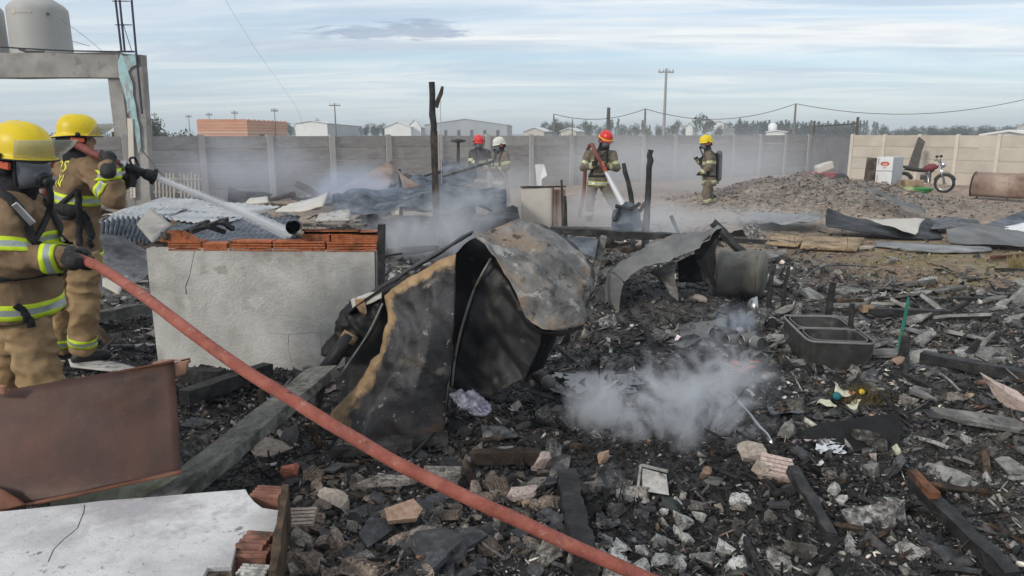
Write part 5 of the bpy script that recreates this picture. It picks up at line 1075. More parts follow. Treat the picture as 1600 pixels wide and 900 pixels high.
def gray_beam():
    MT['oldwood'] = nmat('weathered grey board', [(.07, .068, .062), (.15, .148, .136), (.25, .245, .225)], 9, rough=.9, bump=.8, bscale=30, rrough=.75, dist=1.5, spots=[(5, .52, .62, (.045, .042, .038), .8), (9, .62, .7, (.34, .33, .29), .6)])
    t = Thing('weathered_plank', W(290, 765, 3.2), 'long grey weathered plank sloping up from the white panel to the burnt casing', 'plank')
    mb = MB(); mb.beam(W(236, 800, 3.02), W(508, 578, 4.35), .20, .06, up=(-.35, -.5, 1), seg=16, jit=.004); t.part('board', mb, MT['oldwood'])
    MT['greenpaint'] = nmat('pale green paint', [(.20, .21, .15), (.33, .34, .26), (.42, .42, .35)], 9, rough=.8, bump=.3, spots=[(6, .55, .65, (.16, .13, .07), .7)])
    p = Thing('painted_batten', W(210, 780, 3.1), 'pale green painted batten between the rusty sheet and the white panel', 'batten')
    mb = MB(); mb.beam(W(80, 790, 3.06), W(292, 758, 3.22), .12, .03, up=(0, -.4, 1), seg=10, jit=.006); p.part('batten', mb, MT['greenpaint'])
    p = Thing('zinc_panel', W(200, 600, 5.2), 'flat white rimmed sheet lying behind the rusty door sheet at the feet of the firefighter', 'metal sheet')
    sheet([[gp(112, 585, .06), gp(180, 592, .06), gp(238, 596, .06)], [gp(108, 571, .05), gp(170, 574, .05), gp(225, 588, .05)]], t=p, name='sheet', mat=MT['ashwhite'], th=.01, noise=.006)
gray_beam()
# ================================================================ double bowl sink
def sink():
    MT['sink'] = nmat('dull grey sink', [(.022, .021, .020), (.045, .044, .043), (.075, .074, .072)], 5, rough=.5, metal=.2, bump=.3, spots=[(8, .58, .68, (.13, .125, .12), .6), (20, .6, .66, (.02, .02, .02), .7)], rvar=.12)
    c = [W(1222, 493, 6.55), W(1312, 494, 6.50), W(1372, 538, 5.62), W(1264, 534, 5.66)]
    t = Thing('double_sink', (c[0] + c[2]) / 2 - Vector((0, 0, .2)), 'dark double bowl kitchen sink sitting in the rubble at the right', 'sink')
    zb = .27
    def at(u, v, dz):     # u across, v along
        p = (c[0].lerp(c[1], u)).lerp(c[3].lerp(c[2], u), v); return p + Vector((0, 0, dz))
    def rounded(u0, u1, v0, v1, r, dz, n=6):
        o = []
        for (cu, cv, a0) in ((u1 - r, v0 + r, -90), (u1 - r, v1 - r, 0), (u0 + r, v1 - r, 90), (u0 + r, v0 + r, 180)):
            for k in range(n + 1):
                a = math.radians(a0 + 90 * k / n); o.append(at(cu + r * math.cos(a), cv + r * math.sin(a), dz))
        return o
    outer = rounded(0, 1, 0, 1, .12, 0); N_ = len(outer)
    mb = MB(); sk = rounded(.02, .98, .02, .98, .12, -zb); mb.add(outer + sk, [(i, (i + 1) % N_, N_ + (i + 1) % N_, N_ + i) for i in range(N_)]); t.part('outer_shell', mb, MT['sink'], True)
    for (v0, v1) in ((.05, .50), (.55, .95)):
        a = rounded(.07, .93, v0, v1, .12, 0.004); b = rounded(.10, .90, v0 + .02, v1 - .02, .12, -zb * .5); d = rounded(.14, .86, v0 + .05, v1 - .05, .10, -zb * .82)
        mb = MB(); mb.add(a + b + d, [(i, (i + 1) % N_, N_ + (i + 1) % N_, N_ + i) for i in range(N_)] + [(N_ + i, N_ + (i + 1) % N_, 2 * N_ + (i + 1) % N_, 2 * N_ + i) for i in range(N_)] + [tuple(range(2 * N_, 3 * N_))]); t.part('bowl', mb, MT['sink'], True)
    pts = outer + [outer[0]]; mb = MB(); mb.tube(pts, .011, 6, cap=False); t.part('rim', mb, MT['hoodgrey'], True)
    for (v0, v1) in ((.05, .50), (.55, .95)):
        a = rounded(.07, .93, v0, v1, .12, 0.004); mb = MB(); mb.tube(a + [a[0]], .006, 5, cap=False); t.part('bowl_rim', mb, MT['hoodgrey'], True)
    a = [at(.04, .525, .002), at(.96, .525, .002)]; mb = MB(); mb.beam(a[0], a[1], .035, .006); t.part('divider', mb, MT['hoodgrey'])
sink()
# ================================================================ hoses
MT['hose'] = nmat('terracotta rubber hose', [(.22, .062, .046), (.33, .10, .074), (.42, .155, .12)], 10, rough=.75, bump=.6, bscale=170, spots=[(5, .56, .68, (.14, .055, .045), .7), (26, .62, .67, (.40, .26, .21), .6), (14, .64, .70, (.07, .035, .03), .8)], spec=.3, rrough=.75)
def main_hose():
    P = Wr((60, 398, 3.98), (100, 398, 3.86), (132, 406, 3.76), (175, 430, 3.6), (250, 482, 3.28), (350, 556, 2.98), (450, 622, 2.78), (550, 683, 2.66), (650, 738, 2.58), (760, 792, 2.50), (880, 846, 2.45), (1000, 898, 2.40), (1120, 950, 2.34), (1300, 1030, 2.3))
    P = catmull(P, 10); P = [p + Vector((0, 0, .0012 * math.sin(k * .55) + .003 * math.sin(k * .21 + 1))) for k, p in enumerate(P)]; mb = MB(); mb.tube(P, [.027 * (1 + .02 * math.sin(k * .9)) for k in range(len(P))], 20, sy=.93); o = mb.build('fire_hose', MT['hose'], None, True); rebase(o)
    tag(o, 'thick red fire hose held by the nearest firefighter running diagonally across the foreground', 'hose')
main_hose()
MT['tanbrick'] = nmat('tan brown brick', [(.22, .145, .105), (.31, .21, .155), (.38, .27, .20)], 7, rough=.92, bump=.3, spots=[(12, .62, .7, (.09, .07, .06), .7)])
MT['palebrick'] = nmat('pale dusty brick', [(.26, .21, .175), (.38, .32, .27), (.48, .42, .36)], 9, rough=.92, bump=.4, spots=[(12, .58, .66, (.10, .09, .08), .7)])
MT['pinkchunk'] = nmat('pinkish render', [(.36, .27, .24), (.50, .40, .36), (.58, .49, .45)], 9, rough=.9, bump=.4, spots=[(13, .58, .64, (.08, .07, .07), .8)])
MT['redclay'] = nmat('red clay piece', [(.30, .09, .06), (.42, .15, .10), (.5, .22, .16)], 9, rough=.9, bump=.3, spots=[(12, .6, .68, (.1, .07, .06), .7)])
# ================================================================ rubble: shared shapes
def hull_mesh(name, pts):
    bm = bmesh.new()
    for p in pts: bm.verts.new(p)
    r = bmesh.ops.convex_hull(bm, input=bm.verts); junk = [v for v in r['geom_interior'] if isinstance(v, bmesh.types.BMVert)]
    junk += [v for v in bm.verts if not v.link_faces and v not in junk]
    bmesh.ops.delete(bm, geom=junk, context='VERTS'); bmesh.ops.recalc_face_normals(bm, faces=bm.faces)
    me = bpy.data.meshes.new(name); bm.to_mesh(me); bm.free(); return me
def lump(r, fl=.7, n=13):
    P = []
    for _ in range(n):
        d = r.normal(size=3); d /= np.linalg.norm(d); d *= r.uniform(.75, 1.1); P.append((d[0] * .5, d[1] * .5 * r.uniform(.7, 1), d[2] * .5 * fl))
    return P
def rock(r, fl=.7):
    """angular broken block"""
    bm = bmesh.new(); bmesh.ops.create_cube(bm, size=1.0)
    for v in bm.verts: v.co = [c * r.uniform(.55, 1.12) for c in v.co]
    bmesh.ops.subdivide_edges(bm, edges=bm.edges[:], cuts=2, use_grid_fill=True); pl = [(r.normal(size=3), r.uniform(.24, .42)) for _ in range(5)]; pl = [(a / np.linalg.norm(a), b) for a, b in pl]; ay = r.uniform(.5, 1)
    for v in bm.verts:
        c = np.array(v.co[:])
        for a, b in pl:
            k = c @ a
            if k > b: c = c - a * (k - b)
        c = c + r.uniform(-.028, .028, 3); v.co = (c[0], c[1] * ay, c[2] * fl)
    me = bpy.data.meshes.new('r'); bm.to_mesh(me); bm.free(); mb = MB(); mb.v = [v.co[:] for v in me.vertices]; mb.f = [tuple(p.vertices) for p in me.polygons]; mb.m = [0] * len(mb.f); bpy.data.meshes.remove(me); return mb
def plate(r, th=.12, asp=.75):
    n = r.integers(4, 8); P = []
    for k in range(n):
        a = 2 * math.pi * (k + r.uniform(-.3, .3)) / n; q = r.uniform(.38, .55)
        for s in (-1, 1): P.append((math.cos(a) * q * (1 + .04 * s), math.sin(a) * q * asp, s * th / 2 + .02 * math.cos(a)))
    return P
def ribbed(r):
    """piece of hollow brick: prism outline with ribs on its top"""
    mb = MB(); n = 5; w = r.uniform(.7, 1); L_ = 1.0; cut = r.uniform(-.15, .15, 8)
    h = r.uniform(.22, .4)
    mb.add([(-.5 + cut[0], -w / 2, -h / 2), (.5 + cut[1], -w / 2 + cut[2] * .4, -h / 2), (.5 + cut[3], w / 2, -h / 2), (-.5 + cut[4], w / 2 + cut[5] * .4, -h / 2),
            (-.5 + cut[0], -w / 2, h / 2 - .05), (.5 + cut[1], -w / 2 + cut[2] * .4, h / 2 - .05), (.5 + cut[3], w / 2, h / 2 - .05), (-.5 + cut[4], w / 2 + cut[5] * .4, h / 2 - .05)],
           [(3, 2, 1, 0), (4, 5, 6, 7), (0, 1, 5, 4), (1, 2, 6, 5), (2, 3, 7, 6), (3, 0, 4, 7)])
    for k in range(n):
        y = (-.5 + (k + .5) / n) * w * .94; e0 = -.5 + (cut[0] * (1 - (k + .5) / n) + cut[4] * (k + .5) / n) + .01; e1 = .5 + (cut[1] * (1 - (k + .5) / n) + cut[3] * (k + .5) / n) - .01
        mb.box(((e0 + e1) / 2, y, h / 2 - .035), (e1 - e0, w / n * .62, .06))
    return mb
def stick(r, seg=5, w=.10, h=.08):
    mb = MB(); b = r.uniform(-.05, .05, seg + 1); V = []
    for i in range(seg + 1):
        x = -.5 + i / seg; s = 1 - .35 * (i in (0, seg)) * r.random()
        for a, c in ((-1, -1), (1, -1), (1, 1), (-1, 1)): V.append((x + r.uniform(-.02, .02), a * w / 2 * s + b[i] * .3 + r.uniform(-.008, .008), c * h / 2 * s + r.uniform(-.008, .008)))
    F = [(i * 4 + k, i * 4 + (k + 1) % 4, i * 4 + 4 + (k + 1) % 4, i * 4 + 4 + k) for i in range(seg) for k in range(4)] + [(3, 2, 1, 0), tuple(seg * 4 + k for k in range(4))]
    return mb.add(V, F)
def scrap(r):
    n = 5; V = []; a, b, c = r.uniform(-.5, .5, 3)
    for s in (0, 1):
        for i in range(n):
            for j in range(n):
                x, y = i / (n - 1) - .5, (j / (n - 1) - .5) * .7; z = a * x * x + b * x * y * 2 + c * .4 * abs(y) + .06 * math.sin(9 * x + 7 * y + a * 9) + r.uniform(-.015, .015) * (1 - s)
                V.append((x, y, z - s * .012))
    I = lambda s, i, j: s * n * n + i * n + j; F = []
    for i in range(n - 1):
        for j in range(n - 1): F += [(I(0, i, j), I(0, i + 1, j), I(0, i + 1, j + 1), I(0, i, j + 1)), (I(1, i, j), I(1, i, j + 1), I(1, i + 1, j + 1), I(1, i + 1, j))]
    return MB().add(V, F)
KIND = {}
MT['ashflake'] = nmat('ash flake', [(.05, .05, .05), (.16, .155, .15), (.38, .37, .36)], 9, rough=.95, bump=.3, spots=[(16, .52, .62, (.03, .03, .03), .85)], rand=.5, soot=.5)
def reg(kind, mats, gen, n, seed):
    L_ = []
    for s in range(n):
        r = np.random.default_rng(seed + s); g = gen(r)
        if isinstance(g, MB): o = g.build(kind, MT[mats[0]], weld=False); me = o.data; bpy.data.objects.remove(o)
        else: me = hull_mesh(kind, g)
        me.name = kind; L_.append(me)
    out = []
    for m in mats:
        for me in L_:
            c = me.copy(); c.materials.clear(); c.materials.append(MT[m]); out.append(c)
    KIND[kind] = out
reg('brick_fragment', ['brickdirty'], lambda r: ribbed(r) if r.random() < .38 else rock(r, r.uniform(.3, .5)), 12, 100)
reg('tile_fragment', ['slate'], lambda r: plate(r, .11), 9, 200)
reg('plaster_chunk', ['white'], lambda r: rock(r, r.uniform(.35, .8)), 9, 300)
reg('mortar_chunk', ['mortar'], lambda r: rock(r, r.uniform(.35, .85)), 9, 400)
reg('charred_timber', ['char', 'charbrown'], lambda r: stick(r), 7, 500)
reg('metal_scrap', ['zinc'], scrap, 7, 600)
reg('ash_flake', ['ashflake'], scrap, 7, 650)
MT['greyslab'] = nmat('grey ash coated board', [(.13, .127, .12), (.23, .225, .215), (.38, .37, .35)], 4, rough=.85, bump=.4, bscale=40, rand=.5, spots=[(7, .58, .66, (.03, .03, .03), .8)], soot=.28)
reg('board_fragment', ['greyslab'], lambda r: plate(r, .06, r.uniform(.3, .6)), 9, 700)
CAT = {'brick_fragment': 'brick fragment', 'tile_fragment': 'tile fragment', 'plaster_chunk': 'plaster chunk', 'mortar_chunk': 'mortar chunk', 'charred_timber': 'charred timber', 'metal_scrap': 'metal scrap', 'ash_flake': 'ash flake', 'board_fragment': 'board fragment'}
LOOK = {'brick_fragment': 'ribbed sooty brick fragment', 'tile_fragment': 'flat dark tile fragment', 'plaster_chunk': 'whitish plaster chunk', 'mortar_chunk': 'tan grey mortar chunk', 'charred_timber': 'short charred timber piece', 'metal_scrap': 'curled metal scrap', 'ash_flake': 'curled ash flake', 'board_fragment': 'ashy grey board piece'}
GRP = {'brick_fragment': 'brick fragments', 'tile_fragment': 'tile fragments', 'plaster_chunk': 'plaster chunks', 'mortar_chunk': 'mortar chunks', 'charred_timber': 'charred timbers', 'metal_scrap': 'metal scraps', 'ash_flake': 'ash flakes', 'board_fragment': 'board fragments'}
MATW = {}
def frag(kind, p, s, rz=None, tilt=.3, label=None, group=None, mesh=None, sc=None, mat=None):
    me = mesh or random.choice(KIND[kind]); 
    if mat:
        k = (me.name, mat)
        if k not in MATW: c = me.copy(); c.materials.clear(); c.materials.append(MT[mat]); MATW[k] = c
        me = MATW[k]
    o = bpy.data.objects.new(kind, me); COL.objects.link(o); o.location = p
    o.rotation_euler = (random.gauss(0, tilt), random.gauss(0, tilt), random.uniform(0, 6.28) if rz is None else rz)
    o.scale = sc or (s, s * random.uniform(.8, 1.1), s * random.uniform(.8, 1.1)); tag(o, label, CAT.get(kind, kind.replace('_', ' ')), group); return o
OCC = []
def scatter(region, where, plan, mind=.6):
    x0, y0, x1, y1 = region
    for kind, n, smin, smax, *ex in plan:
        rz = ex[0] if ex else None; c = 0; tries = 0; smax2 = smax * 1.25
        while c < n and tries < n * 30:
            tries += 1
            px, py = random.uniform(x0, x1), random.uniform(y0, y1); p = gp(px, py); s = smin * .7 + (smax * 1.3 - smin * .7) * random.random() ** 2.4
            if any((p.x - q[0]) ** 2 + (p.y - q[1]) ** 2 < (mind * (s + q[2]) / 2) ** 2 for q in OCC[-500:]): continue
            if ((p.x - .62) / .30) ** 2 + ((p.y - 5.4) / .22) ** 2 < 1: continue
            OCC.append((p.x, p.y, s)); p.z += s * .04 + random.uniform(-.005, .02)
            flat = kind in ('tile_fragment', 'board_fragment', 'brick_fragment')
            q = (s - smin * .7) / (smax * 1.3 - smin * .7); z_ = 'small ' if q < .2 else 'mid sized ' if q < .6 else 'large '; tx = (px - x0) / (x1 - x0); w_ = where + (', left side' if tx < .33 else '' if tx < .67 else ', right side')
            frag(kind, p, s, (random.gauss(0, .35) if rz == 'h' else None), .3 if flat else .6, z_ + LOOK[kind] + ' ' + w_, z_ + GRP[kind] + ' ' + w_); c += 1
# ---- notable single pieces first
def one(kind, px, py, s, rz, label, tx=0, ty=0, sc=None, dz=.05, mat=None, vi=0):
    p = gp(px, py); OCC.append((p.x, p.y, s * .9)); o = frag(kind, p + Vector((0, 0, dz)), s, rz, 0, label, None, KIND[kind][vi % len(KIND[kind])], sc, mat); o.rotation_euler = (tx, ty, rz); return o
one('tile_fragment', 634, 832, .17, .25, 'smooth tan brown brick tile lying in the rubble below the hose', .5, .0, (.19, .19, .26), .10, 'tanbrick', 3)
one('tile_fragment', 586, 850, .24, 1.2, 'largest upright dark slate tile left of the tan brick', .55, .1, (.26, .17, .16), .06, None, 1)
one('tile_fragment', 672, 868, .26, .3, 'wide dark slate tile at the bottom edge below the tan brick', .5, -.1, (.27, .22, .16), .05, None, 5)
one('tile_fragment', 590, 795, .15, 2.0, 'small dark tile above the largest slate tile', .5, .1, None, .06, None, 2)
one('tile_fragment', 870, 650, .12, .6, 'dark tile right of the thrown packet', .3)
one('brick_fragment', 530, 800, .20, -.5, 'pale dusty ribbed brick leaning on the pile left of the slate tiles', .45, .15, (.19, .18, .22), .07, 'palebrick', 1)
one('brick_fragment', 526, 860, .13, 1.5, 'ribbed brown brick with vertical grooves near the bottom edge', .7, 0, None, .05, None, 4)
one('brick_fragment', 470, 826, .14, .1, 'grey blocky brick half beside the charred board', .3, 0, None, .05, 'palebrick', 2)
one('brick_fragment', 762, 795, .17, .1, 'grooved sooty brick just under the hose at bottom centre', .5, .1, None, .05)
one('mortar_chunk', 610, 778, .26, .3, 'long rounded pale mortar lump on top of the brick pile', .2, .1, (.30, .13, .14), .09, None, 2)
one('mortar_chunk', 690, 772, .20, .2, 'pale mortar lump at the right of the brick pile top', .2, .1, (.22, .13, .13), .08, None, 5)
one('brick_fragment', 455, 750, .12, .3, 'small red brick piece beside the corner of the white panel', .4, 0, None, .06, 'redclay')
one('tile_fragment', 420, 712, .30, -.2, 'wide brown tile lying under the weathered plank', .6, .1, (.30, .22, .2), .05, 'palebrick', 4)
one('plaster_chunk', 849, 735, .16, .4, 'pointed pinkish plaster chunk above the hose', .3, .5, (.15, .1, .22), .05, 'pinkchunk', 1)
one('mortar_chunk', 884, 749, .12, .1, 'small flat brown chunk right of the pointed plaster chunk', .2, 0, None, .03)
one('plaster_chunk', 823, 786, .19, .5, 'pitted pale pinkish block just above the hose', .2, .1, (.20, .13, .13), .05, 'pinkchunk', 3)
one('plaster_chunk', 944, 724, .09, .5, 'small orange and white chunk in front of the smoke', .3, 0, None, .04, 'tanbrick', 2)
one('brick_fragment', 1215, 746, .17, -.3, 'peach coloured brick piece above the charred stick', .5, .1, None, .05, 'pinkchunk', 3)
one('mortar_chunk', 1172, 722, .20, .2, 'broad tan chunk at the right edge of the smoke', .5, .2, (.24, .18, .10), .06, 'palebrick', 4)
one('mortar_chunk', 1185, 742, .16, 1.2, 'second tan chunk in front of the broad one by the smoke', .4, .1, None, .05, 'palebrick', 6)
one('brick_fragment', 1303, 778, .12, 1.0, 'whitish ribbed brick piece right of the charred stick', .6, .2, None, .05, 'white', 5)
for i, (x, y, s) in enumerate(((1038, 856, .15), (1072, 848, .11), (1035, 882, .16), (1005, 872, .10), (1000, 895, .14), (950, 852, .14), (968, 868, .13), (1092, 812, .12), (1132, 868, .12), (1095, 880, .14), (1060, 888, .12), (1150, 890, .13))):
    one('plaster_chunk', x, y, s * .8, i * 1.7, ('white pitted masonry block at the bottom right of the hose end', 'squarish white block beside the hose end', 'white block at the bottom edge right of the hose')[i % 3], .3 * math.sin(i), .3 * math.cos(i * 2), None, .02, 'white', i)['group'] = 'white masonry blocks near the hose end'
one('board_fragment', 1484, 620, .40, 1.4, 'grey brown split board standing in the rubble right of the coloured rubbish', .9, .0, (.42, .26, .2), .10, None, 2)
one('board_fragment', 1535, 675, .6, -.25, 'long broken grey slab sloping at the right edge', .3, .15, (.60, .32, .5), .08, None, 5)
one('mortar_chunk', 1572, 640, .36, -.6, 'pinkish brown rough piece at the far right edge', .3, .4, (.42, .16, .18), .09, 'pinkchunk', 1)
one('mortar_chunk', 1404, 572, .13, .4, 'rounded tan stone at the foot of the green rod', .2, .1, None, .05, 'tanbrick', 3)
one('mortar_chunk', 1248, 648, .15, .2, 'grey square stone left of the coloured rubbish', .2, .1, None, .05, None, 7)
one('mortar_chunk', 1232, 686, .15, 1.2, 'grey stone left of the black board', .2, .1, None, .05, 'greyslab', 8)
one('tile_fragment', 1172, 385, .16, .2, 'small flat stone near the hood', .1)
one('board_fragment', 1520, 562, .45, -.3, 'pale grey thick slab left of the leaning burnt stake', .1, .0, (.34, .5, .9), .05, 'white', 3)
one('board_fragment', 1550, 556, .4, .3, 'dull violet grey tile slab at the right edge', .25, .0, (.36, .46, .5), .05, None, 6)
one('metal_scrap', 780, 690, .2, .3, 'curled dark scrap just right of the packet', .3)
# ---- fields of pieces
scatter((446, 735, 900, 905), 'in the bottom centre brick pile', [('brick_fragment', 85, .10, .16), ('tile_fragment', 70, .11, .20), ('mortar_chunk', 60, .08, .16), ('plaster_chunk', 8, .05, .08), ('charred_timber', 8, .12, .25)], .30)
scatter((900, 780, 1240, 905), 'right of the hose end', [('plaster_chunk', 26, .05, .13), ('mortar_chunk', 18, .05, .13), ('tile_fragment', 20, .06, .15), ('charred_timber', 12, .12, .25), ('ash_flake', 26, .06, .16)], .4)
scatter((1240, 690, 1640, 905), 'in the bottom right ash', [('plaster_chunk', 20, .05, .13), ('mortar_chunk', 24, .05, .14), ('tile_fragment', 34, .06, .18), ('charred_timber', 28, .15, .4), ('board_fragment', 20, .12, .30), ('ash_flake', 44, .07, .24), ('metal_scrap', 8, .1, .25)], .42)
scatter((700, 600, 1240, 780), 'around the near smoke', [('charred_timber', 34, .12, .38), ('tile_fragment', 45, .06, .16), ('mortar_chunk', 14, .05, .12), ('plaster_chunk', 12, .03, .08), ('metal_scrap', 14, .1, .28), ('ash_flake', 30, .06, .16)], .42)
scatter((1180, 570, 1640, 700), 'right of the coloured rubbish', [('board_fragment', 26, .15, .38, 'h'), ('tile_fragment', 30, .08, .2), ('mortar_chunk', 20, .06, .15), ('charred_timber', 24, .15, .4), ('ash_flake', 24, .1, .25), ('metal_scrap', 8, .15, .3)], .42)
scatter((1200, 440, 1680, 575), 'on the boards beyond the sink', [('board_fragment', 150, .16, .5, 'h'), ('charred_timber', 28, .25, .7, 'h'), ('tile_fragment', 20, .1, .22), ('plaster_chunk', 8, .04, .09), ('ash_flake', 70, .10, .28)], .36)
scatter((840, 490, 1230, 610), 'before the bent hood', [('tile_fragment', 40, .08, .2), ('charred_timber', 26, .15, .4), ('mortar_chunk', 16, .06, .14), ('plaster_chunk', 14, .04, .10), ('metal_scrap', 18, .12, .3), ('board_fragment', 14, .15, .32), ('ash_flake', 44, .08, .22)], .42)
scatter((285, 570, 520, 740), 'between plank and low wall', [('plaster_chunk', 20, .04, .12), ('tile_fragment', 15, .08, .2), ('charred_timber', 20, .15, .5), ('mortar_chunk', 18, .05, .13), ('ash_flake', 20, .08, .2)], .42)
scatter((500, 690, 760, 760), 'at the casing foot', [('plaster_chunk', 10, .03, .07), ('tile_fragment', 12, .05, .12), ('mortar_chunk', 10, .05, .1), ('charred_timber', 16, .12, .3), ('ash_flake', 14, .05, .12)], .42)
scatter((155, 330, 250, 560), 'left of the low wall', [('tile_fragment', 20, .08, .2), ('board_fragment', 16, .2, .5, 'h'), ('plaster_chunk', 14, .05, .14), ('charred_timber', 18, .2, .6, 'h')], .42)
scatter((600, 350, 1220, 440), 'on the smoking heap behind the casing', [('charred_timber', 36, .25, .9, 'h'), ('board_fragment', 38, .2, .6, 'h'), ('metal_scrap', 25, .25, .6), ('plaster_chunk', 14, .08, .18), ('mortar_chunk', 16, .1, .22), ('ash_flake', 30, .2, .5)], .4)
scatter((180, 305, 640, 350), 'on the heap behind the low wall', [('charred_timber', 28, .4, 1.4, 'h'), ('board_fragment', 30, .3, .9, 'h'), ('metal_scrap', 25, .3, .9), ('plaster_chunk', 14, .1, .25)], .4)
scatter((150, 325, 600, 375), 'on the low heap past the brick course', [('charred_timber', 16, .35, 1.1, 'h'), ('metal_scrap', 26, .25, .7), ('ash_flake', 24, .15, .4)], .4)
scatter((1150, 350, 1640, 425), 'before the loose metal sheets', [('board_fragment', 9, .12, .3, 'h'), ('plaster_chunk', 6, .04, .09), ('charred_timber', 8, .2, .5, 'h'), ('mortar_chunk', 6, .05, .1)], .8)
scatter((1150, 288, 1440, 345), 'on the earth mound', [('mortar_chunk', 30, .06, .2), ('plaster_chunk', 4, .06, .12)], .4)
# ---- everything smaller: one mass
def flake(r):
    V = []; a, b, c = r.uniform(-.9, .9, 3)
    for i in range(4):
        for j in range(3): x, y = i / 3 - .5 + r.uniform(-.1, .1), (j / 2 - .5) * .6 + r.uniform(-.1, .1); V.append((x, y, a * x * x + b * x * y + c * y * y + r.uniform(-.05, .05)))
    me = bpy.data.meshes.new('x'); me.from_pydata(V, [], [(i * 3 + j, i * 3 + 3 + j, i * 3 + 4 + j, i * 3 + 1 + j) for i in range(3) for j in range(2)]); return me
def small_debris():
    protos = []
    for s in range(26):
        r = np.random.default_rng(900 + s)
        me = flake(r) if s % 4 == 3 else hull_mesh('x', lump(r, .6, 9) if s % 4 == 0 else plate(r, .10, r.uniform(.4, .9)) if s % 4 == 1 else plate(r, .18, r.uniform(.06, .22)))
        bm = bmesh.new(); bm.from_mesh(me); bmesh.ops.triangulate(bm, faces=bm.faces); bm.to_mesh(me); bm.free()
        v = np.array([q.co[:] for q in me.vertices]); f = np.array([q.vertices[:] for q in me.polygons]); protos.append((v, f)); bpy.data.meshes.remove(me)
    R = np.random.default_rng(77)
    # positions: uniform over the view wedge in the world, thinning with distance
    P = []
    for (y0, y1, dens) in ((2.3, 3.6, 4300), (3.6, 5.0, 3200), (5.0, 7.0, 1400), (7.0, 10.0, 600), (10, 14.5, 200)):
        w = 1.08; n = int(dens * w * 2 * (y1 ** 2 - y0 ** 2) / 2); yy = np.sqrt(R.uniform(y0 ** 2, y1 ** 2, n)); xx = R.uniform(-w, w, n) * yy; P.append(np.stack([xx, yy, np.full(n, (y0 + y1) / 2)], 1))
    m = int(5200); P.append(np.stack([R.normal(8.4, 2.0, m), R.normal(19.6, 1.5, m), np.full(m, 30.)], 1))
    P = np.concatenate(P); b = burnt(P[:, 0], P[:, 1]); keep = (R.random(len(P)) < .12 + .88 * b) | (P[:, 2] == 30.)
    pud = (((P[:, 0] - .62) / .26) ** 2 + ((P[:, 1] - 5.40) / .20) ** 2 < .8 + 2.2 * fbm(P[:, 0], P[:, 1], 5, 3, 3)) & (R.random(len(P)) < .97)
    keep &= (np.abs(P[:, 0] / P[:, 1]) < .76) | (R.random(len(P)) < .45) | (P[:, 2] == 30.)
    P = P[keep & ~pud]; n = len(P); x, y = P[:, 0], P[:, 1]; mound = P[:, 2] == 30.
    z = gz(x, y)
    sz = R.lognormal(math.log(.0165), .66, n) * np.clip(y / 5.0, .72, 1.9) ** .8; sz = np.clip(sz, .008, .16); sz[mound] = np.clip(R.lognormal(math.log(.040), .5, mound.sum()), .015, .12)
    # colour: patches of black char, grey ash, white ash, brown
    pal = np.array([[.010, .010, .011], [.030, .030, .032], [.075, .073, .072], [.16, .155, .15], [.33, .32, .31], [.56, .55, .53], [.17, .105, .075], [.30, .235, .185]])
    ppx = 800 + x / (y * .98) * FPX * 1.0; dd = y
    ash = np.clip(fbm(x, y, 1.3, 3, 31) * 2.2 + .40, 0, 1); wht = np.clip(fbm(x, y, 1.9, 3, 44) * 3 + .10, 0, 1)
    wht = wht + .35 * np.clip(fbm(x, y, 3.5, 3, 81) * 4, 0, 1) * (x > -.5) + .75 * np.exp(-(((x - .9) / .55) ** 2 + ((y - 2.75) / .35) ** 2)) + .9 * np.exp(-(((x - 2.0) / .8) ** 2 + ((y - 2.9) / .5) ** 2)) + .3 * np.exp(-(((x + 1.5) / .5) ** 2 + ((y - 4.5) / .8) ** 2))
    dark = np.exp(-(((x - .5) / 1.1) ** 2 + ((y - 4.1) / .9) ** 2))
    brn = np.clip(fbm(x, y, 2.3, 3, 51) * 2, 0, 1) + .8 * np.exp(-(((x + .55) / .9) ** 2 + ((y - 2.8) / .5) ** 2))
    fargrey = sstep(5, 8, y) + 2.2 * sstep(1.6, 2.8, x) * sstep(5.0, 6.2, y); wht = wht + .5 * np.clip(fbm(x, y, .9, 3, 71) * 3, 0, 1) * sstep(1.0, 2.0, x)
    w8 = np.stack([2.6 * (1 - ash * .7) + dark * 4, 2.4 + dark * 2, 1.1 + ash + fargrey, .35 + ash * .9 + fargrey * .9, .10 + .55 * wht + fargrey * .28, .02 + .42 * wht * (1 - dark) + .05 * fargrey, .08 + .45 * brn, .04 + .20 * brn], 1)
    w8[mound] = [0.02, .15, .6, 1.4, .5, .03, .8, 2.2]
    cs = np.cumsum(w8 / w8.sum(1, keepdims=True), 1); ci = (R.random(n)[:, None] > cs).sum(1).clip(0, 7); c = pal[ci] * (R.lognormal(0, .32, n)[:, None] * (1 + R.normal(0, .05, (n, 3)))) * np.array([1.03, 1.0, .96])
    which = R.integers(0, len(protos), n); VV = []; FF = []; CC = []; off = 0
    ax, ay, az = R.normal(0, .42, n), R.normal(0, .42, n), R.uniform(0, 6.28, n)
    for k, (v, f) in enumerate(protos):
        i = np.where(which == k)[0]; mN = len(i)
        if not mN: continue
        ca, sa, cb, sb, cc, sc_ = np.cos(ax[i]), np.sin(ax[i]), np.cos(ay[i]), np.sin(ay[i]), np.cos(az[i]), np.sin(az[i])
        Rx = np.zeros((mN, 3, 3)); Rx[:, 0, 0] = 1; Rx[:, 1, 1] = ca; Rx[:, 1, 2] = -sa; Rx[:, 2, 1] = sa; Rx[:, 2, 2] = ca
        Ry = np.zeros((mN, 3, 3)); Ry[:, 1, 1] = 1; Ry[:, 0, 0] = cb; Ry[:, 0, 2] = sb; Ry[:, 2, 0] = -sb; Ry[:, 2, 2] = cb
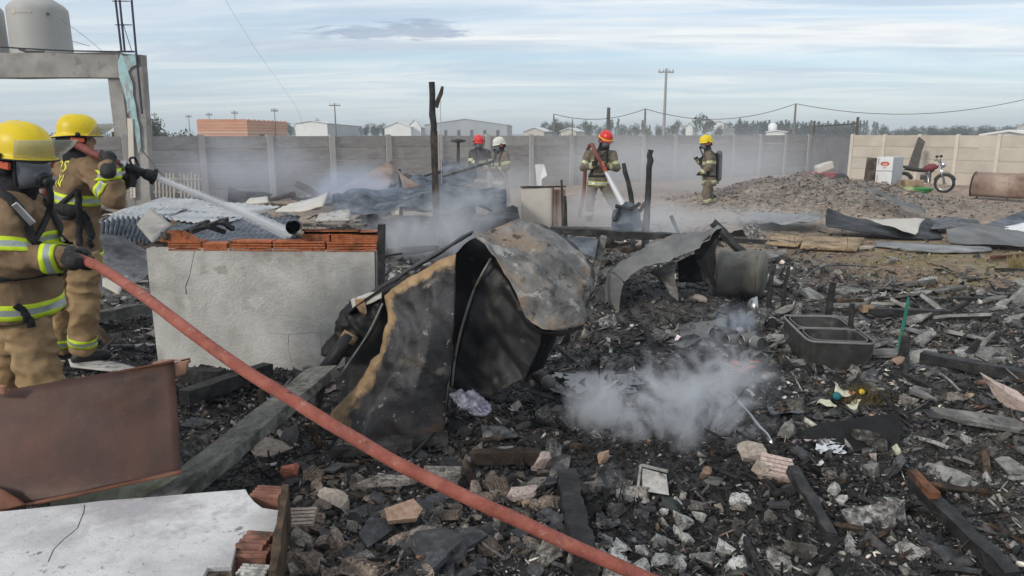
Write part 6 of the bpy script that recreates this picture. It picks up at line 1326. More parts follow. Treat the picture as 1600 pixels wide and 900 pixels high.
        Rz = np.zeros((mN, 3, 3)); Rz[:, 2, 2] = 1; Rz[:, 0, 0] = cc; Rz[:, 0, 1] = -sc_; Rz[:, 1, 0] = sc_; Rz[:, 1, 1] = cc
        M = Rz @ Ry @ Rx; s3 = np.stack([sz[i] * R.uniform(.8, 1.5, mN) * (R.uniform(1.2, 3.4, mN) if k % 4 == 2 else 1), sz[i], sz[i]], 1)
        q = np.einsum('nij,nvj->nvi', M, v[None] * s3[:, None, :]); q += np.stack([x[i], y[i], z[i] + sz[i] * .12 + R.uniform(0, .02, mN)], 1)[:, None, :]
        VV.append(q.reshape(-1, 3)); FF.append((f[None] + (np.arange(mN) * len(v))[:, None, None] + off).reshape(-1, 3)); CC.append(np.repeat(c[i], len(v), 0)); off += mN * len(v)
    V = np.concatenate(VV).astype(np.float32); F = np.concatenate(FF).astype(np.int32); C = np.concatenate(CC)
    me = bpy.data.meshes.new('burnt_debris'); me.vertices.add(len(V)); me.vertices.foreach_set('co', V.ravel()); me.loops.add(F.size); me.loops.foreach_set('vertex_index', F.ravel())
    me.polygons.add(len(F)); me.polygons.foreach_set('loop_start', np.arange(len(F), dtype=np.int32) * 3); me.update(calc_edges=True)
    at = me.color_attributes.new('Col', 'FLOAT_COLOR', 'POINT'); at.data.foreach_set('color', np.concatenate([C, np.ones((len(C), 1))], 1).astype(np.float32).ravel())
    me.materials.append(nmat('burnt debris', [(.5, .5, .5), (1, 1, 1), (1.5, 1.5, 1.5)], 30, rough=.68, bump=.5, bscale=120, attr='Col', spec=.35, soot=.26))
    o = bpy.data.objects.new('burnt_debris', me); COL.objects.link(o); tag(o, 'countless small shards of char, ash and broken masonry covering the burnt ground', None, None, 'stuff'); print('debris', n, len(F))
small_debris()
def puddle():
    MT['water'] = nmat('dirty water', [(.03, .032, .036), (.05, .052, .058)], 2, rough=.06, spec=.6)
    z = -.004; V = []; n = 90; c = Vector((.62, 5.40, z))
    for k in range(n):
        a = 2 * math.pi * k / n; r = 1 + .9 * float(fbm(math.cos(a) * 1.5 + 4, math.sin(a) * 1.5, 1.6, 5, 3)); V.append((c.x + math.cos(a) * .34 * r, c.y + math.sin(a) * .27 * r, z))
    mb = MB(); mb.add(V + [tuple(c)], [(k, (k + 1) % n, n) for k in range(n)]); o = mb.build('puddle', MT['water']); tag(o, 'small puddle of dirty water reflecting the sky', None, None, 'structure')
puddle()
# ================================================================ middle distance
MT['blueash'] = nmat('blue grey burnt sheet', [(.035, .042, .055), (.085, .10, .125), (.17, .185, .21)], 4, rough=.7, bump=.3, spots=[(5, .56, .66, (.03, .03, .035), .8)])
MT['rusttan'] = nmat('rust tan sheet', [(.16, .10, .075), (.27, .19, .15), (.36, .28, .23)], 2, rough=.8, bump=.2, spots=[(4, .6, .7, (.12, .10, .09), .7)])
MT['corr'] = nmat('pale corrugated fibre sheet', [(.36, .37, .37), (.50, .51, .51), (.62, .62, .60)], 1.4, rough=.85, bump=.2, spots=[(3, .56, .68, (.12, .13, .15), .8)])
MT['dullsheet'] = nmat('dull grey sheet', [(.14, .145, .15), (.23, .235, .24), (.33, .335, .33)], 2, rough=.7, bump=.2, spots=[(3, .54, .66, (.10, .09, .08), .8), (6, .62, .7, (.25, .19, .14), .5)])
MT['tanboard'] = nmat('plywood', [(.22, .155, .095), (.34, .245, .15), (.43, .325, .21)], 3, rough=.85, bump=.4, spots=[(3.5, .52, .64, (.09, .075, .06), .8), (12, .6, .68, (.16, .12, .09), .7)])
MT['cream'] = nmat('cream enamel', [(.46, .43, .38), (.56, .53, .48)], 2, rough=.5, spots=[(4, .62, .7, (.30, .22, .17), .6)])
MT['enamel'] = nmat('white enamel', [(.62, .63, .64), (.72, .73, .74)], 1.5, rough=.35, spots=[(7, .68, .74, (.4, .38, .35), .5)])
def post(name, pts, Y, r, label, mat='char', sq=True, cat='post'):
    P = [W(x, y, Y + (d if len(q) > 2 else 0)) for q in pts for x, y, d in [(q[0], q[1], q[2] if len(q) > 2 else 0)]]
    g = Vector((P[0].x, P[0].y, float(gz(P[0].x, P[0].y)) - .04))
    if P[0].z > g.z: P = [g, g.lerp(P[0], .5)] + P
    t = Thing(name, P[0], label, cat); mb = MB(); n = len(P)
    R = [r * (1.0 - .25 * i / max(1, n - 1)) for i in range(n)]; mb.tube(P, R, 7, rnoise=.16); t.part('shaft', mb, MT[mat]); return t
def subdiv(a, b, n): return [(a[0] + (b[0] - a[0]) * i / n + random.uniform(-.6, .6), a[1] + (b[1] - a[1]) * i / n) for i in range(n + 1)]
t = post('charred_post', subdiv((683, 398), (679, 240), 9) + subdiv((678, 230), (675, 128), 6), 11.5, .062, 'tall charred forked post standing alone in the smoke left of centre')
mb = MB(); mb.tube([W(x, y, 11.48) for x, y in subdiv((681, 168), (692, 135), 3)], [.035, .033, .03, .02], 6, rnoise=.15); t.part('fork_branch', mb, MT['charbrown'])
mb = MB(); mb.tube([W(x, y, 11.45) for x, y in subdiv((686, 395), (680, 205), 8)], .035, 5, rnoise=.2); t.part('split_side', mb, MT['charbrown'])
post('iron_rod', [(690, 300), (688, 150)], 13.5, .010, 'thin pale rod standing right of the forked post', 'steel')
t = post('charred_post', subdiv((1010, 352), (1014, 262), 6) + [(1017, 250), (1015, 243), (1017, 234)], 10.6, .055, 'charred upright post with twisted tip in front of the middle of the wall')
post('charred_post', subdiv((990, 348), (985, 300), 3) + subdiv((984, 298), (974, 255), 3), 11.6, .045, 'slim burnt post leaning left beside the water jet of the red helmet')
mb = MB(); mb.tube([W(1000, 330, 10.7), W(1006, 318, 10.6), W(1010, 322, 10.6)], .03, 5); t.part('burnt_knot', mb, MT['charbrown'])
post('burnt_stake', subdiv((879, 352), (878, 281), 4), 13.5, .028, 'thin dark stake right beside the cream cabinet'); post('burnt_stake', subdiv((884, 355), (883, 306), 3), 12.5, .035, 'short dark stake at the right corner of the cream cabinet')
t = post('vent_post', [(716, 262), (716, 222)], 17.5, .05, 'dark post with a flat cap left of the pair of firefighters'); mb = MB(); mb.lathe([(.05, 0), (.19, .03), (.17, .06), (.03, .09)], W(716, 223, 17.5), 10); t.part('cap', mb, MT['char'])
post('burnt_stake', [(626, 305), (624, 264)], 14, .04, 'upright dark stake left of the curled olive panel')
# stakes at the right
for pts, Y, r, lab in (([(1294, 498), (1296, 470), (1302, 441)], 6.75, .042, 'thick charred stake just behind the sink'), ([(1328, 522), (1330, 498), (1332, 474)], 6.1, .030, 'thin charred stake at the far corner of the sink'),
                       ([(1408, 566), (1413, 545), (1416, 524)], 5.75, .045, 'short charred stake right of the green rod'), ([(1500, 582), (1515, 552), (1530, 530)], 5.75, .035, 'leaning charred stake before the violet tile'),
                       ([(1203, 446), (1206, 428), (1211, 414)], 7.6, .028, 'small dark stake right of the crushed drum'), ([(1226, 446), (1230, 430), (1233, 416)], 7.6, .025, 'small dark stick standing right of the drum'),
                       ([(500, 680), (494, 640), (506, 590)], 4.3, .03, 'charred stick standing between the plank and the casing')):
    post('burnt_stake', pts, Y, r, lab)
MT['greenrod'] = nmat('green painted rod', [(.02, .12, .09), (.03, .19, .14)], 9, rough=.6, spots=[(9, .6, .7, (.03, .03, .03), .8)])
post('green_rod', subdiv((1401, 562), (1420, 465), 6), 5.9, .018, 'dull green metal rod standing right of the sink', 'greenrod', cat='rod')
def plank(name, a, b, w, h, label, mat='char', cat='plank', jit=.006, seg=8, up=(0, 0, 1), parts=None):
    a, b = Vector(a), Vector(b); t = Thing(name, (a + b) / 2 - Vector((0, 0, h / 2)), label, cat); mb = MB(); mb.beam(a, b, w, h, up=up, seg=seg, jit=jit); t.part('plank' if name != 'plank' else 'board', mb, MT[mat]); return t
plank('charred_plank', gp(1352, 494, .06), gp(1482, 497, .05), .10, .06, 'long charred plank with an orange unburnt end right behind the green rod').o
t = plank('charred_plank', gp(1346, 493, .075), gp(1362, 494, .075), .105, .065, 'orange unburnt plank end lying on the charred plank behind the sink', 'tanboard'); t.o['category'] = 'plank'
plank('charred_beam', gp(1438, 572, .08), gp(1620, 606, .07), .09, .08, 'long charred beam lying behind the split board at the right edge')
plank('charred_beam', gp(1236, 758, .09), gp(1298, 856, .05), .055, .05, 'straight charred stick pointing down towards the bottom right')
t = plank('charred_beam', gp(1424, 782, .10), gp(1580, 925, .06), .07, .06, 'charred stick with orange bare wood at its upper end'); mb = MB(); mb.beam(gp(1421, 779, .14), gp(1456, 815, .135), .045, .035, jit=.003, seg=3); t.part('bare_wood', mb, nmat('fresh split wood', [(.10, .045, .025), (.28, .11, .05)], 9, rough=.8, spots=[(14, .5, .6, (.03, .02, .02), .8)]))
plank('charred_beam', gp(884, 758, .05), gp(914, 905, .06), .10, .09, 'thick black cracked beam pointing at the camera right of the hose', jit=.008, seg=14)
plank('charred_beam', gp(735, 733, .07), gp(842, 733, .08), .07, .07, 'short charred beam lying sideways above the hose', 'charbrown')
plank('charred_beam', gp(700, 700, .06), gp(560, 706, .05), .08, .05, 'dark board at the foot of the burnt casing')
plank('charred_beam', gp(520, 720, .05), gp(645, 716, .08), .06, .05, 'black timber in front of the burnt casing')
plank('grey_log', gp(140, 512, .10), gp(252, 497, .12), .13, .11, 'half buried grey log lying left of the low wall', 'oldwood', jit=.012)
plank('charred_beam', gp(285, 605, .10), gp(350, 608, .10), .09, .09, 'charred beam lying below the left corner of the low wall')
plank('charred_beam', gp(290, 648, .12), gp(420, 600, .12), .10, .10, 'black beam lying behind the weathered plank', 'char')
plank('charred_beam', W(860, 360, 8.2), W(1082, 372, 8.0), .11, .08, 'level charred beam bridging from the casing to the bent hood', 'char', jit=.006, seg=14)
plank('charred_beam', W(870, 355, 8.3), W(958, 357, 8.25), .05, .02, 'pale scorched strip on top of the level charred beam', 'oldwood')
plank('leaning_batten', W(943, 370, 7.9), W(921, 462, 7.2), .06, .04, 'grey batten leaning down from the level charred beam', 'oldwood', up=(0, 1, 0))
plank('broken_stick', gp(1548, 408, .05), gp(1625, 402, .06), .05, .05, 'red brown stick lying on the grass at the right edge', 'rust')
plank('thin_rod', gp(1146, 628, .05), gp(1205, 702, .05), .012, .012, 'thin pale rod sticking out of the near smoke', 'steel')
plank('charred_beam', gp(1215, 384, .05), gp(1130, 378, .05), .1, .07, 'dark board left of the plywood panels')
def panel(name, rows, mat, label, cat='metal sheet', **k):
    c = sum((Vector(r[len(r) // 2]) for r in rows), Vector()) / len(rows); t = Thing(name, (c.x, c.y, min(p.z for r in rows for p in r)), label, cat)
    sheet(rows, t=t, name='sheet', mat=MT[mat], **k); return t
def corr(name, A, B, C, D, mat, label, n=14, amp=.025):
    """corrugated sheet on four corners: A-B is across the waves, A-D along"""
    A, B, C, D = map(Vector, (A, B, C, D)); V = []; m = n * 4; L_ = 8; nn = (B - A).cross(D - A).normalized()
    for i in range(m + 1):
        for j in range(L_ + 1):
            u, v = i / m, j / L_; p = A.lerp(B, u).lerp(D.lerp(C, u), v); V.append(p + nn * (amp * math.sin(2 * math.pi * u * n) + .05 * float(fbm(u * 3, v * 3, 1.2, 3, n))))
    F = [(i * (L_ + 1) + j, (i + 1) * (L_ + 1) + j, (i + 1) * (L_ + 1) + j + 1, i * (L_ + 1) + j + 1) for i in range(m) for j in range(L_)]
    t = Thing(name, ((A + C) / 2), label, 'metal sheet'); mb = MB(); mb.add(V, F); o = t.part('sheet', mb, MT[mat]); s = o.modifiers.new('thickness', 'SOLIDIFY'); s.thickness = .006
corr('corrugated_sheet', W(168, 336, 12.6), W(345, 350, 10.8), W(440, 322, 14.5), W(255, 308, 16.5), 'corr', 'pale corrugated sheet sloping behind the low wall under the water jet', 20, .013)
corr('corrugated_sheet', W(150, 352, 11.2), W(230, 356, 10.6), W(300, 322, 13.5), W(190, 326, 13.6), 'corr', 'small pale corrugated sheet right behind the nozzle firefighter', 12, .015)
corr('corrugated_sheet', W(250, 372, 9.5), W(440, 384, 9.0), W(470, 340, 12), W(290, 338, 12.2), 'blueash', 'bluish burnt corrugated sheet just behind the low wall', 22, .007)
corr('corrugated_sheet', W(150, 372, 9.2), W(240, 380, 8.8), W(262, 340, 11.0), W(150, 345, 10.8), 'blueash', 'dark blue corrugated sheet left of the low wall', 14, .03)
panel('grey_board', [Wr((214, 352, 8.6), (238, 380, 8.2)), Wr((236, 326, 9.0), (268, 352, 8.6))], 'concrete', 'tilted grey board standing left of the low wall top', 'board', noise=.01, th=.03)
panel('burnt_tarpaulin', [Wr((140, 372, 7.4), (180, 368, 7.6), (246, 400, 7.6)), Wr((140, 420, 6.9), (190, 418, 7.0), (250, 420, 7.2)), Wr((146, 452, 6.6), (185, 462, 6.5), (215, 440, 6.7))], 'zinc', 'drooping dark grey sheet between the firefighter legs and the low wall', noise=.05)
panel('cream_board', [Wr((160, 436, 6.60), (200, 432, 6.7)), Wr((160, 446, 6.5), (186, 462, 6.45))], 'cream', 'cream torn edge of a board under the drooping grey sheet', 'board', noise=.01, th=.02)
for a, b in (((286, 364), (326, 346)), ((298, 362), (356, 343)), ((345, 345), (364, 358)), ((318, 352), (350, 362))):
    plank('charred_plank', W(*a, 8.2), W(*b, 8.6), .05, .05, 'black timber sticking up behind the broken brick lump', 'char').o['group'] = 'black timbers behind the low wall'
panel('cream_board', [Wr((430, 330, 12), (470, 330, 11.8), (505, 322, 11.6)), Wr((455, 318, 13), (485, 312, 12.9), (514, 300, 12.6))], 'cream', 'cream panel lying tilted behind the brick course', 'board', noise=.02, th=.03)
panel('white_board', [Wr((492, 346, 10.2), (548, 344, 10)), Wr((500, 334, 10.8), (547, 328, 10.6))], 'ashwhite', 'whitish board right above the brick course', 'board', noise=.02, th=.03)
panel('tan_cap_piece', [Wr((384, 317, 13), (420, 316, 12.8)), Wr((392, 310, 13.6), (418, 308, 13.5))], 'cream', 'small cream lid like piece on the left heap', 'board', noise=.02, th=.04)
panel('rusty_roof_sheet', [Wr((514, 302, 14.2), (560, 304, 13.8), (604, 306, 13.4)), Wr((560, 278, 15.2), (585, 285, 14.8), (608, 290, 14.4)), Wr((612, 251, 16.2), (616, 262, 15.9), (616, 275, 15.6))], 'rusttan', 'rust tan roof sheet leaning up to the right against the wall', noise=.02)
panel('olive_panel', [Wr((620, 263, 13.6), (632, 275, 13.5), (660, 291, 13.3)), Wr((628, 285, 13.3), (645, 295, 13.2), (664, 304, 13.1)), Wr((634, 306, 13.1), (650, 310, 13.0), (668, 312, 12.9))], 'rusttan', 'curled olive grey panel standing up left of the forked post', noise=.04)
panel('blue_sheet', [Wr((594, 292, 15), (640, 282, 15), (690, 272, 15.5)), Wr((600, 308, 14), (650, 306, 14), (700, 300, 14.5)), Wr((596, 322, 13.2), (650, 326, 13), (720, 318, 13.5))], 'blueash', 'dark blue burnt sheet heap left of the forked post', noise=.15, nscale=3)
panel('blue_sheet', [Wr((688, 250, 17), (712, 254, 16.8), (742, 262, 16.6)), Wr((686, 272, 16.4), (715, 274, 16.2), (745, 274, 16.2)), Wr((690, 292, 15.8), (720, 290, 15.6), (740, 286, 15.8))], 'blueash', 'blue grey tarp like sheet left of the pair of firefighters', noise=.08)
panel('burnt_sheet', [Wr((520, 300, 13), (600, 298, 13), (690, 290, 13.5), (790, 300, 14)), Wr((520, 330, 11.6), (600, 330, 11.4), (690, 328, 11.5), (790, 330, 12.5))], 'blueash', 'low blue grey burnt sheet in the smoke behind the low wall', noise=.16, nscale=2.5, res=10)
plank('metal_bar', W(640, 292, 15), W(770, 252, 16.4), .06, .05, 'long pale bar slanting up towards the pair of firefighters', 'oldwood')
plank('metal_bar', W(560, 306, 14), W(690, 268, 16), .05, .05, 'dark bar slanting behind the forked post', 'char')
panel('burnt_armchair', [Wr((690, 325, 12.5), (712, 312, 12.5), (735, 322, 12.4)), Wr((700, 350, 11.8), (725, 345, 11.6), (755, 352, 11.6)), Wr((715, 372, 10.9), (735, 372, 10.8), (760, 372, 10.8))], 'soot', 'blackened humped sheet right of the forked post', noise=.12, nscale=3)
panel('burnt_sheet', [Wr((740, 336, 11.6), (770, 332, 11.6), (808, 322, 11.8)), Wr((738, 356, 11.0), (772, 352, 10.8), (812, 345, 11)), Wr((742, 372, 10.4), (775, 370, 10.4), (810, 365, 10.6))], 'soot', 'dark crumpled sheet behind the top of the casing', noise=.10, nscale=3)
panel('dark_plate', [Wr((868, 374, 7.9), (905, 372, 7.9), (935, 374, 7.8)), Wr((880, 392, 7.6), (915, 398, 7.5), (930, 402, 7.4))], 'blueash', 'dark blue grey plate hanging under the level charred beam', noise=.03)
def cabinet():
    Y = 14.0; x0, x1, x2 = W(815, 350, Y).x, W(862, 350, Y).x, W(883, 350, Y + .1).x; zt = W(840, 293, Y).z
    t = Thing('cream_cabinet', ((x0 + x2) / 2, Y + .25, 0), 'scorched cream coloured appliance cabinet standing in the smoke at centre', 'cabinet')
    mb = MB(); mb.box(((x0 + x1) / 2, Y + .28, zt / 2 - .05), (x1 - x0, .5, zt + .1)); t.part('body', mb, MT['cream'], bevel=.02)
    mb = MB(); mb.box(((x1 + x2) / 2 + .01, Y + .22, zt / 2 - .06), (x2 - x1 - .03, .3, zt + .02)); t.part('side_panel', mb, MT['rusttan'], bevel=.01)
    mb = MB(); mb.beam((x0 - .02, Y + .02, zt + .01), (x2, Y + .05, zt + .015), .05, .03, seg=6, jit=.004); t.part('top_edge', mb, MT['charbrown'])
    mb = MB(); mb.beam((x1 + .02, Y - .01, .1), (x1 + .02, Y - .01, zt), .03, .03, up=(0, 1, 0)); t.part('corner_strip', mb, MT['rust'])
    p = Thing('white_board', W(845, 292, 17), 'white L shaped board standing behind the cream cabinet', 'panel')
    mb = MB(); mb.poly(Wr((836, 257, 17), (850, 257, 17.05), (855, 274, 17), (846, 280, 17), (848, 303, 17), (840, 303, 17)), (0, -1, 0), .03); p.part('panel', mb, MT['enamel'])
    t = Thing('burnt_chair_frame', W(985, 345, 11), 'blackened blue grey folded frame with arms at the foot of the slim burnt post', 'scrap')
    sheet([Wr((958, 330, 11.2), (980, 318, 11.2), (1000, 330, 11.1)), Wr((955, 350, 10.8), (980, 352, 10.7), (1003, 352, 10.7)), Wr((960, 372, 10), (980, 372, 10), (1000, 372, 10))], t=t, name='folded_sheet', mat=MT['blueash'], noise=.08)
    for a, b in (((962, 322), (985, 326)), ((984, 328), (1000, 318)), ((968, 328), (960, 345))):
        mb = MB(); mb.tube([W(*a, 11), W(*b, 10.9)], .03, 6, rnoise=.2); t.part('frame_bar', mb, MT['char'])
cabinet()
# ================================================================ right side
def fridge():
    MT['fridgeshade'] = nmat('fridge side painted shade', [(.42, .46, .50), (.50, .53, .56)], 1, rough=.5)  # bluish grey paints the shade onto the side of the white fridge
    MT['logored'] = nmat('orange red sticker', [(.55, .10, .05), (.68, .18, .08)], 9, rough=.6)
    Y = 23.5; z1 = W(1380, 245, Y).z; z0 = -.05; a = W(1366, 290, Y - .05); b = W(1392, 290, Y - .2); c = W(1408, 290, Y + .35)
    t = Thing('old_fridge', ((a.x + c.x) / 2, Y + .2, 0), 'old white two door fridge with orange red sticker standing before the beige wall', 'fridge')
    ax = Vector((b.x - a.x, b.y - a.y, 0)); d = Vector((c.x - b.x, c.y - b.y, 0)); P = [Vector((a.x, a.y, 0)), Vector((b.x, b.y, 0)), Vector((c.x, c.y, 0)), Vector((a.x, a.y, 0)) + d]
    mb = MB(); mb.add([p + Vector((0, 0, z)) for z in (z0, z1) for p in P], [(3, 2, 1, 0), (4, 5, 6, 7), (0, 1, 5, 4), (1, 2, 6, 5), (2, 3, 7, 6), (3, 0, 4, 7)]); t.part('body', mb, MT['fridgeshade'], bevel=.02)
    nrm = ax.cross(Vector((0, 0, 1))).normalized(); w = ax.length; R = Matrix.Rotation(math.atan2(ax.y, ax.x), 3, 'Z'); mid = P[0] + ax / 2
    zs = W(1380, 267, Y).z
    for (za, zb) in ((zs + .01, z1 - .003), (z0 + .05, zs - .01)):
        mb = MB(); mb.box(mid + nrm * .02 + Vector((0, 0, (za + zb) / 2)), (w * .98, .04, zb - za), R); dd = t.part('door', mb, MT['enamel'], bevel=.012)
        mb = MB(); mb.box(mid + nrm * .055 + ax * -.4 + Vector((0, 0, (za + zb) / 2 + (zb - za) * .2)), (.02, .03, min(.18, (zb - za) * .5)), R); t.part('handle', mb, MT['steel'])
    mb = MB(); cc = mid + nrm * .046 + Vector((0, 0, zs + (z1 - zs) * .52))
    for k in range(18):
        q = 2 * math.pi * k / 18; mb.box(cc + R @ Vector((math.cos(q) * .10, 0, math.sin(q) * .055)), (.05, .006, .03), R)
    for k in range(4): mb.box(cc + R @ Vector(((k - 1.5) * .035, 0, .012)), (.022, .007, .05), R)
    for k in range(3): mb.box(cc + R @ Vector(((k - 1) * .03, 0, -.12)), (.02, .007, .03), R)
    t.part('sticker', mb, MT['logored'])
    plank('shade_painted_panel', W(1357, 292, Y + .4), W(1364, 247, Y + .5), .06, .35, 'panel with its shadow painted dark leaning against the left side of the old fridge', 'charbrown', up=(1, 0, 0))  # dark colour stands in for the shadow on this panel
    plank('leaning_board', W(1424, 264, 26.6), W(1440, 218, 27.6), .30, .06, 'dark weathered board leaning on the beige wall above the motorcycle', 'poledark', up=(0, 1, 0), seg=3)
    plank('leaning_board', W(1432, 262, 26.8), W(1440, 222, 27.6), .14, .05, 'narrow grey board beside the leaning weathered board', 'oldwood', up=(0, 1, 0), seg=3)
fridge()
def motorcycle():
    MT['redpaint'] = nmat('red motorcycle paint', [(.15, .03, .035), (.21, .045, .05)], 2, rough=.6, spec=.3); MT['chrome'] = nmat('chrome', [(.5, .5, .52), (.62, .62, .64)], 4, rough=.25, metal=.9)
    base = W(1440, 295, 24.2); base.z = 0; t = Thing('motorcycle', base, 'small red and black motorcycle parked against the beige wall beside the fridge', 'motorcycle')
    f = Vector((.74, -.67, 0)); s = Vector((.67, .74, 0)); u = Vector((0, 0, 1)); P = lambda a, b, c=0: base + f * a + u * b + s * c
    for nm, a in (('front_wheel', .64), ('rear_wheel', -.60)):
        def ring(r, rr, mat, name, par=None):
            mb = MB(); mb.tube([P(a + math.cos(q) * r, .30 + math.sin(q) * r) for q in [2 * math.pi * k / 24 for k in range(25)]], rr, 6, cap=False, up=s); return t.part(name, mb, MT[mat], True, parent=par)
        w = ring(.265, .045, 'black', nm); w2 = ring(.225, .014, 'chrome', 'rim')
        mb = MB(); mb.tube([P(a, .30, -.05), P(a, .30, .05)], .05, 10)
        for k in range(12): q = 2 * math.pi * k / 12; mb.beam(P(a, .30), P(a + math.cos(q) * .22, .30 + math.sin(q) * .22), .008, .008)
        t.part('spokes', mb, MT['chrome'])
        pts = [P(a + math.cos(q) * .33, .30 + math.sin(q) * .33) for q in [math.radians(d) for d in range(20, 165, 18)]]; mb = MB(); mb.tube(pts, .05, 6, sy=.25); t.part('mudguard', mb, MT['black'], True)
    for c in (-.08, .08): mb = MB(); mb.tube([P(.64, .30, c), P(.44, .92, c)], .022, 8); t.part('fork_tube', mb, MT['chrome'], True)
    mb = MB(); mb.tube(catmull([P(-.02, .70), P(.12, .76), P(.28, .80), P(.40, .80)], 4), [.06, .09, .11, .125, .14, .145, .145, .14, .13, .115, .09, .07, .05], 12, sy=.85); t.part('fuel_tank', mb, MT['redpaint'], True)
    mb = MB(); mb.tube(catmull([P(-.66, .80), P(-.40, .74), P(-.15, .70), P(.0, .71)], 4), [.05, .08, .10, .11, .115, .115, .115, .11, .10, .095, .09, .085, .07], 10, sy=.55); t.part('seat', mb, MT['black'], True)
    mb = MB(); mb.box(P(.08, .42), (.30, .24, .26), Matrix.Rotation(-.6, 3, 'Z')); mb.tube([P(.10, .45), P(.18, .66)], .085, 10); t.part('engine', mb, MT['zinc'], bevel=.02)
    mb = MB(); mb.tube([P(.16, .55, -.12), P(.22, .30, -.14), P(0, .22, -.15), P(-.5, .28, -.16)], [.02, .022, .03, .045], 8); t.part('exhaust', mb, MT['chrome'], True)
    mb = MB(); mb.tube([P(.44, .86), P(.2, .6), P(.05, .28), P(-.3, .30), P(-.58, .30)], .022, 7); mb.tube([P(.3, .66), P(-.1, .64), P(-.6, .70)], .02, 7); t.part('frame', mb, MT['black'], True)
    mb = MB(); mb.tube(catmull([P(.36, 1.02, -.36), P(.40, 1.03, -.2), P(.46, .94, 0), P(.40, 1.03, .2), P(.36, 1.02, .36)], 4), .014, 6); t.part('handlebar', mb, MT['black'], True)
    mb = MB(); mb.ell(P(.54, .88), (.09, .09, .10), 12); t.part('headlight', mb, MT['chrome'], True)
    for c in (-.26, .26): mb = MB(); mb.ell(P(.40, 1.14, c), (.06, .03, .045), 8); mb.tube([P(.40, 1.03, c), P(.40, 1.12, c)], .006, 5); t.part('mirror', mb, MT['black'], True)
motorcycle()
def misc_right():
    MT['green'] = nmat('green plastic', [(.03, .20, .05), (.05, .28, .08)], 3, rough=.5); MT['lime'] = nmat('yellow green cloth', [(.25, .30, .12), (.34, .38, .18)], 4, rough=.8)
    Y = 22.5; c = W(1436, 300, Y); t = Thing('green_tub', (c.x, Y, 0), 'green plastic tub on the ground below the motorcycle', 'tub'); mb = MB(); mb.lathe([(.30, .0), (.38, .17), (.42, .20), (.40, .21), (.36, .17), (.28, .03), (.0, .02)], (c.x, Y, .03), 20, sy=.75); t.part('shell', mb, MT['green'], True)
    c = W(1418, 298, Y); t = Thing('lime_bundle', (c.x, Y, 0), 'yellow green crumpled bundle left of the green tub', 'cloth'); mb = MB(); mb.ell((c.x, Y - .05, .14), (.22, .2, .15), 12); o = t.part('bundle', mb, MT['lime'], True)
    c = W(1424, 285, 23.4); t = Thing('beige_crate', (c.x, 23.4, 0), 'beige box standing between the fridge and the motorcycle wheel', 'box'); mb = MB(); mb.box((c.x, 23.4, .22), (.62, .4, .42), Matrix.Rotation(.2, 3, 'Z')); t.part('box', mb, MT['tanboard'], bevel=.02)
    # half barrel trough
    a, b = W(1522, 298, 21.2), W(1612, 304, 20.2); a.z = b.z = .36; ax = (b - a).normalized(); s = ax.cross(Vector((0, 0, 1))).normalized(); t = Thing('half_barrel', ((a + b) / 2 - Vector((0, 0, .36))), 'rusty half barrel trough lying open at the right edge', 'barrel'); V = []; n = 14; r = .42
    for q in (a, b):
        for k in range(n + 1): an = math.radians(-35 + 200 * k / n); V.append(q + s * (-math.cos(an)) * r * -1 + Vector((0, 0, math.sin(an) * r)))
    mb = MB(); mb.add(V, [(k, k + 1, n + 2 + k, n + 1 + k) for k in range(n)]); o = t.part('shell', mb, MT['rusttan'], True); o.modifiers.new('thickness', 'SOLIDIFY').thickness = .012
    for q, V0 in ((a, V[:n + 1]), (b, V[n + 1:])): mb = MB(); mb.add(V0 + [q], [(k, k + 1, n + 1) for k in range(n)]); o = t.part('end_plate', mb, MT['char']); o.modifiers.new('thickness', 'SOLIDIFY').thickness = .01
    mb = MB(); mb.tube(V[:n + 1], .022, 6); t.part('end_ring', mb, MT['char'], True)
    sheet([Wr((1524, 296, 20.9), (1565, 298, 20.5), (1612, 300, 20.0)), Wr((1534, 271, 21.3), (1570, 271, 20.9), (1614, 271, 20.4))], t=t, name='rusty_face', mat=MT['rust'], noise=.02, th=.01)
    # red cart with a white sack
    Y = 27; c = W(1284, 278, Y); t = Thing('red_crate', (c.x, Y, 0), 'dull red plastic crate in front of the metal gate', 'crate'); mb = MB(); mb.box((c.x - .05, Y, .22), (.9, .5, .44), Matrix.Rotation(.15, 3, 'Z'), taper=1.06); t.part('crate_body', mb, nmat('dull red plastic', [(.30, .05, .06), (.38, .08, .09)], 3, rough=.6), bevel=.03)
    mb = MB(); mb.box((c.x - .05, Y, .45), (1.0, .58, .05), Matrix.Rotation(.15, 3, 'Z')); t.part('crate_rim', mb, nmat('dull red rim', [(.34, .06, .07), (.42, .10, .11)], 3, rough=.6), bevel=.015)
    t = Thing('white_sack', (c.x + .05, Y, .47), 'white sack resting on the red crate by the gate', 'sack'); mb = MB(); mb.box((c.x + .05, Y, .66), (.60, .36, .30), Matrix.Rotation(-.35, 3, 'Y'), jit=.03); t.part('sack', mb, MT['cream'], bevel=.06)
    t = Thing('dark_bag', (c.x + .6, Y, 0), 'dark bag slumped right of the red crate', 'bag'); mb = MB(); mb.ell((c.x + .62, Y - .1, .2), (.34, .28, .26), 12); t.part('bag', mb, MT['black'], True)
    # loose metal sheets in front of the mound
    panel('folded_sheet', [Wr((1292, 326, 14.2), (1330, 340, 14.2), (1385, 345, 14.2), (1450, 342, 14.5)), Wr((1290, 345, 13.6), (1340, 352, 13.4), (1400, 358, 13.3), (1470, 362, 13.6)), Wr((1294, 355, 13.2), (1345, 364, 12.9), (1410, 372, 12.8), (1475, 374, 13))], 'soot', 'long dark folded metal sheet lying in front of the earth mound', noise=.06, nscale=2)
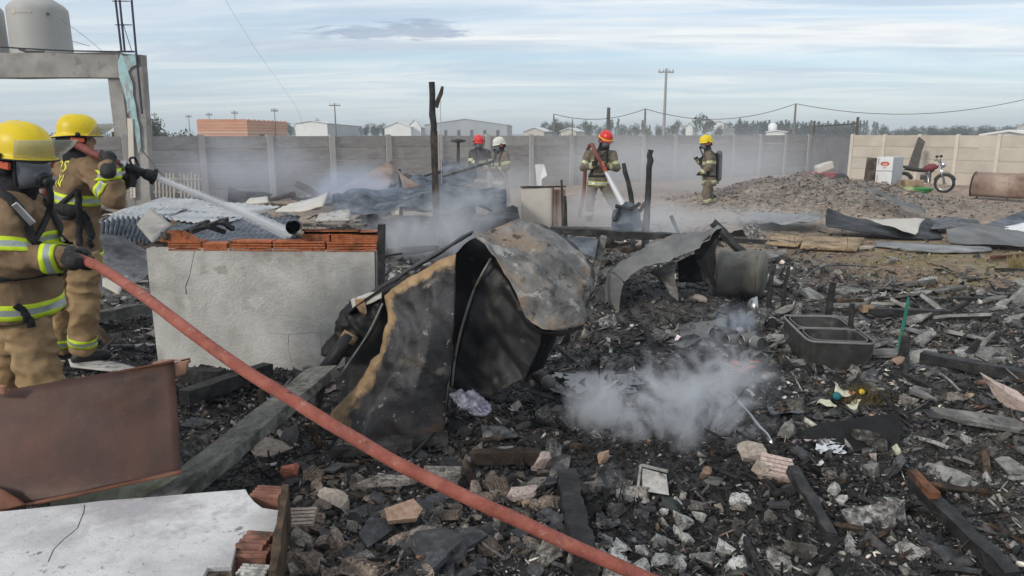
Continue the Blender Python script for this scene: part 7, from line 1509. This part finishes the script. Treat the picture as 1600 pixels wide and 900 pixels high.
    panel('pale_sheet', [Wr((1352, 343, 13.7), (1400, 342, 13.7), (1446, 341, 13.9)), Wr((1385, 352, 13.2), (1410, 352, 13.2), (1438, 350, 13.4)), Wr((1425, 366, 12.7), (1430, 368, 12.7), (1434, 364, 12.8))], 'cream', 'pale triangular sheet lying on the long dark folded sheet', noise=.03)
    panel('grey_sheet', [Wr((1478, 356, 13.2), (1530, 352, 13.2), (1625, 362, 12.8)), Wr((1480, 368, 12.5), (1535, 368, 12.4), (1625, 375, 12.2)), Wr((1482, 379, 12), (1540, 382, 11.8), (1625, 388, 11.6))], 'hoodgrey', 'long grey metal sheet folded along the ground at the right edge', noise=.07, nscale=2)
    panel('grey_sheet', [Wr((1445, 345, 14.6), (1480, 340, 14.6), (1530, 346, 14.4)), Wr((1455, 358, 13.6), (1490, 356, 13.6), (1535, 356, 13.6))], 'zinc', 'bent grey sheet in the middle of the loose metal sheets', noise=.06)
    panel('blue_black_sheet', [Wr((1530, 354, 13.4), (1570, 340, 13.6), (1630, 318, 14)), Wr((1545, 358, 13.2), (1580, 354, 13.2), (1630, 345, 13.2))], 'blueash', 'dark blue pointed sheet rising at the right edge', noise=.02)
    panel('white_sheet', [Wr((1555, 356, 13), (1590, 350, 13), (1640, 338, 13.2)), Wr((1565, 362, 12.7), (1600, 362, 12.7), (1640, 360, 12.7))], 'enamel', 'white sheet below the dark blue pointed sheet', noise=.02)
    panel('grey_sheet', [Wr((1150, 338, 15.6), (1200, 334, 15.6), (1282, 336, 15.4)), Wr((1165, 350, 14.2), (1220, 352, 14.0), (1286, 348, 14.2))], 'dullsheet', 'flat pale grey sheet lying left of the dark folded sheet', noise=.09, nscale=2.5, res=9, crumple=.03, tear=.01)
    panel('grey_sheet', [Wr((1345, 288, 18), (1390, 305, 17), (1440, 325, 16)), Wr((1360, 300, 17), (1395, 318, 16.2), (1450, 335, 15.4))], 'hoodgrey', 'brownish strip of sheet running down the earth mound', noise=.08)
    panel('plywood_board', [[gp(1250, 392, .05), gp(1338, 396, .05)], [gp(1256, 377, .09), gp(1350, 381, .09)]], 'tanboard', 'tan plywood board lying on the scorched earth', 'board', noise=.01, th=.04)
    panel('plywood_board', [[gp(1196, 387, .05), gp(1246, 390, .05)], [gp(1208, 371, .10), gp(1262, 376, .08)]], 'tanboard', 'broken tan board left of the plywood board', 'board', noise=.03, th=.03)
    panel('pale_strip', [[gp(1370, 388, .04), gp(1460, 398, .05), gp(1550, 396, .04)], [gp(1366, 382, .05), gp(1465, 388, .06), gp(1545, 390, .05)]], 'dullsheet', 'long pale strip lying along the edge of the dead grass', 'board', noise=.02, th=.03)
    for px, py, s, m, lab in ((1392, 413, .16, 'white', 'single white stone on the scorched grass'), (1231, 296, .30, 'white', 'white lump lying on the earth mound'), (1352, 392, .22, 'palebrick', 'pale split block right of the plywood board'), (1088, 468, .18, 'palebrick', 'rounded tan pot like lump at the foot of the bent hood')):
        p = gp(px, py); frag('mortar_chunk' if s < .2 else 'plaster_chunk', p + Vector((0, 0, s * .25)), s, .3, .1, lab, None, KIND0[int(px) % 9], (s * 1.3, s, s * .8), m)
    # torn grey scrap in front of the hood
    panel('torn_sheet', [Wr((988, 518, 6.9), (1020, 514, 6.9), (1060, 512, 6.95), (1100, 505, 7.0), (1138, 498, 7.0)), Wr((1000, 524, 6.7), (1045, 526, 6.65), (1085, 524, 6.6), (1115, 518, 6.7), (1136, 510, 6.8)), Wr((1035, 532, 6.55), (1052, 540, 6.4), (1065, 546, 6.3), (1095, 532, 6.5), (1130, 520, 6.6))], 'hoodgrey', 'torn grey metal sheet lying in front of the bent hood', noise=.04, nscale=4)
def KINDmesh(): return [c for c in KIND['mortar_chunk']]
# ================================================================ small recognisable things (need the shared rubble shapes)
KIND0 = KIND['mortar_chunk']
misc_right()
def small_things():
    up = Vector((0, 0, 1))
    # pots, cans, tubes
    t = Thing('steel_bowl', gp(1186, 500), 'dull steel bowl tipped on its side left of the sink', 'bowl'); R = Matrix.Rotation(1.4, 3, 'Y') @ Matrix.Rotation(.3, 3, 'X'); mb = MB()
    mb.lathe([(.001, -.11), (.05, -.10), (.09, -.065), (.108, 0), (.104, 0), (.086, -.06), (.05, -.092), (.001, -.10)], gp(1184, 496, .11), 20, R); t.part('bowl', mb, MT['steel'], True)
    for i, (px, py, r, l, az, lab) in enumerate(((1206, 512, .045, .12, -1.9, 'open tin can standing close to the left end of the sink'), (1184, 548, .052, .11, -1.3, 'open ringed can lying below the sink left corner'), (1168, 540, .05, .12, .2, 'grey crushed can left of the ringed can'), (1150, 538, .045, .16, .1, 'small pale tube lying left of the cans'), (1120, 534, .06, .14, -1.5, 'dark round can under the torn grey sheet'))):
        c = gp(px, py, r + .01); d = Vector((math.cos(az), math.sin(az), .15)).normalized(); t = Thing('tin_can', c - up * r, lab, 'can')
        mb = MB(); mb.tube([c - d * l / 2, c + d * l / 2], r, 18, cap=False); mb.tube([c - d * l / 2, c + d * l / 2], r * .93, 18, cap=False); t.part('can_wall', mb, MT['hoodgrey' if i != 4 else 'soot'], True)
        mb = MB(); mb.tube([c + (d.cross(up).normalized() * math.cos(k) + d.cross(d.cross(up)).normalized() * math.sin(k)) * r + d * l / 2 * (-1 if d.y < 0 else -1) for k in [2 * math.pi * q / 18 for q in range(19)]], .004, 5, cap=False); t.part('rim', mb, MT['steel'], True)
        mb = MB(); mb.tube([c + d * l * .49, c + d * l * .5], r * .93, 18); t.part('base', mb, MT['soot'])
    t = Thing('charred_tube', gp(842, 605), 'thick charred cardboard tube lying right of the casing', 'tube'); a, b = gp(833, 590, .07), gp(857, 612, .07); mb = MB(); mb.tube([a, b], .05, 16, rnoise=.03); t.part('tube', mb, MT['char'], True)
    mb = MB(); d = (b - a).normalized(); mb.tube([b - d * .01, b + d * .012], .055, 16, cap=True); t.part('end_collar', mb, MT['hoodgrey'], True)
    # coloured rubbish with moss
    MT['moss'] = nmat('olive brown scorched fibre', [(.04, .035, .018), (.09, .075, .03), (.15, .11, .05)], 9, rough=.9)
    c = gp(1338, 628); V = []; F = []
    for k in range(900):
        a = random.uniform(0, 6.28); q = random.random() ** .6; p = c + Vector((math.cos(a) * .22 * q + .04, math.sin(a) * .16 * q, .10 * (1 - q) * random.random() + .02)); d = Vector((random.gauss(0, .5), random.gauss(0, .5), random.uniform(.1, 1))).normalized() * random.uniform(.03, .09); s = Vector((random.uniform(-1, 1), random.uniform(-1, 1), 0)).normalized() * .003
        o = len(V); V += [p - s, p + s, p + d]; F.append((o, o + 1, o + 2))
    mb = MB(); mb.add(V, F); o = mb.build('scorched_fibre', MT['moss'], weld=False); tag(o, 'tuft of scorched olive brown fibre heaped behind the coloured rubbish', None, None, 'stuff')
    cols = {'rubbish_cream': [(.45, .44, .33), (.58, .57, .45)], 'rubbish_teal': [(.01, .10, .12), (.02, .15, .17)], 'rubbish_yellow': [(.65, .40, .02), (.75, .50, .03)], 'rubbish_rust': [(.25, .09, .05), (.35, .15, .09)], 'rubbish_red': [(.30, .04, .02), (.42, .08, .04)], 'rubbish_foil': [(.45, .47, .52), (.65, .67, .72)]}
    for k, v in cols.items(): MT[k] = nmat(k.replace('_', ' '), v, 12, rough=.5, bump=.2)
    def bit(kind, px, py, s, mat, lab, vi, sc=None, dz=.05, cat='litter'):
        o = frag('mortar_chunk', gp(px, py) + Vector((0, 0, dz)), s, vi * .7, .3, lab, None, KIND[kind][vi], sc, mat); o.name = 'litter_piece'; o['category'] = cat; return o
    bit('metal_scrap', 1312, 628, .16, 'rubbish_cream', 'crumpled cream plastic piece in the coloured rubbish', 2, (.16, .14, .2), .09); bit('metal_scrap', 1290, 640, .12, 'rubbish_cream', 'cream plastic flap at the left of the coloured rubbish', 3, (.12, .10, .16), .06)
    bit('metal_scrap', 1333, 645, .10, 'rubbish_cream', 'small cream scrap beside the yellow cap', 1, None, .06)
    bit('metal_scrap', 1326, 634, .22, 'rubbish_rust', 'rusty brown curl in front of the coloured rubbish', 4, (.10, .05, .2), .10)
    for px, py, m, r, nm, lab in ((1304, 638, 'rubbish_teal', .027, 'teal_cap', 'teal plastic cap in the coloured rubbish'), (1343, 635, 'rubbish_yellow', .018, 'yellow_cap', 'bright yellow cap in the coloured rubbish')):
        p = gp(px, py, .09); t = Thing(nm, p, lab, 'cap'); mb = MB(); R = Matrix.Rotation(1.1, 3, 'X'); mb.lathe([(r * .9, 0), (r, .01), (r, r * .9), (r * .85, r * 1.1), (0, r * 1.1)], p, 16, R); t.part('cap', mb, MT[m], True)
        mb = MB(); [mb.box(p + R @ Vector((math.cos(a) * r, math.sin(a) * r, r * .5)), (.004, .004, r * .8), R) for a in [2 * math.pi * k / 14 for k in range(14)]]; t.part('grip_ribs', mb, MT[m])
    for i in range(9): bit('metal_scrap', 1296 + random.uniform(-18, 20), 708 + random.uniform(-12, 14), .07, 'rubbish_foil', 'silvery foil scrap in front of the black board', i % 7, None, .04)['group'] = 'foil scraps in front of the black board'
    for i, (px, py) in enumerate(((1152, 576), (1166, 582), (1178, 572), (1158, 586), (1185, 582))): bit('metal_scrap', px, py, .10, 'rubbish_rust' if i % 2 else 'rubbish_red', 'rusty red leaf like scrap below the cans', i, None, .04)['group'] = 'rusty red scraps below the cans'
    bit('plaster_chunk', 1400, 716, .07, 'rubbish_cream', 'small cream lump right of the black board', 2)
    # black board
    t = Thing('black_board', gp(1330, 705), 'flat black burnt board lying in front of the coloured rubbish', 'board'); MT['blackboard'] = nmat('matt black board', [(.007, .007, .008), (.016, .016, .017)], 9, rough=.8, bump=.4, bscale=60)
    yb = gp(1330, 706).y; P = [W(x, y, yb + (706 - y) * .0035) for x, y in ((1250, 706), (1247, 688), (1254, 672), (1280, 662), (1318, 656), (1370, 648), (1405, 646), (1408, 672), (1405, 704), (1330, 710))]
    mb = MB(); mb.poly(P, (0, -1, .6), .03); t.part('board', mb, MT['blackboard'], bevel=.004)
    t = Thing('ash_box', gp(1015, 790), 'small whitish open box frame half buried below the smoke', 'box'); mb = MB(); mb.poly([gp(1002, 758, .10), gp(1040, 766, .09), gp(1045, 782, .03), gp(1004, 775, .03)], (0, -.8, .6), .01); t.part('lid', mb, MT['greyslab'])
    mb = MB(); mb.beam(gp(1000, 756, .11), gp(994, 788, .02), .012, .012); mb.beam(gp(1002, 756, .11), gp(1042, 764, .10), .012, .012); t.part('rim', mb, MT['greyslab'])
    # bent wires
    for i in range(26):
        px, py = random.choice([(1235, 430), (1060, 360), (560, 560), (1250, 420), (760, 690), (1120, 600), (1450, 620), (960, 600), (1100, 700), (1350, 760)]); px += random.uniform(-60, 60); py += random.uniform(-25, 25)
        c = gp(px, py, .03); k = c.y * .05; pts = [c]
        for _ in range(4): pts.append(pts[-1] + Vector((random.uniform(-1, 1), random.uniform(-.8, .8), random.uniform(-.25, .6))) * k)
        for p in pts: p.z = max(p.z, float(gz(p.x, p.y)) + .015)
        mb = MB(); mb.tube(catmull(pts, 4), .0028, 4); o = mb.build('bent_wire', MT['charbrown']); rebase(o); tag(o, 'thin bent burnt wire curling out of the debris', 'wire', 'bent wires in the debris')
    # long cable across the right middle
    mb = MB(); mb.tube(catmull([gp(1244, 468, .04), gp(1262, 448, .16), gp(1290, 432, .14), gp(1330, 424, .08), (gp(1370, 424, .06))], 5), .012, 6); o = mb.build('burnt_cable', MT['zinc'], None, True); rebase(o); tag(o, 'grey burnt cable arching over the flat boards beyond the sink', 'cable')
    # grass
    MT['grass'] = nmat('dry green grass', [(.13, .12, .05), (.22, .18, .08), (.30, .23, .12)], 3, rough=.8)
    V = []; F = []
    for (x0, y0, x1, y1, n, hh) in ((1575, 405, 1660, 445, 2600, .11), (1310, 392, 1560, 418, 1600, .035), (1430, 425, 1640, 450, 600, .035)):
        for k in range(n):
            px, py = random.uniform(x0, x1), random.uniform(y0, y1); p = G(px, py); 
            if vnoise(p.x, p.y, 1.7, 60) < -.05: continue
            p.z = float(gz(p.x, p.y)); h = hh * random.uniform(.5, 1.3); d = Vector((random.gauss(0, .4), random.gauss(0, .4), 1)) * h; s = Vector((random.uniform(-1, 1), random.uniform(-1, 1), 0)).normalized() * .006
            o = len(V); V += [p - s, p + s, p + d]; F.append((o, o + 1, o + 2))
    mb = MB(); mb.add(V, F); o = mb.build('grass', MT['grass'], weld=False); tag(o, 'sparse scorched grass beyond the burnt boards', None, None, 'stuff')
small_things()
# ================================================================ water jets
def jet(A, B, r0, r1, sag, label):
    if 'jet' not in MT:
        m = bpy.data.materials.new('water spray'); m.use_nodes = True; nt = m.node_tree; N = nt.nodes; L = nt.links; N.clear(); out = N.new('ShaderNodeOutputMaterial')
        d = N.new('ShaderNodeBsdfDiffuse'); d.inputs[0].default_value = (1, 1, 1, 1); tl = N.new('ShaderNodeBsdfTranslucent'); tl.inputs[0].default_value = (1, 1, 1, 1); mx = N.new('ShaderNodeMixShader'); L.new(d.outputs[0], mx.inputs[1]); L.new(tl.outputs[0], mx.inputs[2])
        tr = N.new('ShaderNodeBsdfTransparent'); m2 = N.new('ShaderNodeMixShader'); L.new(tr.outputs[0], m2.inputs[1]); L.new(mx.outputs[0], m2.inputs[2])
        lw = N.new('ShaderNodeLayerWeight'); lw.inputs[0].default_value = .5; mr = N.new('ShaderNodeMapRange'); mr.inputs[1].default_value = .45; mr.inputs[2].default_value = 1.0; mr.inputs[3].default_value = .98; mr.inputs[4].default_value = 0; L.new(lw.outputs['Facing'], mr.inputs[0]); L.new(mr.outputs[0], m2.inputs[0]); L.new(m2.outputs[0], out.inputs[0]); MT['jet'] = m
        m = bpy.data.materials.new('spray mist'); m.use_nodes = True; nt = m.node_tree; nt.nodes.clear(); out = nt.nodes.new('ShaderNodeOutputMaterial'); pv = nt.nodes.new('ShaderNodeVolumePrincipled'); nt.links.new(pv.outputs[0], out.inputs['Volume']); pv.inputs['Density'].default_value = 3; pv.inputs['Color'].default_value = (.97, .98, 1, 1); MT['mist'] = m
    t = Thing('water_jet', A, label, 'water jet'); n = 22; C = [A.lerp(B, k / n) + Vector((0, 0, sag * math.sin(math.pi * k / n))) for k in range(n + 1)]
    mb = MB(); mb.tube(C, [r0 + (r1 - r0) * k / n for k in range(n + 1)], 14, rnoise=.05); t.part('stream', mb, MT['jet'], True)
    mb = MB(); mb.tube(C, [r0 * 1.5 + (r1 * 2.1 - r0 * 1.5) * (k / n) for k in range(n + 1)], 12); t.part('mist', mb, MT['mist'], True)
    mb = MB(); d = (B - A).normalized(); u = d.orthogonal().normalized(); w = d.cross(u)
    for k in range(700):
        q = random.random() ** .7; c = C[min(n, int(q * n))] + d * random.uniform(0, (B - A).length / n); rr = (r0 + (r1 - r0) * q) * (1 + abs(random.gauss(0, .6))); a = random.uniform(0, 6.28); c = c + (u * math.cos(a) + w * math.sin(a)) * rr; s_ = random.uniform(.0012, .0034)
        mb.add([c - d * s_ * 4, c + u * s_, c + w * s_, c - u * s_, c - w * s_, c + d * s_ * 4], [(0, 2, 1), (0, 3, 2), (0, 4, 3), (0, 1, 4), (5, 1, 2), (5, 2, 3), (5, 3, 4), (5, 4, 1)])
    o = t.part('droplets', mb, MT['jet']); o['kind'] = 'stuff'
jet(W(243.5, 277.5, 5.62), W(452, 366, 7.9), .019, .036, .012, 'white water jet from the nozzle of the second firefighter arching over the low wall')
jet(W(946, 268, 15.58), W(980, 332, 13.4), .028, .030, .0, 'short white water jet from the hose of the red helmeted firefighter')
# ================================================================ smoke
def smoke(label, c, r, dens, scale, thr, seed, col=(.86, .88, .92), gy=0.0, soft=1.0, lop=(1, 1, 1), rot=0, det=4):
    m = bpy.data.materials.new('smoke'); m.use_nodes = True; nt = m.node_tree; N = nt.nodes; L = nt.links; N.clear(); out = N.new('ShaderNodeOutputMaterial'); pv = N.new('ShaderNodeVolumePrincipled'); L.new(pv.outputs[0], out.inputs['Volume'])
    pv.inputs['Color'].default_value = (*col, 1); pv.inputs['Anisotropy'].default_value = 0.15
    tc = N.new('ShaderNodeTexCoord'); n = N.new('ShaderNodeTexNoise'); n.inputs['Scale'].default_value = scale; n.inputs['Detail'].default_value = det; n.inputs['Roughness'].default_value = .55; n.inputs['Distortion'].default_value = 1.3
    mp = N.new('ShaderNodeMapping'); mp.inputs['Location'].default_value = (seed, seed * 2, 0); mp.inputs['Scale'].default_value = lop; L.new(tc.outputs['Object'], mp.inputs[0]); L.new(mp.outputs[0], n.inputs['Vector'])
    # object space is scaled so that the ellipsoid has radius 1
    dv = N.new('ShaderNodeVectorMath'); dv.operation = 'DIVIDE'; L.new(tc.outputs['Object'], dv.inputs[0]); dv.inputs[1].default_value = r
    ln = N.new('ShaderNodeVectorMath'); ln.operation = 'LENGTH'; L.new(dv.outputs[0], ln.inputs[0])
    fo = N.new('ShaderNodeMapRange'); fo.inputs[1].default_value = .15; fo.inputs[2].default_value = 1.0; fo.inputs[3].default_value = 1; fo.inputs[4].default_value = 0; fo.interpolation_type = 'SMOOTHSTEP'; L.new(ln.outputs['Value'], fo.inputs[0])
    # the thicker the falloff, the lower the noise threshold
    t0 = N.new('ShaderNodeMath'); t0.operation = 'MULTIPLY_ADD'; L.new(fo.outputs[0], t0.inputs[0]); t0.inputs[1].default_value = .45 * soft; L.new(n.outputs['Fac'], t0.inputs[2])
    s = N.new('ShaderNodeMath'); s.operation = 'SUBTRACT'; L.new(t0.outputs[0], s.inputs[0]); s.inputs[1].default_value = thr
    mx = N.new('ShaderNodeMath'); mx.operation = 'MAXIMUM'; L.new(s.outputs[0], mx.inputs[0]); mx.inputs[1].default_value = 0
    f2 = N.new('ShaderNodeMath'); f2.operation = 'MULTIPLY'; L.new(mx.outputs[0], f2.inputs[0]); L.new(fo.outputs[0], f2.inputs[1])
    k = N.new('ShaderNodeMath'); k.operation = 'MULTIPLY'; L.new(f2.outputs[0], k.inputs[0]); k.inputs[1].default_value = dens * 4; L.new(k.outputs[0], pv.inputs['Density'])
    mb = MB(); mb.ell((0, 0, 0), r, 16); o = mb.build('smoke', m); o.location = c; o.rotation_euler.z = rot; tag(o, label, None, None, 'stuff'); return o
smoke('white smoke puff rising from the embers in the foreground right of centre', W(1062, 680, 4.30) + Vector((0, 0, .16)), (.74, .44, .56), 12, 4.4, .585, 3.1, soft=.40, det=8)
smoke('thin torn smoke rising above the main foreground puff', W(1120, 640, 4.7) + Vector((0, 0, .25)), (.55, .4, .45), 7, 4.5, .56, 15.1, soft=.35, det=7)
smoke('smaller smoke wisp left of the main foreground puff', W(935, 655, 4.5) + Vector((0, 0, .08)), (.42, .3, .30), 15, 5, .58, 8.3, soft=.5, det=6)
smoke('faint smoke under the main foreground puff', W(985, 770, 3.75), (.5, .35, .22), 6, 5, .58, 5.5, soft=.5, det=6)
smoke('thin smoke beside the torn sheet', W(1150, 505, 6.6), (.35, .3, .34), 6, 5, .58, 6.1, col=(.75, .82, .95), soft=.5, det=6)
smoke('thick pale smoke around the forked post behind the burnt casing', W(655, 368, 10.2), (1.5, 1.3, .75), 2.4, 1.5, .58, 12.7, soft=.5, det=6)
smoke('tall column of smoke drifting right of the forked post', W(730, 335, 10.8), (1.0, 1.1, 1.0), 1.7, 1.8, .58, 2.2, soft=.5, det=6)
smoke('bluish smoke over the heap behind the low wall', W(560, 300, 13.0), (1.6, 1.7, .8), 1.0, 1.2, .57, 21, col=(.72, .80, .95), soft=.6, det=5)
smoke('light smoke hanging before the left part of the grey wall', W(400, 270, 17), (3.8, 2.0, 1.3), .30, .6, .54, 31, col=(.78, .84, .95), soft=.7)
smoke('smoke veil around the pair of firefighters', W(770, 292, 16.5), (2.6, 1.7, 1.1), .50, .8, .55, 41, soft=.8)
smoke('smoke drifting across the feet of the red helmeted firefighter', W(940, 335, 14.2), (2.8, 1.8, .8), .50, .9, .55, 51, soft=.8)
smoke('pale smoke veil spreading in front of the right part of the grey wall', W(1060, 262, 23), (7.5, 5.0, 1.9), .13, .35, .48, 61)
smoke('low smoke crawling over the ground in the middle distance', W(1100, 345, 14.5), (3.8, 2.0, .5), .28, .9, .55, 71)
smoke('smoke behind the bent hood', W(1040, 350, 9.6), (.8, .7, .6), 1.2, 2.2, .58, 81, soft=.6)
hz = MB(); hz.box((0, 430, 6.5), (1400, 900, 15.0)); m = bpy.data.materials.new('haze'); m.use_nodes = True; nt = m.node_tree; nt.nodes.clear(); out = nt.nodes.new('ShaderNodeOutputMaterial'); pv = nt.nodes.new('ShaderNodeVolumePrincipled'); nt.links.new(pv.outputs[0], out.inputs['Volume'])
pv.inputs['Density'].default_value = .0014; pv.inputs['Color'].default_value = (.84, .90, 1, 1); pv.inputs['Anisotropy'].default_value = .3
o = hz.build('haze', m); tag(o, None, None, None, 'stuff')
